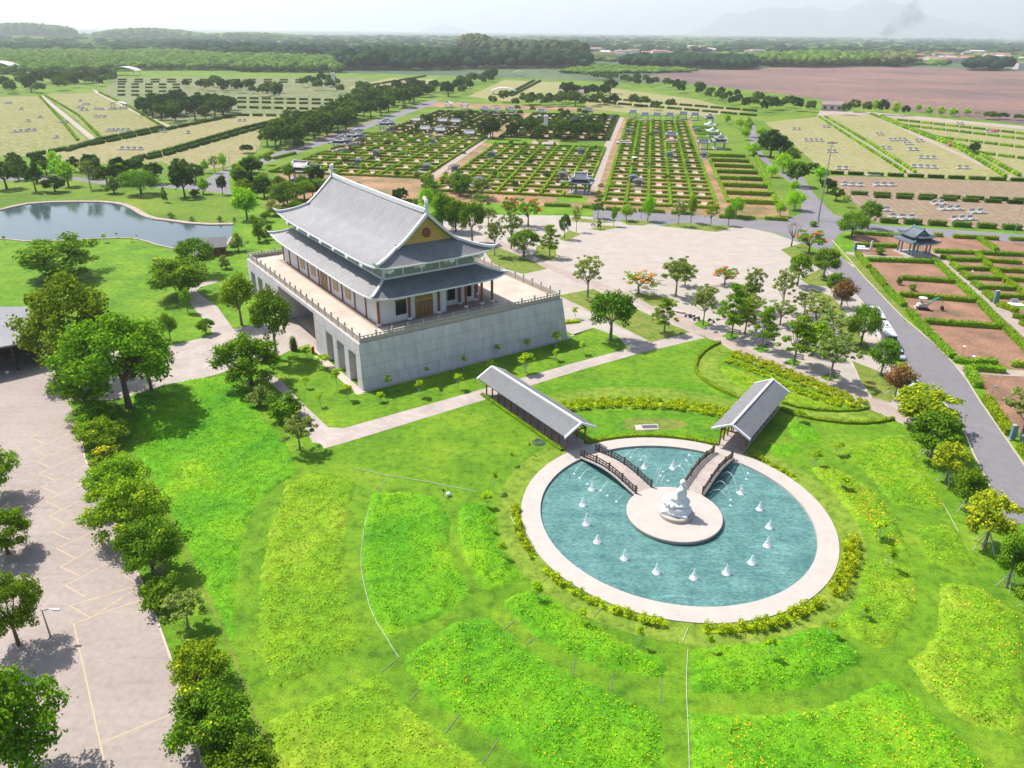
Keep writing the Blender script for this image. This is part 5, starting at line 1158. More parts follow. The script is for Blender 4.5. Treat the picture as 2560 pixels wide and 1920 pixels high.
grove('A',[(-60,610),(-60,560),(300,530),(560,520),(600,560),(480,580),(280,600)],26,FD,14,'hazy trees above the left grave fields','trees above the grave fields',5,mind=12)
grove('A',[(560,545),(600,510),(760,490),(760,520),(680,560)],14,FD,12,'hazy tree near the head of the field path','trees at the head of the field path',6,mind=12)
grove('A',[(1180,580),(1200,560),(1560,560),(1800,600),(1800,640),(1560,600),(1300,590)],22,FD,11,'dark tree among the striped fields behind the dark grove','scattered trees in the striped fields',7,mind=12)
grove('A',[(1900,560),(1980,540),(2200,540),(2200,620),(2000,630)],10,FD,12,'dark tree near the tall white monument','trees by the far monument',8,mind=14)
grove('B',[(890,895),(1000,870),(1750,870),(1750,900),(1400,905),(1000,905)],20,['fardark','farmid'],11,'green grove amid the hedged plots','grove in the middle of the plots',9,w=.85,mind=5)
grove('B',[(870,690),(900,660),(1380,650),(1900,680),(2200,700),(2200,720),(1500,690)],28,FD,10,'dark tree standing behind the row of small shelters','trees behind the shelters',10,mind=8)
grove('I',[(680,800),(700,760),(1220,740),(1220,790),(900,800)],14,['fardark'],13,'dark tree beside the brown-roofed guard house','dark trees by the guard house',11,mind=7)
grove('I',[(1000,590),(1100,575),(2200,690),(2200,740),(1500,660)],22,['fardark','farolive'],10,'broken tree line before the brown field','trees on the near edge of the brown field',12,mind=10)
grove('C',[(0,600),(300,620),(520,650),(900,690),(880,740),(560,740),(400,700)],26,['farolive','fardark','farmid'],10,'tree in the belt left of the small white guard house','tree belt left of the guard house',13,mind=8)
row('H',[('farolive',310,880,720,110),('farmid',400,850,690,130),('farolive',530,870,710,110),('farlime',620,850,700,90),('fardark',700,880,690,130),('farlime',840,890,720,110),('fardark',945,890,760,95),('farlime',1085,850,750,75),('farlime',1190,890,775,105),('farlime',1320,900,770,110),('farlime',1450,900,785,125),('farlime',1600,890,795,100),('sparse',1710,900,820,80),('farolive',1840,930,815,150),('fardark',1980,930,835,130),('farolive',2150,940,850,110)],'{} tree from the guard house along the fence of the brown field','row of trees along the brown field')
row('C',[('farolive',1070,320+0,0,1)][:0],'','')
row('C',[('fardark',580,1010,800,170),('farlime',430,880,735,75),('limetree',415,900,800,70),('limetree',470,1000,890,130),('farlime',560,960,875,120),('fardark',640,1010,860,150),('farmid',710,1060,930,110),('limetree',590,1140,1040,90),('limetree',660,1110,960,120),('limetree',735,1110,1000,110),('farmid',745,1200,1010,140),('limetree',730,1240,1140,80),('farmid',850,1110,1030,90),('farlime',900,1160,1050,110),('fardark',945,1240,1130,110),('farmid',1000,1290,1190,100),('sparse',1060,1330,1230,70),('farlime',520,880,800,80),('limetree',380,830,740,70),('farlime',300,800,720,50)],'{} tree of the avenue by the right-hand road','trees along the right-hand avenue')
# shrubs and small trees inside the plots
for i,(k,key,bx,by,ty,w,lab) in enumerate([('J','bushgrey',100,680,600,130,'grey frangipani bush at the left of the middle plots'),('J','bushgrey',920,850,760,190,'grey frangipani bush by the pink shrub'),('J','redfar',975,905,850,90,'pink flowering shrub behind the dark pavilion'),('J','bush',1050,700,655,100,'round clipped bush in the middle plots'),('J','bush',500,670,630,100,'round clipped bush left of centre in the middle plots'),('J','bush',300,870,810,170,'wide clipped bush in the front of the middle plots'),('J','bush',90,850,800,160,'clipped bush at the left front of the middle plots'),('J','bushgrey',1340,1000,940,130,'grey frangipani bush beside the right-hand path'),('N','bush',710,910,850,120,'dark round bush in the left plots'),('N','bush',900,945,880,130,'second dark round bush in the left plots'),('N','bush',690,1050,985,150,'dark round bush in the front of the left plots'),('N','bush',1720,720,665,120,'dark round bush near the left path'),('N','bush',1990,980,915,120,'dark round bush right of the left path'),('N','bushgrey',1440,1140,960,200,'big grey frangipani by the left path'),('C','redfar',1735,940,905,60,'magenta shrub on the double hedge of the right field'),('C','fardark',1885,990,900,70,'small dark tree in the right field'),('C','redfar',2015,850,815,50,'reddish shrub at the far right field')]):
    T(k,key,bx,by,ty,w,lab,'bush','bush')

def flush_trees():
    trees=[p for p in PUTS if p[4]=='tree']; rest=[p for p in PUTS if p[4]!='tree']
    trees.sort(key=lambda p:-(p[2]*p[3])/(p[1][0]**2+p[1][1]**2+3600))
    for p in trees[:295]+rest: put_now(*p)
    VV={}
    for key,loc,h,w,name,label,cat,group,rz,lean in trees[295:]:
        pe,H,Wd=PROTO[key]; s=w/Wd
        for ch in pe.children:
            me=ch.data; n=len(me.vertices); v=np.empty(n*3,np.float32); me.vertices.foreach_get('co',v); v=v.reshape(-1,3)*np.array([s,s,h/H]); c,sn=math.cos(rz),math.sin(rz)
            v=np.stack([v[:,0]*c-v[:,1]*sn+loc[0],v[:,0]*sn+v[:,1]*c+loc[1],v[:,2]],1)
            if ch.name.startswith('trunk') : continue
            f=np.empty(len(me.loops),np.int32); me.loops.foreach_get('vertex_index',f); VV.setdefault(me.materials[0].name,[]).append((v,f.reshape(-1,4)))
    for mn,L in VV.items():
        n=0;FF=[]
        for v,f in L: FF.append(f+n); n+=len(v)
        o=mesh_np('distant_trees',np.vstack([v for v,_ in L]),np.vstack(FF),bpy.data.materials[mn]); o['kind']='stuff'
# ---------------- hedges ----------------
HP={}
def hedgeproto(L,mt,seed,w=1.1,h=1.1,dens=26):
    rng=np.random.default_rng(seed); n=int(L*dens)
    # solid bumpy core
    V=[];Fc=[]; ns=max(2,int(L/.6)); rg=random.Random(seed)
    sec=[(-.5,0),(-.52,.5),(-.46,.92),(-.2,1.),(.2,1.),(.46,.92),(.52,.5),(.5,0)]
    for i in range(ns+1):
        for y,z in sec: V.append((-L/2+L*i/ns,(y+rg.uniform(-.07,.07))*w*.86,max(-.05,(z+rg.uniform(-.12,.03)*(z>0)))*h*.95-(.05 if z==0 else 0)))
    m_=len(sec)
    for i in range(ns):
        for k in range(m_-1): Fc.append((i*m_+k,i*m_+k+1,(i+1)*m_+k+1,(i+1)*m_+k))
    V=np.array(V); 
    cap=[(0,1,6,7),(1,2,5,6),(2,3,4,5)]; Fc+= cap+[tuple(ns*m_+j for j in c[::-1]) for c in cap]
    p=np.empty((n,3)); nr=np.zeros((n,3)); k=rng.uniform(0,1,n); p[:,0]=rng.uniform(-L/2,L/2,n)
    top=k<.5; p[top,1]=rng.uniform(-w/2,w/2,top.sum()); p[top,2]=h; nr[top,2]=1
    sd=~top; s=np.where(rng.uniform(0,1,sd.sum())<.5,-1,1); p[sd,1]=s*w/2; p[sd,2]=rng.uniform(.05,h,sd.sum()); nr[sd,1]=s
    e=max(6,int(dens*.8)); q=rng.choice(n,min(n,e),replace=False); sg=np.where(rng.uniform(0,1,len(q))<.5,-1,1); p[q,0]=sg*L/2; p[q,1]=rng.uniform(-w/2,w/2,len(q)); p[q,2]=rng.uniform(.05,h,len(q)); nr[q]=0; nr[q,0]=sg
    p+=rng.normal(size=(n,3))*.085; nr+=rng.normal(size=(n,3))*.6; nr/=np.linalg.norm(nr,axis=1)[:,None]
    v,f=quads(rng,p,nr,.17)
    return np.vstack([V,v]),np.vstack([np.array(Fc),f+len(V)])
def getproto(Lc,mt,big):
    key=(Lc,mt,big)
    if key not in HP:
        v,f=hedgeproto(Lc,mt,hash(key)%999 if False else int(Lc*7)+len(mt),dens=70 if big else 22); HP[key]=(v,f,None)
    return key
SEG=[]   # (p,q,w,h,mat,label,group,close)
def seg(p,q,w=1.1,h=1.1,mt='hedge',label=None,group=None,close=False,force=False):
    L=math.hypot(q[0]-p[0],q[1]-p[1])
    if L<.6: return
    SEG.append((p,q,w,h,mt,label,group,close,force))
def C2(s,t_,o=(35,325)):   # cemetery frame: s along -10deg, t along 80deg
    a=rad(-9.5); return (o[0]+s*math.cos(a)-t_*math.sin(a),o[1]+s*math.sin(a)+t_*math.cos(a))
GPm='clipped hedge blocks between the brown family plots'; 
def clear(p):   # keep hedges off buildings / paths: shelters, grove
    return all((p[0]-o.location.x)**2+(p[1]-o.location.y)**2>(5.0 if o.name.startswith('shelter') else 7.5)**2 for o in PV)
PV=[o for o in COL.objects if o.name.startswith(('pavilion','shelter','kiosk'))]
for o in list(COL.objects):
    if o.parent is None and 'brown-roofed' in str(o.get('label','')): pass
def region(s0,s1,t0,t1,ds,dt,mtv,mth,lab,gap=2.6,vert=True,skip=None,wh=(1.2,1.1)):
    ns=int(round((s1-s0)/ds)); nt=int(round((t1-t0)/dt)); ds=(s1-s0)/ns; dt=(t1-t0)/nt
    for i in range(ns+1):
        for j in range(nt):
            a=C2(s0+i*ds,t0+j*dt+.2); b=C2(s0+i*ds,t0+(j+1)*dt-.4)
            m_=((a[0]+b[0])/2,(a[1]+b[1])/2)
            if vert and clear(m_) and not (skip and skip(s0+i*ds,t0+(j+.5)*dt)): seg(a,b,1.25,1.0,mtv,lab.format('lengthwise',ORD[i],ORD[j]),GPm)
    for j in range(nt+1):
        for i in range(ns):
            x0=s0+i*ds+.8; x1=s0+(i+1)*ds-.8; t_=t0+j*dt
            if skip and skip((x0+x1)/2,t_): continue
            xm=(x0+x1)/2
            if j%2==0: parts=[(x0,x1)]
            else: parts=[(x0,xm-gap/2),(xm+gap/2,x1)]
            for u,v in parts:
                a=C2(u,t_);b=C2(v,t_)
                if clear(((a[0]+b[0])/2,(a[1]+b[1])/2)): seg(a,b,wh[0],wh[1],mth,lab.format('crosswise' if len(parts)==1 else 'crosswise, left of gap' if u==x0 else 'crosswise, right of gap',ORD[i],ORD[j]),GPm)
grv=lambda s,t_: 118<t_<150
region(-66,-3,-25,118,9.6,9.0,'hedge','hedge','{} hedge, column {} from left, row {} from road, middle plots')
region(-70,-3,150,300,12,11,'hedged','hedged','{} dark hedge, column {}, row {}, behind the central grove')
region(-150,-78,2,150,10.3,9.0,'hedge','hedge','{} hedge, column {} from left, row {} from front, left plots')
region(-150,-78,150,300,14,9,'hedged','hedged','{} dark hedge, column {}, row {}, far-left plots',vert=False)
region(5,48,-35,270,8.6,9.0,'hedgeb','hedge','{} hedge, column {} from path, row {} from road, right plots')
region(53,73,-22,100,20,17.5,'hedgeb','hedge','{} long hedge, column {}, row {} from road, beside the avenue',gap=0,wh=(2.6,1.9))
region(50,68,160,240,18,5,'hedgeb','hedgeb','{} bright hedge bar, column {}, row {}, behind the right pavilions',gap=0,vert=False)
olive=[[C2(*p) for p in [(-168,-5),(-152,-5),(-152,303),(-72,303),(50,274),(50,330),(-168,330)]],[C2(*p) for p in [(75,-38),(98,-38),(90,300),(52,300),(52,102),(75,102)]],[C2(*p) for p in [(-3,121),(-78,121),(-78,149),(-3,149)]]]
sheets('lawn',olive,.015,M['lawn2'])
# pale stone strips at plot mouths and memorial slabs
rg=random.Random(3); sl=[]
def strip(s,t_,w,d,z=.03):
    a=C2(s-w/2,t_-d/2);b=C2(s+w/2,t_-d/2);c=C2(s+w/2,t_+d/2);e=C2(s-w/2,t_+d/2); return [a,b,c,e]
for s0,s1,t0,t1,ds,dt in ((-66,-3,-25,118,9.6,9.),(-150,-78,2,150,10.3,9.),(5,48,-35,270,8.6,9.),(-70,-3,150,300,12,11)):
    ns=int(round((s1-s0)/ds)); nt=int(round((t1-t0)/dt)); ds=(s1-s0)/ns; dt=(t1-t0)/nt
    for i in range(ns):
        for j in range(1,nt,2): sl.append(strip(s0+(i+.5)*ds,t0+j*dt,3.2,3.4 if rg.random()<.6 else 2.2))
sheets('paving_slabs',sl,.02,M['slab'])
# avenue and field hedges, measured from the photo
def hl(k,pts,n,w=1.4,h=1.3,mt='hedge',gap=.35,lab='',grp='hedge blocks along the field paths',off=0):
    P=[Vector((*G(k,x,y),0)) for x,y in pts]; D=[0]
    for a,b in zip(P,P[1:]): D.append(D[-1]+(b-a).length)
    def at(d):
        for i in range(len(P)-1):
            if d<=D[i+1]+1e-6: return P[i].lerp(P[i+1],(d-D[i])/(D[i+1]-D[i]))
    for i in range(n):
        a=at(D[-1]*i/n); b=at(D[-1]*(i+1-gap)/n); seg((a.x,a.y),(b.x,b.y),w,h,mt,lab.format(ORD[i]) if '{}' in lab else lab,grp)
hl('A',[(180,1010),(640,925),(1100,832),(1560,738)],15,2.2,1.8,'hedged',.22,'{} dark hedge block from the left under the pale grave fields','dark hedge blocks under the pale grave fields')
hl('A',[(430,975),(640,905),(1060,820)],7,2.2,1.8,'hedged',.2,'{} hedge block of the upper line under the pale grave fields','upper line of dark hedge blocks')
hl('A',[(820,1050),(1050,1005),(1550,860),(1900,765)],16,2.2,1.8,'hedged',.25,'{} hedge block from the left in the near double line of the striped field','near double line of hedge blocks')
hl('A',[(860,1030),(1080,975),(1550,835),(1880,755)],16,2.0,1.8,'hedged',.25,'{} hedge block from the left in the far half of the double line','far half of the double line')
hl('A',[(1540,745),(2240,755)],8,2.2,1.8,'hedged',.3,'dark hedge block in the row above the tree belt','dark hedge blocks of the striped fields')
for y,n in ((700,8),(665,8),(640,8)): hl('A',[(1530,y-5),(2250,y+10)],9,2.5,1.8,'hedged',.35,'dark hedge block in the middle distance striped fields','dark hedge blocks of the striped fields')
for y in (515,530,545,565,590,615): hl('A',[(760,y),(1200 if y>540 else 2200,y+3)],5 if y>540 else 14,2.5,1.8,'hedged',.5,'small dark hedge block in the far terraced fields','dark hedge blocks of the far terraced fields')
hl('A',[(500,905),(400,780),(255,620)],30,1.6,1.2,'hedge',.3,'small hedge clump left of the broad pale field path','hedge clumps along the broad field path')
hl('A',[(650,890),(500,740),(290,615)],30,1.6,1.2,'hedge',.3,'small hedge clump right of the broad pale field path','hedge clumps along the broad field path')
hl('A',[(1060,825),(850,700),(635,595)],34,1.6,1.4,'hedge',.3,'small hedge clump along the right-hand field path','hedge clumps along the right-hand field path')
hl('C',[(1445,1112),(1180,940),(890,752)],40,1.5,1.4,'hedgeb',.3,'small clipped hedge on the left of the straight path in the right field','clipped hedges along the straight field path')
hl('C',[(1510,1112),(1230,930),(930,752)],40,1.5,1.4,'hedgeb',.3,'small clipped hedge on the right of the straight path in the right field','clipped hedges along the straight field path')
hl('C',[(2090,1140),(1800,960),(1430,820),(1225,735)],44,2.0,1.6,'hedgeb',.3,'clipped hedge in the left line of the wide double hedge in the right field','clipped hedges of the wide double hedge')
hl('C',[(2180,1135),(1860,960),(1460,825),(1290,750)],44,2.0,1.6,'hedgeb',.3,'clipped hedge in the right line of the wide double hedge in the right field','clipped hedges of the wide double hedge')
hl('C',[(955,1118),(2260,1168)],10,2.2,1.6,'hedged',.25,'{} hedge block from the left under the right grave field','hedge blocks under the right grave field')
hl('C',[(1100,1250),(2300,1300)],8,2.2,1.6,'hedged',.3,'{} block from the left in the upper hedge row of the striped plots','upper hedge row of the striped plots')
hl('C',[(1250,1270),(2400,1320)],8,2.0,1.6,'hedged',.3,'{} block from the left in the lower hedge row of the striped plots','lower hedge row of the striped plots')
hl('C',[(1285,1430),(2400,1490)],7,2.6,1.9,'hedged',.3,'{} hedge block from the junction along the far side of the side road','hedge blocks along the side road')
for pts,n in (([(1400,775),(2260,870)],10),([(1400,805),(2260,905)],10),([(1600,880),(2260,960)],7),([(1810,975),(2300,1035)],4)):
    hl('C',pts,n,2.0,1.5,'hedgeb',.2,'low clipped hedge bar across the far right field','hedge bars across the far right field')
hl('B',[(1060,620),(1250,520)],3,2.2,2,'hedged',.02,'dark double hedge in the bare field beyond the plots','far double hedge'); hl('B',[(1100,620),(1290,522)],3,2.2,2,'hedged',.02,'dark double hedge in the bare field beyond the plots','far double hedge')
hl('B',[(150,560),(560,490)],4,2,2,'hedged',.1,'far hedge in the field below the tall dark wood','far hedges')
for pts,n in (([(1740,640),(2700,720)],10),([(1600,655),(2700,750)],10)): hl('B',pts,n,2.2,1.7,'hedged',.2,'dark hedge bar behind the back row of shelters','hedge bars behind the shelters')
# near hedges, right of the road
def near(k,pts,lab,mt='hedgeb',w=1.5,h=1.2):
    P=[G(k,x,y) for x,y in pts]
    for i in range(len(P)-1): seg(P[i],P[i+1],w,h,mt,lab if len(P)==2 else lab+(' (nearer stretch)' if False else ''),None,True,True)
NH=[('F',[(590,190),(660,270)],'low bright hedge beside the road below the blue-grey pavilion, uppermost'),
('F',[(680,290),(760,385)],'bright roadside hedge just below the uppermost one'),('F',[(765,400),(875,505)],'bright roadside hedge left of the uprooted shrubs'),
('F',[(905,540),(1040,690)],'bright roadside hedge in front of the small excavator'),('F',[(1045,695),(1170,820)],'bright roadside hedge along the largest bare plot'),('F',[(1180,835),(1290,860)],'short hedge turning the corner of the largest bare plot'),('F',[(1300,850),(1440,855)],'hedge at the lower edge of the largest bare plot'),
('F',[(1265,890),(1330,1000)],'hedge on the left side of the lower right plot'),('F',[(1290,890),(1485,905)],'hedge along the top of the lower right plot'),('F',[(1380,1080),(1520,1290)],'long roadside hedge beside the open branching tree'),('F',[(1530,865),(1660,880)],'hedge piece cut by the right edge, lower plots'),
('F',[(1590,1370),(1640,1440)],'small hedge at the bottom right beside the road'),
('F',[(1060,230),(1320,470)],'long hedge left of the straight garden path, upper half'),('F',[(1330,480),(1480,640)],'long hedge left of the straight garden path, middle'),('F',[(1490,640),(1640,790)],'long hedge left of the straight garden path, lower part'),
('F',[(650,225),(1060,240)],'hedge along the top of the first brown plot below the pavilion'),('F',[(860,340),(1180,360)],'hedge between the first and second brown plots'),('F',[(850,440),(1340,480)],'hedge behind the small excavator'),('F',[(1005,605),(1490,640)],'hedge between the excavator plot and the largest bare plot'),
('F',[(560,60),(850,80)],'hedge along the side road left of the pavilion roof'),('F',[(1060,75),(1110,78)],'short hedge right of the pavilion roof'),('F',[(1175,85),(1330,92)],'hedge on the side road right of the pavilion'),('F',[(1335,92),(1450,98)],'second hedge on the side road right of the pavilion'),('F',[(1520,100),(1660,105)],'hedge on the side road at the right edge'),
('F',[(580,135),(830,145)],'hedge behind the white grave slabs'),('F',[(1320,90),(1440,165)],'slanting hedge between the two upper brown plots'),
('F',[(1060,175),(1300,185)],'hedge under the upper right plots, left one'),('F',[(1330,185),(1660,200)],'hedge under the upper right plots, right one'),
('F',[(1110,205),(1160,225)],'small hedge hook beside the garden path, top'),('F',[(1150,225),(1350,230)],'second hedge bar right of the garden path'),('F',[(1360,230),(1590,245)],'second hedge bar, farther right'),
('F',[(1170,250),(1215,290)],'small hedge hook beside the garden path, second'),('F',[(1215,280),(1410,285)],'third hedge bar right of the garden path'),('F',[(1430,290),(1660,300)],'third hedge bar, farther right'),
('F',[(1230,305),(1280,345)],'small hedge hook beside the garden path, third'),('F',[(1280,335),(1500,345)],'fourth hedge bar right of the garden path'),('F',[(1510,345),(1660,355)],'fourth hedge bar, farther right'),
('F',[(1300,365),(1350,405)],'small hedge hook beside the garden path, fourth'),('F',[(1350,395),(1560,405)],'fifth hedge bar right of the garden path'),('F',[(1370,425),(1430,480)],'small hedge hook beside the blue post'),('F',[(1420,450),(1660,460)],'sixth hedge bar right of the garden path'),
('F',[(1320,190),(1400,270)],'slanting hedge crossing the right-hand bars, top'),('F',[(1410,285),(1500,360)],'slanting hedge crossing the right-hand bars, middle'),('F',[(1510,365),(1620,440)],'slanting hedge crossing the right-hand bars, low'),
('F',[(1450,500),(1560,540)],'hedge round the small green lawn with a white slab'),('F',[(1540,570),(1640,590)],'hedge below the small green lawn'),('F',[(1590,610),(1650,640)],'last small hedge by the right edge above the path'),
('B',[(1315,1325),(1480,1330)],'dark roadside hedge left of the dark pavilion'),('B',[(1560,1335),(1690,1345)],'bright roadside hedge in front of the dark pavilion'),('B',[(1710,1350),(1900,1362)],'roadside hedge right of the right-hand path'),('B',[(1920,1360),(2085,1370)],'roadside hedge in front of the brown strip'),('B',[(2130,1375),(2270,1382)],'roadside hedge near the row of bright plots'),('C',[(250,1400),(480,1412)],'roadside hedge left of the bright lime corner tree'),('C',[(545,1412),(690,1420)],'roadside hedge at the corner of the junction'),('B',[(-300,1300),(500,1300)],'hedge hidden behind the temple ridge'),
('C',[(505,1250),(600,1255)],'end piece of the lowest hedge bar beside the avenue'),('C',[(610,1300),(470,960)],'long bright hedge bordering the right-hand avenue'),
('A',[(1500,1085),(1750,985)],'hedge on the right of the diagonal road, lower stretch'),('A',[(1760,1025),(1900,990)],'hedge in front of the two-tiered pavilion behind the temple'),('N',[(0,770),(350,780)],'bright hedge in front of the two overlapping pavilions'),('N',[(540,500),(960,520)],'long bright hedge right of the two overlapping pavilions')]
for k,pts,lab in NH: near(k,pts,lab,'hedgeb' if 'bright' in lab or 'garden path' in lab or 'plot' in lab else 'hedge')
cx_,cy_=co.location.x,co.location.y
SEG.sort(key=lambda s:(not s[8],(s[0][0]+s[1][0])**2/4+(s[0][1]+s[1][1])**2/4))
stuff={}
cnt=0
for p,q,w,h,mt,lab,grp,close,force in SEG:
    L=math.hypot(q[0]-p[0],q[1]-p[1]); rz=math.atan2(q[1]-p[1],q[0]-p[0]); Lc=min([2,4,6,9,14,20,30],key=lambda x:abs(math.log(x/L)))
    key=getproto(Lc,mt,close); v,f,me=HP[key]
    if cnt<299:
        cnt+=1
        if me is None:
            o=mesh_np('hedge',v,f,M[mt]); HP[key]=(v,f,o.data)
        else: o=bpy.data.objects.new('hedge',me); COL.objects.link(o)
        o.location=((p[0]+q[0])/2,(p[1]+q[1])/2,0); o.rotation_euler=(0,0,rz); o.scale=(L/Lc,w/1.1,h/1.1); tag(o,lab,'hedge',grp)
    else:
        c,s=math.cos(rz),math.sin(rz); A=v*np.array([L/Lc,w/1.1,h/1.1]); A=np.stack([A[:,0]*c-A[:,1]*s+(p[0]+q[0])/2,A[:,0]*s+A[:,1]*c+(p[1]+q[1])/2,A[:,2]],1)
        stuff.setdefault(mt,[]).append((A,f))
for mt,L in stuff.items():
    n=0;FF=[]
    for A,f in L: FF.append(f+n); n+=len(A)
    o=mesh_np('distant_hedges',np.vstack([a for a,_ in L]),np.vstack(FF),M[mt]); o['kind']='stuff'
# curved hedges and flower beds round the pool
def bandmesh(name,line,w,h,mt,label,dens=60,leaf=.13,cat='hedge',group=None,kind=None,lump=.15):
    """line: list of xy; leafy band following it"""
    rng=np.random.default_rng(len(line)*7+int(w*10)); P=np.array(line); d=np.diff(P,axis=0); L=np.hypot(*d.T); tot=L.sum(); cum=np.r_[0,np.cumsum(L)]
    n=int(tot*dens*max(.5,w)); s=rng.uniform(0,tot,n); i=np.clip(np.searchsorted(cum,s)-1,0,len(d)-1); fr=(s-cum[i])/L[i]; c=P[i]+d[i]*fr[:,None]; t_=d[i]/L[i][:,None]; nn=np.stack([-t_[:,1],t_[:,0]],1)
    u=rng.uniform(-1,1,n); hh=h*(1-.25*u**4)*(1+lump*np.sin(s*1.7+u*2)+lump*np.sin(s*.63+1)); top=rng.uniform(0,1,n)<.62
    z=np.where(top,hh,rng.uniform(.05,1,n)*hh); uu=np.where(top,u,np.sign(u)*(1-.1*rng.uniform(0,1,n)))
    p=np.stack([c[:,0]+nn[:,0]*uu*w/2,c[:,1]+nn[:,1]*uu*w/2,z],1)+rng.normal(size=(n,3))*.05
    nr=np.zeros((n,3)); nr[:,2]=np.where(top,1,.2); nr[:,:2]+=nn*(np.sign(u)*np.where(top,0,1))[:,None]; nr+=rng.normal(size=(n,3))*.5; nr/=np.linalg.norm(nr,axis=1)[:,None]
    v,f=quads(rng,p,nr,leaf)
    if name=='shrub_bed':
        bl=[]; nb=int(tot*max(1.,w)*2.6)
        for q in range(nb):
            s_=rng.uniform(0,tot); ii=min(len(d)-1,max(0,int(np.searchsorted(cum,s_))-1)); t2=d[ii]/L[ii]; nv=np.array([-t2[1],t2[0]]); r_=rng.uniform(.28,.5); cc=P[ii]+t2*(s_-cum[ii])+nv*rng.uniform(-.5,.5)*max(.2,w-r_); z_=h*rng.uniform(.45,.8); bl.append(((cc[0],cc[1],z_),(r_,r_,z_*.6)))
        v,f=cloud(rng,bl,nb*60,leaf*.85); h=h*.12; w=w*.5
    # core
    V=[];Fc=[]; m_=len(P)
    for j in range(m_):
        a=P[min(j+1,m_-1)]-P[max(j-1,0)]; a/=np.linalg.norm(a); nn_=np.array([-a[1],a[0]])
        for y,z in((-.46,-.03),(-.44,.7*h),(0,.85*h),(.44,.7*h),(.46,-.03)): V.append((P[j][0]+nn_[0]*y*w,P[j][1]+nn_[1]*y*w,z))
    for j in range(m_-1):
        for k in range(4): Fc.append((j*5+k,j*5+k+1,j*5+5+k+1,j*5+5+k))
    o=mesh_np(name,np.vstack([np.array(V),v]),np.vstack([np.array(Fc),f+len(V)]),M[mt])
    tag(o,label,cat,group,kind); return o
bandmesh('hedge',arc(*PC,21.75,61,119,40),.7,.55,'hedge','low dark curved hedge behind the pool rim between the two walkways')
bandmesh('shrub_bed',arc(*PC,21.9,-178,-153,20),1.4,.9,'shruby','row of yellow-green shrubs along the left side of the pool rim',cat='flower bed')
bandmesh('shrub_bed',arc(*PC,21.9,176,182,6),1.4,.9,'shruby','small clump of bright yellow shrubs at the far left of the pool rim',cat='flower bed')
bandmesh('shrub_bed',arc(*PC,22.0,-147,-103,30),1.3,.85,'shruby','long row of yellow-green shrubs along the lower left of the pool rim',cat='flower bed')
bandmesh('shrub_bed',arc(*PC,22.2,-93,-52,30),1.9,1.1,'shruby','thick row of yellow shrubs along the bottom right of the pool rim',cat='flower bed')
bandmesh('shrub_bed',arc(*PC,22.5,-46,-14,26),2.3,1.3,'shruby','tallest row of yellow shrubs at the right of the pool rim',cat='flower bed')
bandmesh('shrub_bed',[G('P',*p) for p in ((1640,615),(1700,650),(1760,690),(1830,720),(1900,765))],.8,.5,'shruby','thin broken row of yellow plants right of the shorter walkway',cat='flower bed',lump=.4)
bandmesh('shrub_bed',GL('P',[(505,335),(640,318),(800,312),(1000,312),(1200,325),(1340,345),(1485,375)]),4.2,.75,'shruby','broad band of yellow-green shrubs on the slope behind the pool',cat='flower bed',dens=50)
bandmesh('hedge',GL('E',[(1290,776),(1240,800),(1195,830),(1160,870),(1148,910),(1155,950),(1190,990),(1250,1030),(1330,1070),(1410,1102)]),.6,.6,'hedge','dark curved hedge round the left end of the crescent lawn')
bandmesh('hedge',GL('E',[(1640,1162),(1720,1195),(1850,1222),(2000,1240),(2110,1243),(2212,1235),(2290,1218)]),.6,.55,'hedge','dark curved hedge along the lower edge of the crescent lawn')
bandmesh('hedge',GL('E',[(2150,1152),(2080,1168),(1960,1172),(1850,1165),(1740,1150),(1650,1125)]),.6,.5,'hedge','thin hedge edging the lower side of the crescent flower bed')
bandmesh('hedge',[(PC[0]+r*math.cos(rad(124.35))-2.6*math.sin(rad(124.35))*1,PC[1]+r*math.sin(rad(124.35))+2.6*math.cos(rad(124.35))) for r in range(22,47,2)],.6,.5,'hedge','low hedge at the foot of the long left walkway')
bandmesh('shrub_bed',GL('E',[(1330,880),(1420,910),(1520,950),(1640,1005),(1760,1060),(1880,1105),(1980,1135)]),2.6,.45,'shruby','lower yellow band of the crescent flower bed beside the right walkway',cat='flower bed',dens=60)
bandmesh('shrub_bed',GL('E',[(1360,845),(1450,870),(1560,910),(1680,960),(1800,1010),(1900,1055),(2000,1100),(2110,1145)]),4.4,.65,'shruby','upper shrub band of the crescent flower bed beside the promenade',cat='flower bed',dens=60)
bandmesh('hedge',GL('E',[(392,665),(480,655)]),1.2,.6,'shruby','small lime shrub patch at the foot of the podium corner')
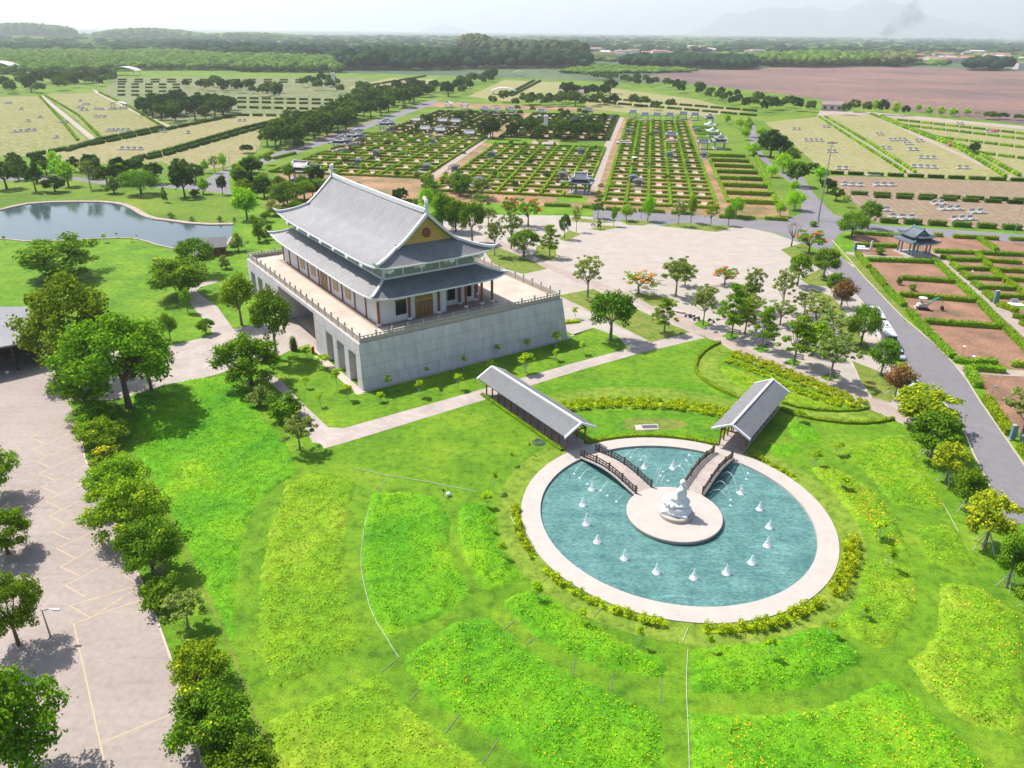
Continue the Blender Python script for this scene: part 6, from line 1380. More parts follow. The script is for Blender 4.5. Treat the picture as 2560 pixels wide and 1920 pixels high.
# ---------------- lawns with real relief ----------------
def pip(px_,py_,poly):
    ins=np.zeros(px_.shape,bool); n=len(poly); j=n-1
    for i in range(n):
        xi,yi=poly[i];xj,yj=poly[j]; c=((yi>py_)!=(yj>py_))&(px_<(xj-xi)*(py_-yi)/((yj-yi) if yj!=yi else 1e-9)+xi); ins^=c; j=i
    return ins
def edged(px_,py_,poly):
    dmin=np.full(px_.shape,1e9); n=len(poly)
    for i in range(n):
        a=np.array(poly[i]);b=np.array(poly[(i+1)%n]); ab=b-a; L=max(1e-9,(ab**2).sum()); t_=np.clip(((px_-a[0])*ab[0]+(py_-a[1])*ab[1])/L,0,1)
        dmin=np.minimum(dmin,np.hypot(px_-a[0]-t_*ab[0],py_-a[1]-t_*ab[1]))
    return dmin
def vnoise(x,y,sc,seed):
    r=np.random.default_rng(seed); g_=r.uniform(0,1,(64,64)); X=x/sc;Y=y/sc; i=np.floor(X).astype(int);j=np.floor(Y).astype(int); fx=X-i;fy=Y-j; fx=fx*fx*(3-2*fx);fy=fy*fy*(3-2*fy)
    a=g_[i%64,j%64];b=g_[(i+1)%64,j%64];c=g_[i%64,(j+1)%64];d_=g_[(i+1)%64,(j+1)%64]; return (a*(1-fx)+b*fx)*(1-fy)+(c*(1-fx)+d_*fx)*fy
def relief(x,y): return .4*vnoise(x,y+x*.4,3.4,1)+.4*vnoise(x,y,1.2,2)+.3*vnoise(x,y,.55,3)
FLW=[]
def meadow(poly,h,mt,bl,dens,fl=0,seed=0,name='meadow_grass',bs=.16):
    xs=[p[0] for p in poly];ys=[p[1] for p in poly]; st_=.4
    gx=np.arange(min(xs)-st_,max(xs)+2*st_,st_);gy=np.arange(min(ys)-st_,max(ys)+2*st_,st_); X,Y=np.meshgrid(gx,gy,indexing='ij'); ins=pip(X,Y,poly); dd=edged(X,Y,poly)
    wob=(vnoise(X,Y,1.7,seed+9)-.5)*1.5; hh=np.where(ins,np.clip((dd+wob)/1.1,0,1)*h*(.35+1.3*(relief(X,Y)-.25)),0)
    Zz=np.where(ins,np.maximum(.03,.035+hh),-.05)
    keep=(ins[:-1,:-1]|ins[1:,:-1]|ins[:-1,1:]|ins[1:,1:]); idx=np.arange(X.size).reshape(X.shape)
    f=np.stack([idx[:-1,:-1][keep],idx[1:,:-1][keep],idx[1:,1:][keep],idx[:-1,1:][keep]],1); v=np.stack([X.ravel(),Y.ravel(),Zz.ravel()],1)
    us,inv=np.unique(f,return_inverse=True); o=mesh_np(name,v[us],inv.reshape(-1,4),M[mt],smooth=True); o['kind']='stuff'
    rng=np.random.default_rng(seed+100); A=(max(xs)-min(xs))*(max(ys)-min(ys)); n=int(A*dens); x=rng.uniform(min(xs),max(xs),n);y=rng.uniform(min(ys),max(ys),n); k=pip(x,y,poly); x,y=x[k],y[k]
    k=rng.uniform(0,1,len(x))<(.25+1.1*vnoise(x,y,2.1,seed+5))*np.clip(edged(x,y,poly)/1.2+.15,0,1); x,y=x[k],y[k]; dd=edged(x,y,poly); z=.03+np.clip(dd/1.1,0,1)*h*(.35+1.3*(relief(x,y)-.25)); z=np.maximum(z,.03)
    c=np.stack([x,y,z+bs*.45],1); nr=rng.normal(size=c.shape)*.8; nr[:,2]+=.55; nr/=np.linalg.norm(nr,axis=1)[:,None]; v,f=quads(rng,c,nr,bs,.35); o=mesh_np('meadow_blades',v,f,M[bl]); o['kind']='stuff'
    if fl:
        n=int(A*fl); x=rng.uniform(min(xs),max(xs),n);y=rng.uniform(min(ys),max(ys),n); k=pip(x,y,poly)&(edged(x,y,poly)>.3)&(vnoise(x,y,4.5,seed+21)*.65+vnoise(x,y,1.0,seed+22)*.35>rng.uniform(.42,.78,n)); x,y=x[k],y[k]; dd=edged(x,y,poly); z=.1+bs+np.clip(dd/1.1,0,1)*h*(.35+1.3*(relief(x,y)-.25))
        c=np.stack([x,y,z],1); nr=rng.normal(size=c.shape)*.4; nr[:,2]+=1; nr/=np.linalg.norm(nr,axis=1)[:,None]; FLW.append(quads(rng,c,nr,.06,1.))
MD=[('L',[(700,330),(780,315),(850,322),(900,400),(890,470),(905,540),(960,610),(1025,690),(940,740),(850,766),(800,720),(760,640),(720,560),(690,430)],.55,'meadow','blade',14,0),
('L',[(930,830),(985,780),(1050,768),(1150,785),(1250,860),(1400,950),(1500,1010),(1600,1060),(1742,1110),(1742,1205),(1560,1182),(1400,1140),(1250,1080),(1100,990),(1000,900)],.55,'meadow','blade',14,0),
('L',[(425,1100),(560,1010),(700,918),(850,898),(930,960),(1030,1050),(1160,1130),(1280,1195),(1500,1295),(1700,1375),(1740,1480),(1745,1800),(1300,1800),(1100,1660),(880,1500),(700,1400),(560,1310),(470,1200)],.45,'meadow','blade',12,3.5),
('L',[(260,270),(400,262),(600,290),(655,420),(640,520),(690,640),(765,790),(650,870),(560,910),(330,1000),(270,880),(232,760),(212,600),(225,430)],.35,'meadow','blade',9,0),
('L',[(-180,240),(-60,170),(60,160),(180,215),(150,330),(125,480),(120,640),(140,800),(180,930),(220,1040),(60,1120),(-120,1220),(-240,1270),(-300,1120),(-310,900),(-300,700),(-260,450)],.35,'meadowy','bladey',10,0),
('L',[(-260,1420),(0,1312),(300,1180),(350,1240),(420,1320),(520,1410),(620,1500),(760,1590),(900,1720),(300,1800),(-200,1760)],.25,'meadowy','bladey',8,0),
('M',[(50,1065),(200,1042),(420,1022),(560,985),(680,950),(760,955),(850,1030),(930,1110),(820,1190),(640,1250),(350,1288),(60,1272)],.5,'meadow','blade',12,3),
('M',[(50,1395),(500,1392),(700,1365),(860,1310),(1050,1212),(1180,1290),(1300,1400),(1420,1510),(1540,1640),(1620,1800),(60,1800)],.4,'meadow','blade',10,9),
('M',[(900,640),(960,605),(1050,600),(1180,680),(1190,760),(1188,850),(1140,940),(1080,1010),(1020,1060),(960,1040),(860,980),(790,925),(840,860),(900,790)],.35,'meadowy','bladey',10,3),
('M',[(1150,1130),(1220,1070),(1290,1000),(1310,860),(1315,720),(1500,742),(1740,900),(1740,1500),(1500,1450),(1370,1370),(1250,1270)],.45,'meadowy','blade',10,7),
('M',[(1200,445),(1300,430),(1400,452),(1450,560),(1500,640),(1380,640),(1260,620),(1210,530)],.4,'meadowy','bladey',9,7),
('M',[(660,140),(740,130),(830,165),(1000,262),(1060,350),(1110,430),(1150,560),(1060,530),(980,510),(900,420),(830,330),(760,240),(700,190)],.4,'meadowy','bladey',10,16),
('M',[(-0+440,-0+20),(600,20),(620,60),(560,90),(470,75)],.3,'meadow','blade',9,8),
('S',[(430,712),(600,660),(850,590),(960,590),(1050,680),(1140,830),(1210,950),(1280,1090),(1335,1230),(1100,1230),(900,1185),(780,1080),(700,960),(580,860),(480,775)],.35,'meadowy','blade',9,9),
('S',[(-40,470),(60,470),(170,505),(240,600),(230,650),(100,650),(0,600)],.3,'meadow','blade',9,6),
('K',[(620,150),(760,90),(900,40),(1100,10),(1290,60),(1360,160),(1400,270),(1300,330),(1210,420),(1160,530),(1130,650),(1115,800),(1100,1100),(1060,980),(1000,860),(940,760),(880,620),(800,450),(720,280)],.3,'meadow','blade',8,0),
('K',[(1150,1100),(1130,850),(1160,640),(1250,430),(1390,300),(1330,480),(1270,640),(1240,850),(1230,980),(1280,1120),(1330,1250),(1240,1300)],.02,'lawn','blade',1,0),
('D',[(850,1250),(1000,1210),(1250,1150),(1450,1130),(1560,1170),(1620,1300),(1700,1420),(1840,1560),(1600,1600),(1250,1560),(950,1560),(860,1420)],.35,'meadow','blade',6,0),
('E',[(1290,905),(1340,915),(1430,945),(1530,985),(1640,1040),(1760,1090),(1900,1130),(2000,1150),(1900,1163),(1740,1140),(1640,1112),(1520,1082),(1440,1050),(1350,1000),(1300,950)],.25,'meadowy','bladey',12,14)]
for i,(k,pts,h,mt,bl,dn,fl) in enumerate(MD): meadow(GL(k,pts),h*1.15,mt,bl,dn*1.7,fl*.55,i)
n=0;VV=[];FF=[]
for v,f in FLW: VV.append(v); FF.append(f+n); n+=len(v)
o=mesh_np('wildflowers',np.vstack(VV),np.vstack(FF),M['flower']); o['kind']='stuff'
# lawn bands between the walkways and on the slope
sheets('lawn_band',[GL('P',[(400,270),(600,225),(800,210),(1000,212),(1200,228),(1400,260),(1545,300),(1480,360),(1340,325),(1200,305),(1000,290),(800,290),(640,298),(500,320)])],.012,M['mown'])
sheets('lawn_band',[GL('P',[(310,210),(600,165),(800,160),(1000,165),(1200,180),(1380,210),(1530,265),(1545,298),(1400,258),(1200,226),(1000,210),(800,208),(600,223),(400,255)])],.013,M['darkgrass'])
sheets('lawn_band',[GL('P',[(590,370),(800,352),(1000,352),(1200,362),(1350,380),(1460,400),(1440,540),(1350,520),(1100,492),(900,495),(700,530),(640,520)])],.013,M['darkgrass'])
sheets('lawn_band',[GL('P',[(880,400),(1050,395),(1200,410),(1260,440),(1150,470),(950,480),(850,450)])],.016,M['drygrass'])
sheets('lawn_band',[GL('E',[(1290,782),(1370,820),(1295,850),(1278,900),(1290,945),(1350,1000),(1440,1048),(1400,1098),(1330,1066),(1250,1026),(1192,985),(1160,945),(1153,910),(1165,872),(1200,832)]),GL('E',[(1650,1130),(1740,1155),(1850,1170),(1960,1177),(2080,1173),(2160,1155),(2290,1212),(2212,1228),(2110,1237),(2000,1234),(1850,1215),(1720,1188),(1640,1155)])],.014,M['mown'])
b=MB(); b.prism(GL('P',[(930,442),(1068,434),(1075,466),(938,474)]),-.1,.1); o=b.build('hatch_cover',M['slab']); tag(o,'pair of flat hatch covers in the grass behind the pool','hatch cover')
q=MB(); q.box((*G('P',1020,452),.13),(2.6,1.0,.06),rad(5)); q.build('vent_grille',M['tiled'],o)
flush_trees()
# ---------------- woods beyond the cemetery ----------------
def forest(poly,sp,h,mt,name,seed,cr=1.,leafn=26,lsz=1.1,hv=.2,zb=0.):
    xs=[p[0] for p in poly];ys=[p[1] for p in poly]; rng=np.random.default_rng(seed); pts=[]
    y=min(ys)
    while y<max(ys):
        s=sp*(1+max(0,(y-700))/1400); gx=np.arange(min(xs),max(xs),s); gx=gx+rng.uniform(-.35,.35,len(gx))*s; gy=y+rng.uniform(-.35,.35,len(gx))*s
        k=pip(gx,gy,poly); k&=np.abs(gx)<gy*.78+60
        pts.append(np.stack([gx[k],gy[k],np.full(k.sum(),s)],1)); y+=s
    P=np.vstack(pts); n=len(P)
    bm=bmesh.new(); bmesh.ops.create_icosphere(bm,subdivisions=2 if n<1500 else 1,radius=1); bv=np.array([v.co[:] for v in bm.verts]); bf=np.array([[v.index for v in f.verts] for f in bm.faces]); bm.free()
    d=rng.normal(size=(leafn,3)); d/=np.linalg.norm(d,axis=1)[:,None]; d[:,2]=np.abs(d[:,2])*.9-.2; 
    hh=h*rng.uniform(1-hv,1+hv,n); r=P[:,2]*.62*cr
    sc=np.stack([r,r,hh*.42],1); cen=np.stack([P[:,0],P[:,1],zb+hh*.6],1)
    V1=(bv[None]*(1+rng.uniform(-.16,.16,(n,len(bv),1))))*sc[:,None]*.9+cen[:,None]
    F1=(bf[None]+(np.arange(n)*len(bv))[:,None,None]).reshape(-1,3)
    F1=np.hstack([F1,F1[:,:1]])[:,:3]
    o=mesh_np(name,V1.reshape(-1,3),F1,M[mt]); o['kind']='stuff'
    c=(d[None]*(rng.uniform(.85,1.1,(n,leafn,1))))*sc[:,None]+cen[:,None]; c=c.reshape(-1,3); nr=np.tile(d,(n,1))+rng.normal(size=(n*leafn,3))*.5; nr/=np.linalg.norm(nr,axis=1)[:,None]
    v,f=quads(rng,c,nr,lsz*np.repeat(P[:,2]/sp,leafn)[:,None]**.8 if False else lsz,.8); o=mesh_np(name,v,f,M[mt]); o['kind']='stuff'
    # trunks hidden in shade: none needed at this distance
M['w_dark']=leafmat('dark_wood',[(0,(.005,.02,.016)),(.5,(.012,.036,.024)),(1,(.026,.06,.03))],.2,.0,.0)
M['w_mid']=leafmat('plantation_leaves',[(0,(.038,.082,.024)),(.5,(.065,.125,.03)),(1,(.105,.18,.044))],.25,.0,.0)
M['w_tall']=leafmat('tall_wood',[(0,(.018,.035,.022)),(.5,(.035,.058,.034)),(1,(.06,.085,.05))],.2,.0,.0)
M['w_grey']=leafmat('dry_wood',[(0,(.04,.06,.03)),(.5,(.07,.095,.045)),(1,(.11,.13,.065))],.2,.0,.0)
A_=lambda pts:GL('A',pts); B__=lambda pts:GL('B',pts); Cc=lambda pts:GL('C',pts)
forest(A_([(-700,470),(-700,330),(-300,262),(0,240),(700,240),(1050,300),(1290,352),(1500,372),(1480,400),(1530,455),(870,455),(400,480),(0,480)]),8,11,'w_mid','rubber_plantation',1,leafn=18,lsz=1.0)
forest(A_([(1330,400),(1500,372),(2212,390),(2212,470),(1530,465)]),8,12,'w_mid','rubber_plantation',2,leafn=20,lsz=1.0)
forest(A_([(1050,330),(1200,300),(1500,320),(2212,350),(2212,392),(1500,372),(1290,352)]),12,20,'w_dark','dark_wood',3,hv=.35,leafn=20,lsz=1.5)
forest(B__([(-20,455),(-20,372),(400,360),(900,390),(1400,400),(1600,410),(1610,440),(950,445),(500,455)]),11,22,'w_dark','dark_wood',4,hv=.28,leafn=26,lsz=1.5)
forest(B__([(780,372),(900,345),(1300,340),(1560,360),(1600,405),(1300,395),(900,388)]),12,34,'w_tall','tall_eucalyptus_wood',5,hv=.22,leafn=60,lsz=1.7,cr=.95)
forest(B__([(1810,432),(1830,395),(2212,385),(2640,395),(2690,440),(2650,452),(2212,440)]),9,17,'w_dark','plantation_block',6,hv=.1,leafn=20,lsz=1.2)
forest(Cc([(530,432),(520,395),(900,370),(1260,385),(1270,425),(900,437)]),10,20,'w_mid','wood_block',7,hv=.2,leafn=24,lsz=1.3)
forest(Cc([(1270,430),(1300,385),(1500,375),(1520,420),(1400,432)]),13,20,'w_grey','wood_block',8,hv=.3,leafn=20,lsz=1.3)
forest(Cc([(1820,455),(1860,430),(2130,445),(2120,460)]),12,20,'w_dark','wood_block',9,hv=.3,leafn=20,lsz=1.3)
forest(B__([(1400,470),(1620,420),(1840,435),(2200,450),(2300,465),(1800,475),(1600,480)]),7,5,'w_mid','young_plantation',10,hv=.2,leafn=10,lsz=.9)
def scatterwood(x0,x1,y0,y1,n,seed,mt,h=14):
    rng=np.random.default_rng(seed); X=rng.uniform(x0,x1,n);Y=rng.uniform(y0,y1,n)
    P=[]
    for x,y in zip(X,Y):
        if rng.uniform()<vnoise(np.array([x]),np.array([y*4]),180,seed)[0]*1.3: P.append(G('B',x,y))
    bm=bmesh.new(); bmesh.ops.create_icosphere(bm,subdivisions=1,radius=1); bv=np.array([v.co[:] for v in bm.verts]); bf=np.array([[v.index for v in f.verts] for f in bm.faces]); bm.free()
    P=np.array(P); n=len(P); s=(P[:,1]/1000)**.55*9*rng.uniform(.6,1.3,n); hh=h*rng.uniform(.6,1.3,n)
    V1=(bv[None]*(1+rng.uniform(-.25,.25,(n,len(bv),1))))*np.stack([s*1.3,s,hh*.6],1)[:,None]+np.stack([P[:,0],P[:,1],hh*.5],1)[:,None]
    o=mesh_np('far_woods',V1.reshape(-1,3),(bf[None]+(np.arange(n)*len(bv))[:,None,None]).reshape(-1,3),M[mt]); o['kind']='stuff'
scatterwood(-2300,4500,235,345,5200,1,'w_dark'); scatterwood(-2300,4500,232,330,4200,2,'w_mid',10); scatterwood(1500,4500,290,400,900,3,'w_grey',8); scatterwood(2400,4500,300,425,700,4,'w_mid',9)
# wooded rise at the upper left
def rise(x0,x1,top,dist,mt,seed):
    rng=np.random.default_rng(seed); n=260; P=[]
    for i in range(n):
        x=rng.uniform(x0,x1); u=(x-x0)/(x1-x0); d=ray(x,top+7*abs(u-.45)**2*6); t_=dist/d[1]; z=CAMH+d[2]*t_
        P.append((d[0]*t_+rng.uniform(-15,15),dist+rng.uniform(-60,60),z))
    P=np.array(P); bm=bmesh.new(); bmesh.ops.create_icosphere(bm,subdivisions=2,radius=1); bv=np.array([v.co[:] for v in bm.verts]); bf=np.array([[v.index for v in f.verts] for f in bm.faces]); bm.free()
    r=rng.uniform(9,18,n)*dist/2500; V1=(bv[None]*(1+rng.uniform(-.2,.2,(n,len(bv),1))))*np.stack([r,r,P[:,2]*.5],1)[:,None]+np.stack([P[:,0],P[:,1],P[:,2]*.5],1)[:,None]
    o=mesh_np('far_wooded_rise',V1.reshape(-1,3),(bf[None]+(np.arange(n)*len(bv))[:,None,None]).reshape(-1,3),M[mt]); o['kind']='stuff'
rise(-60,172,58,4400,'w_mid',1); rise(255,490,70,4600,'w_mid',2); rise(480,780,81,4600,'w_mid',3); rise(1160,1215,86,2200,'w_grey',4)
# ---------------- town far off ----------------
rg=random.Random(9)
wl_=[M['wallc'],M['rendered'],M['roofw']]; rf_=[M['roofr'],M['roofw'],M['rooft'],M['roofr']]
town=[]
for i in range(70):
    k,x,y=('I',rg.uniform(1000,2200),rg.uniform(262,345)) if i<38 else ('H',rg.uniform(760,2212),rg.uniform(262,350)); town.append((k,x,y))
town+= [('H',880,345),('H',980,335),('H',1140,330),('H',1230,318),('H',1450,330),('H',1440,305),('H',1600,325),('H',1700,240),('H',2150,395),('C',440,352),('C',520,345),('C',150,335),('C',200,340),('C',790,425)]
tw=[(G(*a),) for a in town]; town=[(a,G(*a)) for a in town]; town.sort(key=lambda t_:t_[1][0]/t_[1][1])
for i,(a,p) in enumerate(town):
    sc=rg.uniform(.8,1.5); w_=rg.uniform(14,30)*sc; half='left' if i<30 else 'middle' if i<56 else 'right'
    j=i if i<30 else i-30 if i<56 else i-56
    house('town_house',p,rg.uniform(-.5,.5),w_,rg.uniform(9,14)*sc,rg.uniform(7,13),rg.uniform(2,4),f'{ORD[j]} small house from the left in the {half} part of the distant town',wl_[i%3],rf_[(i*7)%4],'houses of the distant town',False)
house('warehouse',G('C',490,352),rad(-5),44,18,13,1,'long pale block standing above the dark plantation, right of the town',M['wallc'],M['roofw'])
# ---------------- posts, masts, monuments ----------------
def simple(name,loc,label,cat,group=None,rz=0.):
    e=empty(name,(loc[0],loc[1],loc[2] if len(loc)>2 else 0),rz); tag(e,label,cat,group); return e
p=G('C',888,1415); e=simple('light_mast',p,'very tall grey floodlight mast standing by the roundabout','light mast')
b=MB(); b.tube([(0,0,0),(0,0,26.6)],[.32,.13],8); b.build('pole',M['metal'],e)
b=MB(); b.box((0,0,26.2),(3.4,.12,.12),.2); b.box((0,0,25.2),(2.4,.12,.12),.2); b.build('crossarm',M['metal'],e)
for i in range(6): b=MB(); b.box((-1.5+.6*i,0,26.5),(.4,.3,.45),.2); b.build('floodlight',M['metal'],e)
def lamp(k,x,y,ty,label,name='lamp_post',grp='lamp posts',arm=1.4):
    p=G(k,x,y); h=max(2,hgt(k,x,y,ty)); e=simple(name,p,label,'lamp post',grp)
    b=MB(); b.tube([(0,0,0),(0,0,h)],[.11,.06],6); b.build('pole',M['metal'],e)
    b=MB(); b.tube([(0,0,h-.1),(arm*.6,0,h+.2),(arm,0,h+.15)],.05,5); b.box((arm+.2,0,h+.12),(.7,.28,.12)); b.build('lamp_head',M['metal'],e)
for i,a in enumerate([('C',2150,1500,1290),('C',1835,1455,1330),('A',1480,1060,975),('A',1655,1000,905),('A',520,935,850),('B',1935,1400,1300),('C',2410,1480,1200),('C',790,1010,950)]): lamp(*a,['tall lamp post on the verge at the far right of the side road','thin lamp post by the hedge blocks of the side road','thin lamp post at the start of the diagonal road','thin lamp post farther up the diagonal road','lamp post among the pale grave fields at left','lamp post beside the right-hand path near the road','lamp post at the right end of the side road','lamp post in the near corner of the right grave field'][i])
for i,a in enumerate([('H',280,700,622),('H',945,745,672),('H',1690,815,745),('C',100,545,510),('C',375,560,530),('C',705,605,553)]): lamp(*a,f'{ORD[i]} pole with square lamp heads on the edge of the brown field' ,grp='poles by the brown field')
for i,x in enumerate((725,812,1162,1490,1798,2092)): lamp('A',x,470,402+ (i>1)*10,f'{ORD[i]} lamp pole from the left before the rubber plantation',grp='poles before the plantation')
for i,x in enumerate((170,422,650,890,1057)): lamp('B',x,455,(410,410,408,408,335)[i],f'{ORD[i]} lamp pole from the left before the tall dark wood',grp='poles before the dark wood')
lamp('F',1405,1060,985,'lamp with a white disc head in the lower right plot',arm=.1)
lamp('K',238,1038,900,'thin street lamp on the left side of the car park')
for i,(k,x,y,ty) in enumerate([('F',945,545,500),('F',1232,800,745),('F',1290,862,815),('F',1285,330,300)]):
    p=G(k,x,y); e=simple('garden_light',p,['short garden light beside the excavator plot','short garden light on the hedge of the largest bare plot','short garden light at the hedge corner of the largest plot','short garden light by the hedge hooks'][i],'garden light','garden lights'); b=MB(); b.tube([(0,0,0),(0,0,1.9)],.05,6); b.build('post',M['metal'],e); b=MB(); b.lathe([(.05,1.85),(.3,1.95),(.26,2.05)],(0,0,0),10); b.build('shade',M['white'],e)
for i,(k,x,y,h) in enumerate([('F',1430,485,3.2),('F',1533,1315,2.6),('F',578,165,2.6),('F',1600,1330,1.2)]):
    p=G(k,x,y); e=simple('marker_post',p,['blue-grey marker post at the path beside the small lawn','grey marker post at the roadside entrance of the lower right plot','blue-grey marker post by the white grave slabs','squat grey marker post near the bottom right hedge'][i],'marker post','blue-grey marker posts'); b=MB(); b.box((0,0,h/2),(.8,.5,h)); b.build('shaft',M['blue'],e); b=MB(); b.box((0,0,h+.08),(.95,.65,.18)); b.build('cap',M['stone'],e); b=MB(); b.box((0,0,.1),(1,.7,.2)); b.build('foot',M['stone'],e)
p=G('J',728,345); e=simple('monument',p,'tall white square pillar rising from the central grove','monument'); hh=hgt('J',728,345,215); b=MB(); b.hexa([(-1.5,-1.5,0),(1.5,-1.5,0),(1.5,1.5,0),(-1.5,1.5,0),(-1.15,-1.15,hh-1),(1.15,-1.15,hh-1),(1.15,1.15,hh-1),(-1.15,1.15,hh-1)]); b.build('shaft',M['white'],e); b=MB(); b.box((0,0,hh-.6),(2.9,2.9,.7)); b.box((0,0,hh),(2,2,.5)); b.build('cap',M['white'],e)
p=G('A',2147,562); e=simple('monument',p,'pale slab monument standing among distant trees at upper left','monument'); hh=hgt('A',2147,562,465); b=MB(); b.box((0,0,hh/2),(4,2,hh)); b.build('slab',M['white'],e); b=MB(); b.box((0,0,.8),(9,6,1.6)); b.build('plinth',M['stone'],e)
def canopy(k,x,y,w,h,label,arch=False):
    e=simple('canopy',G(k,x,y),label,'canopy'); V=[];Fc=[]
    for i in range(13):
        u=-1+2*i/12; z=h+(w*.12)*(1-u*u)
        for yy in(-w*.25,w*.25): V+=[(u*w/2,yy,z),(u*w/2,yy,z+.4)]
    for i in range(12):
        a=i*4; Fc+=[(a+1,a+5,a+7,a+3),(a,a+2,a+6,a+4),(a,a+4,a+5,a+1),(a+2,a+3,a+7,a+6)]
    b=MB(); b.add(V,Fc); b.build('roof',M['roofw'],e); b=MB()
    for sx in(-.4,.4):
        for sy in(-.2,.2): b.box((sx*w,sy*w,h/2),(.4,.4,h))
    b.build('legs',M['metal'],e)
canopy('A',805,485,40,6,'flat curved canopy roof below the rubber plantation'); canopy('B',1050,605,26,3,'white arched roof on the bare field beyond the plots'); canopy('B',1150,485,16,4,'small white canopy beyond the double hedge'); canopy('A',768,695,12,3,'pale blue-white tent in the left grave field')
canopy('A',-5,470,50,9,'pale blue roof at the left edge below the plantation')
# ---------------- grave monuments ----------------
def tomb(k,x,y,w,label,big=False,roof='blue'):
    e=simple('family_tomb',G(k,x,y),label,'tomb','family tombs in the plots',rad(-10)); s=w
    b=MB(); b.box((0,0,.2),(s,s*.8,.4)); b.box((0,-s*.5,.12),(s*.5,s*.35,.24)); b.build('platform',M['stone'],e)
    b=MB(); b.box((0,.1*s,.9),(s*.32,s*.42,1.0)); b.box((0,.3*s,1.6),(s*.5,.3,1.4)); b.build('headstone',M['graniteplain'],e)
    V=[];Fc=[]
    for i in range(9):
        u=-1+i/4; z=2.5+.7*(1-u*u)
        for yy in(-.25*s,.45*s): V+=[(u*s*.42,yy,z),(u*s*.42,yy,z+.2)]
    for i in range(8):
        a=i*4; Fc+=[(a+1,a+5,a+7,a+3),(a,a+2,a+6,a+4),(a,a+4,a+5,a+1),(a+2,a+3,a+7,a+6)]
    b=MB(); b.add(V,Fc); 
    for sx in(-.36,.36):
        for yy in(-.2,.4): b.box((sx*s,yy*s,1.5),(.18,.18,2.4))
    b.build('canopy',M['tiled'],e)
for k,x,y,w,l in [('J',1100,645,5.5,'grey-domed tomb in the middle plots near the right-hand path'),('J',125,690,5.5,'tomb beside the grey bush at left of the middle plots'),('J',1062,260,5,'tomb right of the tall pillar, far back'),('J',1460,262,5,'tomb near the far end of the right-hand path'),('J',2100,690,6,'dark blue tomb among the bright rows, right side'),('J',1690,965,6,'tomb with a green surround at the front of the right plots'),('J',905,930,6,'dark-roofed tomb beside the pink shrub'),('J',1645,420,5,'tomb just right of the right-hand path, upper'),('J',1945,440,5,'tomb in the upper rows of the right plots'),
 ('N',730,800,5.5,'tomb among the left plots, centre'),('N',490,920,6,'tomb among the left plots, lower left'),('N',1390,990,6.5,'teal tomb beside the left-hand path'),('N',1760,1000,6,'tomb just right of the left-hand path, lower'),('N',1830,1150,7,'grey-domed tomb in the front row right of the left-hand path'),('N',2080,1180,7,'teal tomb in the front row, farther right'),('N',1480,640,5,'tomb in the upper left plots'),('V',480,800,5,'dark tomb among the bright rows left of the kiosks'),('V',660,1500,6,'dark blue tomb below the small shelter'),('J',1750,1010,6,'domed tomb beside the dark pavilion, right of the path')]: tomb(k,x,y,w,l)
def grave(k,x,y,n,label):
    p=G(k,x,y); 
    e=simple('grave_monument',p,label,'grave','stone graves in the pale fields',rad(rg.uniform(-15,15)))
    L=n*3.2; b=MB(); b.box((0,0,.25),(L,3,.5)); b.build('slab',M['stone'],e)
    for i in range(n): b=MB(); b.box((-L/2+3.2*(i+.5),1,1.0),(1.8,.5,1.3)); b.box((-L/2+3.2*(i+.5),-.15,.6),(1.3,1.8,.4)); b.build('headstone',M['graniteplain'],e)
GV=[('U',110,328,2),('U',290,410,1),('U',552,525,1),('U',385,578,1),('U',195,730,1),('U',320,718,2),('U',430,705,2),('U',770,805,1),('U',1110,298,1),('U',1185,345,2),('U',1110,390,2),('U',1165,425,2),('U',1360,412,3),('U',1545,410,2),('U',1700,405,2),('U',1380,515,3),('U',1530,710,2),('U',1660,705,4),('U',880,590,2),('U',1810,965,4),('A',1555,780,2),('A',1210,858,1),('A',1040,850,2),
('C',750,835,2),('C',860,908,4),('C',975,980,2),('C',940,820,2),('C',1285,868,2),('C',1400,905,4),('C',1465,930,2),('C',1540,912,2),('C',1325,958,2),('C',1500,968,2),('C',1590,1020,3),('C',1570,1080,4),('C',1820,1085,2),('C',1045,1090,2),('C',2000,850,3),('C',1800,800,2),('C',1110,1195,3),('C',1315,1195,3),('C',1430,1405,3),('C',1665,1315,2),('C',1740,1350,3),('C',1820,1415,3),('C',1910,1370,2),('C',1300,1355,2),('C',1240,1130,2)]
GV.sort(key=lambda a:(a[0]=='C',a[2]))
cn={}
for k,x,y,n in GV:
    fd='left fields' if k in'UA' else 'right fields'; i=cn.get(fd,0); cn[fd]=i+1; grave(k,x,y,n,f'{ORD[i]} small stone grave in the {fd}, counting from farthest to nearest')
e=simple('grave_monument',G('F',620,160),'white grave slab group beside the dark spreading bush near the pavilion','grave',None,rad(-10)); b=MB(); b.box((0,0,.3),(3.5,1.6,.6)); b.box((0,1.4,.5),(2.2,1.,1.0)); b.build('slab',M['white'],e); b=MB(); b.box((2.6,.3,1.5),(.5,.4,3)); b.build('stele',M['white'],e)
e=simple('grave_monument',G('F',1560,495),'white slab on the small green lawn at the right','grave',None,rad(-10)); b=MB(); b.box((0,0,.15),(3.2,2.2,.3)); b.build('slab',M['white'],e); b=MB(); b.box((0,1.3,.6),(1.6,.3,1.2)); b.build('headstone',M['graniteplain'],e)
sheets('lawn',[GL('F',[(1450,475),(1660,480),(1660,520),(1560,530),(1455,500)]),GL('B',[(1395,1270),(1480,1250),(1600,1275),(1580,1305),(1400,1300)]),GL('B',[(1400,930),(1700,940),(1690,965),(1400,955)]),GL('B',[(955,900),(1210,900),(1240,925),(960,915)])],.032,M['lawn'])
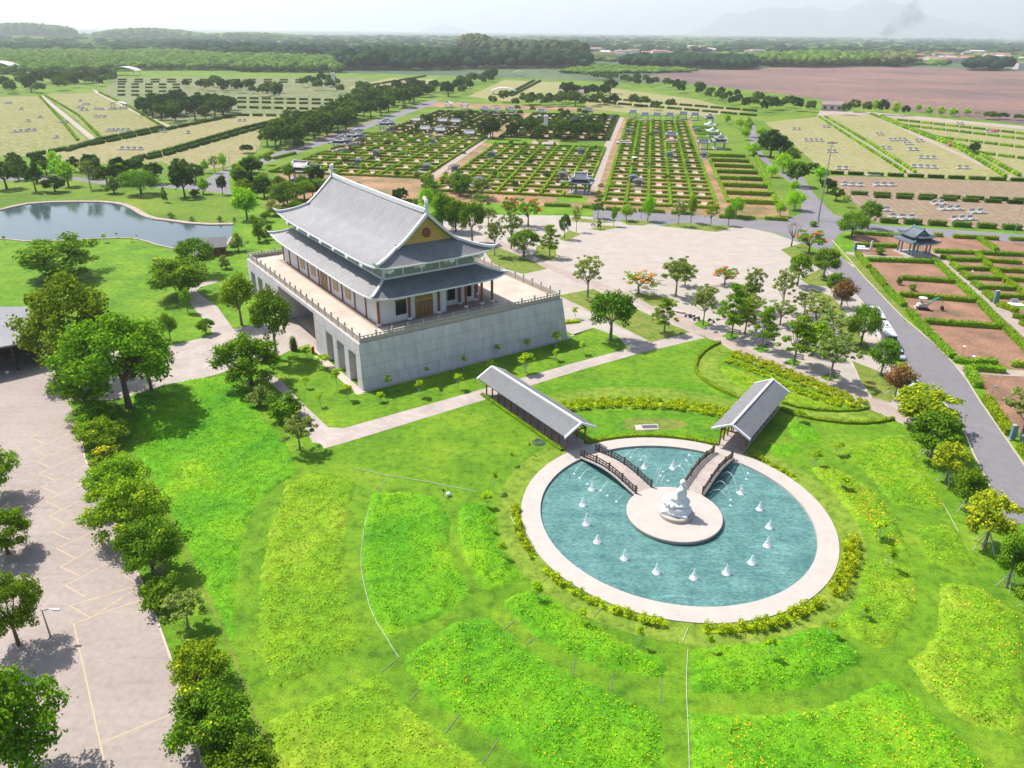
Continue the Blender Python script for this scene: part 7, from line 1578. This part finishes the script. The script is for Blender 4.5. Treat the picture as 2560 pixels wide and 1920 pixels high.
# ---------------- vehicles ----------------
def wheels(e,xs,ys,r,name='wheel'):
    for x in xs:
        for y in ys:
            s=1 if y>0 else -1; b=MB(); b.tube([(x,y-.12,r),(x,y+.12,r)],r,14); w=b.build(name,M['black'],e); b=MB(); b.tube([(x,y+s*.11,r),(x,y+s*.15,r)],r*.55,10); b.build('rim',M['metal'],w)
def bus(p,rz,L,label):
    e=simple('bus',p,label,'bus',None,rz); w=1.25; b=MB(); b.hexa([(-L/2,-w,.45),(L/2,-w,.45),(L/2,w,.45),(-L/2,w,.45),(-L/2,-w,1.6),(L/2+.1,-w,1.6),(L/2+.1,w,1.6),(-L/2,w,1.6)]); b.hexa([(-L/2,-w,1.6),(L/2+.1,-w,1.6),(L/2+.1,w,1.6),(-L/2,w,1.6),(-L/2+.1,-w*.92,3.1),(L/2-.35,-w*.92,3.1),(L/2-.35,w*.92,3.1),(-L/2+.1,w*.92,3.1)]); b.hexa([(-L/2+.1,-w*.92,3.1),(L/2-.35,-w*.92,3.1),(L/2-.35,w*.92,3.1),(-L/2+.1,w*.92,3.1),(-L/2+.4,-w*.75,3.25),(L/2-.8,-w*.75,3.25),(L/2-.8,w*.75,3.25),(-L/2+.4,w*.75,3.25)]); b.build('body',M['carw'],e)
    for s in(-1,1):
        n=5
        for i in range(n): x=-L/2+.6+(L-1.2)*(i+.5)/n; b=MB(); b.box((x,s*1.21,2.25),((L-1.2)/n-.15,.06,.95)); b.build('window',M['glass'],e)
    b=MB(); b.hexa([(L/2+.06,-1.1,1.6),(L/2+.16,-1.1,1.6),(L/2+.16,1.1,1.6),(L/2+.06,1.1,1.6),(L/2-.3,-1.05,2.9),(L/2-.2,-1.05,2.9),(L/2-.2,1.05,2.9),(L/2-.3,1.05,2.9)]); b.build('windscreen',M['glass'],e)
    b=MB(); b.box((-L*.1,.1,3.32),(2.4,1.3,.18)); rr=b.build('roof_unit',M['carw'],e); b=MB(); 
    for i in range(4): b.box((-L*.1-.6+.4*i,.1,3.42),(.22,.5,.05))
    b.build('vents',M['black'],rr)
    for s in(-.8,.8): b=MB(); b.box((L/2+.12,s,.85),(.08,.35,.2)); b.build('headlight',M['glass'],e)
    wheels(e,(-L*.32,L*.32),(-1.1,1.1),.45)
z3=G('F',770,628,3.2); z4=G('F',720,560,3.2); rdir=math.atan2(z3[1]-z4[1],z3[0]-z4[0]); ra=rdir
zz=lambda X,Y,z:(lambda d:(d[0]*(CAMH-z)/-d[2],d[1]*(CAMH-z)/-d[2]))(ray(2100+X/6.9125,740+Y/6.9125))
q1=zz(820,545,3.2); q2=zz(700,340,3.2); q0=zz(885,640,3.2); ra=math.atan2(q0[1]-q2[1],q0[0]-q2[0])
bus(q1,ra,9.5,'white bus with roof vents parked under the trees by the road'); 
d_=Vector((math.cos(ra),math.sin(ra))); bus((q1[0]-d_.x*10.5,q1[1]-d_.y*10.5),ra,8.5,'white bus parked behind the vented one, half hidden by a tree')
def car(p,rz,label,mt,glass='glass'):
    e=simple('car',p,label,'car',None,rz); P=[(-2.2,.35),(-2.25,.9),(-1.9,1.02),(-1.5,1.08),(-.95,1.5),(.55,1.52),(1.15,1.08),(2.0,.92),(2.25,.75),(2.2,.35)]; V=[];Fc=[];n=len(P)
    for y,s in((-.86,1),(.86,1)): 
        for x,z in P: V.append((x,y*(1 if z<1.1 else .8),z))
    for i in range(n): Fc.append((i,(i+1)%n,n+(i+1)%n,n+i))
    Fc+= [tuple(range(n-1,-1,-1)),tuple(range(n,2*n))]; b=MB(); b.add(V,Fc); b.build('body',mt,e)
    b=MB(); b.hexa([(.62,-.66,1.5),(1.2,-.72,1.11),(1.2,.72,1.11),(.62,.66,1.5),(.60,-.66,1.56),(1.24,-.74,1.14),(1.24,.74,1.14),(.60,.66,1.56)]); b.build('windscreen',M[glass],e)
    b=MB(); b.hexa([(-1.5,-.72,1.1),(-.98,-.66,1.5),(-.98,.66,1.5),(-1.5,.72,1.1),(-1.56,-.72,1.13),(-1.0,-.66,1.55),(-1.0,.66,1.55),(-1.56,.72,1.13)]); b.build('rear_window',M[glass],e)
    for s in(-1,1): b=MB(); b.hexa([(-1.2,s*.8,1.1),(.9,s*.8,1.1),(.9,s*.84,1.1),(-1.2,s*.84,1.1),(-.9,s*.69,1.45),(.5,s*.69,1.45),(.5,s*.73,1.45),(-.9,s*.73,1.45)]); b.build('side_window',M[glass],e)
    for s in(-.62,.62): b=MB(); b.box((2.22,s,.75),(.06,.32,.14)); b.build('headlight',M['white'],e)
    wheels(e,(-1.35,1.35),(-.8,.8),.33)
car(zz(1175,1440,1.2),ra,'small silver car with bluish glass parked at the verge below the rusty tree',M['carw'],'blue'); car(zz(1020,965,1.2),ra,'pale blue car mostly hidden by the bright staked tree',mat('pale_blue_paint',(.42,.52,.58),.35,.03,1))
def motorbike(p,rz,label,col):
    e=simple('motorbike',p,label,'motorbike','parked motorbikes',rz)
    for x in(-.62,.62): b=MB(); b.tube([(x,-.05,.3),(x,.05,.3)],.3,14); w=b.build('wheel',M['black'],e); b=MB(); b.tube([(x,-.06,.3),(x,.06,.3)],.12,8); b.build('rim',M['metal'],w)
    b=MB(); b.sweep([(-.65,0,.55),(-.1,0,.45),(.35,0,.5),(.5,0,.85)],[.22,.24,.2,.25],[.25,.2,.2,.2]); b.build('body',col,e)
    b=MB(); b.sweep([(-.75,0,.8),(-.2,0,.76),(.05,0,.74)],[.2,.26,.2],.1); b.build('seat',M['black'],e)
    b=MB(); b.tube([(.62,0,.3),(.45,0,1.0)],.03,5); b.tube([(.42,-.33,1.03),(.45,0,1.0),(.42,.33,1.03)],.025,5); b.build('handlebar',M['metal'],e)
    b=MB(); b.box((.55,0,.9),(.1,.16,.14)); b.build('headlight',M['white'],e)
MZ=lambda X,Y:G('E',0,0) and (lambda d:(d[0]*CAMH/-d[2],d[1]*CAMH/-d[2]))(ray(1680+X/13.825,760+Y/13.825))
dk=mat('dark_blue_paint',(.04,.05,.08),.4,.05,1); dr=mat('dark_maroon_paint',(.14,.03,.04),.4,.05,1)
motorbike(MZ(560,470),rad(165),'black motorbike with a silver front, leftmost of the parked group',dk); motorbike(MZ(700,500),rad(150),'black motorbike squeezed between two others in the parked group',M['black']); motorbike(MZ(850,570),rad(200),'dark maroon motorbike with a white headlight in the parked group',dr); motorbike(MZ(1350,640),rad(-35),'single dark motorbike right of the tree pit',dk)
e=simple('cargo_tricycle',G('E',1895,715),'dark red cargo tricycle parked behind the feathery tree','tricycle',None,rad(75)); b=MB(); b.box((-.6,0,.85),(1.8,1.3,.5)); b.build('cargo_box',dr,e); b=MB(); b.sweep([(.3,0,.7),(1.2,0,.7)],.5,.4); b.build('body',M['red'],e); b=MB(); b.box((.6,0,1.9),(1.2,1.1,.06)); 
for s in(-.5,.5): b.box((.1,s,1.3),(.05,.05,1.2)); b.box((1.1,s,1.3),(.05,.05,1.2))
b.build('canopy',dr,e); wheels(e,(-.8,),(-.65,.65),.32); b=MB(); b.tube([(1.4,-.07,.3),(1.4,.07,.3)],.3,12); b.build('wheel',M['black'],e)
# small excavator
M['teal']=mat('teal_paint',(.10,.42,.42),.45,.08,2)
def excavator(p,rz,s,label,c1,c2):
    e=simple('excavator',p,label,'excavator',None,rz); e.scale=(s,s,s)
    for y in(-.8,.8):
        b=MB(); b.sweep([(-1.3,y,.12),(-1.1,y,0),(1.1,y,0),(1.3,y,.12)],.4,[.35,.6,.6,.35]); b.build('track',M['black'],e)
    b=MB(); b.box((0,0,.65),(1.6,1.2,.2)); b.build('undercarriage',M['black'],e)
    b=MB(); b.hexa([(-1.4,-.85,.8),(1.0,-.85,.8),(1.0,.85,.8),(-1.4,.85,.8),(-1.3,-.8,1.5),(.8,-.8,1.3),(.8,.8,1.3),(-1.3,.8,1.5)]); b.build('body',c1,e)
    b=MB(); b.box((-.4,.1,1.75),(.6,.6,.15)); b.box((-.65,.1,2.0),(.12,.55,.5)); b.build('seat',M['black'],e)
    b=MB(); b.tube([(-.9,-.5,1.4),(-.9,-.5,2.9)],.05,5); b.tube([(-.9,.6,1.4),(-.9,.6,2.9)],.05,5); b.lathe([(1.0,2.85),(.95,2.98),(.3,3.1)],(-.4,.1,0),12); b.build('sunshade',M['white'],e)
    b=MB(); b.sweep([(1.0,0,1.1),(2.0,0,2.3),(3.2,0,3.0)],.28,[.35,.4,.3]); b.build('boom',c2,e)
    b=MB(); b.sweep([(3.1,0,3.15),(4.2,0,2.2),(4.5,0,1.2)],.22,[.3,.28,.2]); b.build('stick',c2,e)
    b=MB(); b.hexa([(4.1,-.4,.3),(4.9,-.4,.25),(4.9,.4,.25),(4.1,.4,.3),(4.2,-.4,1.1),(4.6,-.4,1.1),(4.6,.4,1.1),(4.2,.4,1.1)]); b.build('bucket',M['black'],e)
    b=MB(); b.sweep([(-1.9,0,.1),(-1.7,0,.1)],1.7,.5); b.build('blade',c1,e)
excavator(G('F',990,520),rad(-8),.98,'small teal and cream excavator working on a brown plot beside the road',M['wallc'],M['teal'])
excavator(G('J',1715,780),rad(-8),1.5,'orange-yellow excavator between the bright hedge rows',mat('orange_paint',(.60,.30,.04),.5,.08,2),mat('yellow_paint_machine',(.65,.42,.05),.5,.08,2))
# benches, person, bins, pot
def bench(k,x,y,rz,label):
    e=simple('bench',G(k,x,y),label,'bench','dark slatted benches by the tree pits',rad(rz)); b=MB(); 
    for i in range(3): b.box((0,-.22+.2*i,.45),(1.7,.14,.05))
    b.build('seat',M['darkwood'],e); b=MB()
    for i in range(2): b.box((0,.32,.65+.2*i),(1.7,.05,.12))
    b.build('backrest',M['darkwood'],e)
    for s in(-.7,.7): b=MB(); b.box((s,.05,.22),(.07,.5,.44)); b.box((s,.33,.6),(.06,.06,.7)); b.build('leg',M['metal'],e)
for k,x,y,l in [('E',1385,725,'bench right of the tree in the second pit'),('E',1572,800,'bench right of the tree in the third pit'),('E',1745,868,'bench right of the tree in the fourth pit'),('E',1952,960,'bench right of the feathery tree in the last pit'),('E',1845,722,'bench behind the bare-topped tree'),('E',560,105,'bench on the small lawn at the back of the plaza')]: bench(k,x,y,-35,l)
e=simple('bench',G('E',1062,605),'pale pink stone bench at the corner of the promenade near the motorbikes','bench',None,rad(-30)); b=MB(); b.box((0,0,.42),(2.4,.7,.14)); b.build('seat',M['slab'],e)
for s in(-.8,.8): b=MB(); b.box((s,0,.18),(.25,.55,.36)); b.build('leg',M['slab'],e)
for i,(x,y,l) in enumerate([(30,1135,'grey litter bin at the shadow edge of the curved-roof hall'),(330,1055,'white bin beside the table under the hall roof')]):
    e=simple('litter_bin',G('D',x+25,y),l,'litter bin'); b=MB(); b.lathe([(.22,0),(.3,.9)],(0,0,0),10); b.build('body',M['metal'],e); b=MB(); b.lathe([(.33,.9),(.33,1.0),(.1,1.08)],(0,0,0),10); b.build('lid',M['white'],e)
e=simple('table',G('D',300,1050),'white table in the shade of the hall','table',None,.3); b=MB(); b.box((0,0,.72),(1.6,.9,.06)); b.build('tabletop',M['white'],e)
for sx in(-.7,.7):
    for sy in(-.35,.35): b=MB(); b.box((sx,sy,.35),(.06,.06,.7)); b.build('leg',M['white'],e)
e=simple('potted_plant',G('D',1890,965),'clipped dark egg-shaped shrub in a brown pot before the podium','potted plant'); b=MB(); b.lathe([(.55,0),(.8,.5),(.85,.9),(.7,.92)],(0,0,0),14); b.build('pot',mat('brown_pot',(.16,.07,.05),.5,.1,2),e)
rng=np.random.default_rng(4); v,f=cloud(rng,[((0,0,2.1),(.72,.72,1.25)),((0,0,1.6),(.8,.8,.8))],1500,.11); mesh_np('foliage',v,f,M['l_dark'],e)
e=simple('fire_cabinet',(lambda d:(d[0]*CAMH/-d[2],d[1]*CAMH/-d[2]))(ray(740+240/5.53,690+1070/5.53)),'small red fire hydrant cabinet by the podium wall','hydrant'); b=MB(); b.box((0,0,.7),(.5,.4,1.3)); b.build('body',M['red'],e); b=MB(); b.lathe([(.2,1.35),(.22,1.5),(.05,1.6)],(0,0,0),8); b.build('cap',M['red'],e)
def person(p,rz,label,shirt,trous,hat,bend=.5,s=1.):
    sk=mat('skin',(.36,.22,.15),.7,.05,3)
    J=[((0,0,.92),.14),((.05*bend,0,1.12),.13),((.25*bend,0,1.36),.15),((.34*bend,0,1.5),.06),((.42*bend,0,1.64),.10),((0,.1,.9),.1),((.12,.13,.5),.07),((0,.13,.08),.045),((.14,.13,.04),.04),((0,-.1,.9),.1),((-.05,-.13,.5),.07),((-.2,-.13,.08),.045),((-.06,-.13,.04),.04),
      ((.25*bend,.2,1.38),.06),((.35*bend+.1,.26,1.12),.045),((.35*bend+.35,.16,.98),.035),((.25*bend,-.2,1.38),.06),((.35*bend+.1,-.26,1.12),.045),((.35*bend+.35,-.12,.98),.035)]
    E_=[(0,1),(1,2),(2,3),(3,4),(0,5),(5,6),(6,7),(7,8),(0,9),(9,10),(10,11),(11,12),(2,13),(13,14),(14,15),(2,16),(16,17),(17,18)]
    me=bpy.data.meshes.new('person'); me.from_pydata([j[0] for j in J],E_,[]); me.materials.append(sk); o=bpy.data.objects.new('person',me); COL.objects.link(o)
    m_=o.modifiers.new('k','SKIN'); sv=me.skin_vertices[0].data
    for i,j in enumerate(J): sv[i].radius=(j[1],j[1])
    sv[0].use_root=True; u=o.modifiers.new('u','SUBSURF'); u.levels=1; u.render_levels=1
    o.location=(p[0],p[1],0); o.rotation_euler=(0,0,rz); o.scale=(s,s,s); tag(o,label,'person')
    def cl(name,ids,edges,r,mt):
        me=bpy.data.meshes.new(name); me.from_pydata([J[i][0] for i in ids],edges,[]); me.materials.append(mt); c=bpy.data.objects.new(name,me); COL.objects.link(c); c.parent=o
        c.modifiers.new('k','SKIN'); sv=me.skin_vertices[0].data
        for a,i in enumerate(ids): sv[a].radius=(J[i][1]*r+.012,)*2
        sv[0].use_root=True; u=c.modifiers.new('u','SUBSURF'); u.levels=1; u.render_levels=1
    cl('shirt',[1,2,13,14,16,17],[(0,1),(1,2),(2,3),(1,4),(4,5)],1.12,shirt); cl('trousers',[0,5,6,7,9,10,11],[(0,1),(1,2),(2,3),(0,4),(4,5),(5,6)],1.15,trous)
    if hat: b=MB(); h=J[4][0]; b.lathe([(.24,.04),(.22,.07),(.13,.1),(.11,.18),(.03,.22)],h,12); b.build('hat',hat,o)
    return o
per=person(G('S',1535,1400),rad(190),'person in dark clothes and a red hat bending at the meadow edge by the road',dk,M['black'],M['red'],1.,1.05)
PP=[('J',1545,545,'worker standing at the left end of the grave works by the path'),('J',1590,535,'worker in the middle of the grave works by the path'),('J',1640,545,'worker at the right end of the grave works by the path'),('J',1205,560,'person sitting area visitor near the green lawn left of the right-hand path')]
for i,(k,x,y,l) in enumerate(PP): person(G(k,x,y),i*1.3,l,[dk,M['white'],M['blue'],dr][i],M['black'],M['white'],.3,1.)
e=simple('work_platform',G('J',1590,530),'pale stone grave under construction beside the right-hand path','grave',None,rad(-10)); b=MB(); b.box((0,0,.5),(9,5,1.)); b.box((0,1,1.4),(6,2,.9)); b.build('base',M['stone'],e); b=MB(); 
for i in range(4): b.box((-3+2*i,1.6,2.4),(.4,.4,1.6))
b.build('columns',M['graniteplain'],e)
e=simple('golf_cart',G('N',1895,760),'small dark buggy with passengers on the left-hand cemetery path','buggy',None,rad(80)); b=MB(); b.box((0,0,.6),(2.6,1.3,.6)); b.build('body',dk,e); b=MB(); b.box((0,0,2.),(2.2,1.3,.08)); 
for sx in(-.9,.9):
    for sy in(-.5,.5): b.box((sx,sy,1.4),(.06,.06,1.2))
b.build('roof',M['carw'],e); wheels(e,(-.8,.8),(-.6,.6),.28)
e=simple('golf_cart',(lambda d:(d[0]*CAMH/-d[2],d[1]*CAMH/-d[2]))(ray(1700+1990/11.06,260+560/11.06)),'white-roofed buggy on the far end of the right-hand avenue','buggy',None,rad(80)); b=MB(); b.box((0,0,.7),(4,1.8,.8)); b.build('body',M['slab'],e); b=MB(); b.box((0,0,2.4),(3.4,1.8,.12)); 
for sx in(-1.5,1.5):
    for sy in(-.8,.8): b.box((sx,sy,1.7),(.08,.08,1.4))
b.build('roof',M['carw'],e); wheels(e,(-1.2,1.2),(-.8,.8),.35)
motorbike(G('C',835,1215),rad(75),'motorbike riding on the avenue above the junction',dk)
# lights, hoses and a coil of hose on the lawn
p=G('L',625,288); e=simple('spotlight',p,'small garden spotlight on a short post at left of the pool lawn','spotlight'); b=MB(); b.tube([(0,0,0),(0,0,1.1)],.05,6); b.build('post',M['metal'],e); b=MB(); b.box((0,0,1.15),(.3,.22,.22)); b.build('lamp_head',M['black'],e)
p=G('L',650,283); e=simple('white_globe',p,'white globe beside the garden spotlight','garden lamp'); b=MB(); b.lathe([(.1,0),(.3,.12),(.36,.32),(.3,.52),(.1,.64)],(0,0,0),14); b.build('globe',M['foam'],e,smooth=True); b=MB(); b.box((0,0,.02),(.5,.5,.05)); b.build('foot',M['metal'],e)
p=G('P',352,545); e=simple('hose_coil',p,'round dark coil of hose lying on the lawn left of the long walkway','coil'); b=MB()
for i in range(7):
    r=.3+.13*i; b.tube([(r*math.cos(t_*.3+i),r*math.sin(t_*.3+i),.08+.05*math.sin(t_+i)) for t_ in range(22)],.035,5)
b.build('loops',M['tiled'],e)
M['drain']=mat('drain_cover',(.16,.20,.10),.8,.1,1)
def hose(k,pts,label,r=.03,mt='wpaint'):
    P=[(*G(k,x,y),.06) for x,y in pts]; b=MB(); b.tube(P,r,6); o=b.build('water_pipe',M[mt]); tag(o,label,'pipe','pipes lying in the grass')
hose('L',[(345,185),(300,250),(250,340),(222,450),(208,560),(208,650),(225,740),(250,840),(285,920),(330,990),(365,1050),(400,1100)],'white pipe curving through the grass left of the pool')
hose('L',[(170,140),(340,180),(560,215),(790,262)],'white pipe along the mown edge above the left meadow',.035)
hose('M',[(42,950),(12,1022)],'short white pipe joining the pool rim to the long straight pipe',.04)
hose('M',[(40,1060),(33,1180),(33,1290),(40,1420),(45,1560),(48,1720)],'long straight white pipe beside the mown strip below the pool')
hose('S',[(1130,890),(1160,940),(1225,1050)],'rope barrier line at the edge of the meadow under the largest dark tree',.03); hose('S',[(1305,1175),(1380,1310),(1440,1420)],'white rope line on the meadow beside the staked trees',.03)
hose('P',[(185,990),(215,1050)],'short white pipe near the left side of the pool',.04)
for i,(a,b_) in enumerate([((925,965),(985,915)),((1045,1035),(1088,1000)),((1275,1190),(1290,1112)),((1470,1275),(1482,1180)),((1720,1335),(1728,1205)),((310,1175),(395,1105)),((455,1315),(520,1245)),((632,1485),(715,1375)),((820,1640),(905,1510)),((1130,715),(1190,672)),((1385,895),(1430,850))]):
    P=[(*G('L',*a),.035),(*G('L',*b_),.035)]; b=MB(); b.sweep(P,.10,.02); o=b.build('drain_strip',M['drain']); tag(o,f'{ORD[i]} narrow dark drain strip crossing the mown rings left of the pool axis','drain','dark drain strips in the lawn')
# ---------------- smoke ----------------
sm=bpy.data.materials.new('smoke'); sm.use_nodes=True; t=sm.node_tree; t.nodes.clear(); o=t.nodes.new('ShaderNodeOutputMaterial'); v=t.nodes.new('ShaderNodeVolumePrincipled'); v.inputs['Color'].default_value=(.45,.44,.46,1)
g=N(t,'ShaderNodeTexCoord').outputs['Object']; n_=ramp(t,noise(t,g,.011,4,.65),[(.45,0),(.7,1)]); mm=N(t,'ShaderNodeMath',operation='MULTIPLY'); t.links.new(n_,mm.inputs[0]); mm.inputs[1].default_value=.02; t.links.new(mm.outputs[0],v.inputs['Density']); t.links.new(v.outputs[0],o.inputs['Volume'])
D0=3600.; sp=[]
for X,Y,R in ((2205,90,16),(2212,84,20),(2222,76,26),(2236,66,34),(2252,54,42),(2275,40,52),(2300,26,60)):
    d=ray(X,Y); t_=D0/d[1]; sp.append((d[0]*t_,D0,CAMH+d[2]*t_,R))
b=MB(); b.tube([(a,c,max(2,z)) for a,c,z,r in sp],[r for *_,r in sp],10); o=b.build('smoke',sm); o['kind']='stuff'
# ---------------- distant hills ----------------
m,t,p,o=newmat('hill_cover'); g=N(t,'ShaderNodeNewGeometry').outputs['Position']
t.links.new(ramp(t,noise(t,g,.002,5,.6),[(.3,(.05,.08,.04)),(.7,(.12,.13,.07))]),p.inputs['Base Color']); p.inputs['Roughness'].default_value=1; M['hill']=m
def hills(name,prof,dist,depth,mat):
    """prof: (src x, src y) skyline points"""
    ns=80; V=[];Fc=[]; rg=random.Random(7); x0,x1=prof[0][0],prof[-1][0]
    ph=[rg.uniform(0,6) for _ in range(8)]
    for j in range(13):
        v=j/12-.5; sh=math.cos(PI*v)**1.3 if abs(v)<.5 else 0
        for i in range(ns+1):
            x=x0+(x1-x0)*i/ns
            for a,b in zip(prof,prof[1:]):
                if a[0]<=x<=b[0]: y=a[1]+(b[1]-a[1])*(x-a[0])/(b[0]-a[0])
            d=ray(x,y); t_=dist/d[1]; X,Y,Zz=d[0]*t_,dist,CAMH+d[2]*t_
            w=sum(math.sin(i*.5*(k+1)+ph[k]+j*.9)/(k+2) for k in range(6))
            z=max(-5,Zz*sh+w*14*sh*(1 if j!=6 else .3)); V.append((X*(1+v*depth/dist),Y+v*depth,z if abs(v)<.5 else -5))
    for j in range(12):
        for i in range(ns): a=j*(ns+1)+i; Fc.append((a,a+1,a+ns+2,a+ns+1))
    o=mesh_np(name,V,Fc,mat,smooth=True); o['kind']='structure'
hills('hills',[(1690,92),(1760,68),(1815,30),(1850,35),(1900,20),(1940,17),(1985,22),(2030,14),(2080,28),(2110,24),(2150,8),(2190,-2),(2230,3),(2270,14),(2330,40),(2400,58),(2440,56),(2480,72),(2560,88),(2640,92)],23500,4000,M['hill'])
hills('hills',[(2130,90),(2200,60),(2260,48),(2320,60),(2400,80),(2450,90)],21500,2400,M['hill'])
hills('hills',[(1050,76),(1080,66),(1110,60),(1140,67),(1170,78)],24000,2500,M['hill'])
# ---------------- haze ----------------
hm=bpy.data.materials.new('haze_air'); hm.use_nodes=True; t=hm.node_tree; t.nodes.clear(); o=t.nodes.new('ShaderNodeOutputMaterial'); v=t.nodes.new('ShaderNodeVolumePrincipled')
v.inputs['Color'].default_value=(.84,.88,.955,1); v.inputs['Density'].default_value=.000085; v.inputs['Anisotropy'].default_value=.35
t.links.new(v.outputs[0],o.inputs['Volume'])
b=MB(); b.hexa([(-15000,-400,-8),(15000,-400,-8),(15000,28500,-8),(-15000,28500,-8),(-15000,-400,1800),(15000,-400,1800),(15000,28500,1800),(-15000,28500,1800)]); hz=b.build('haze',hm); hz['kind']='stuff'
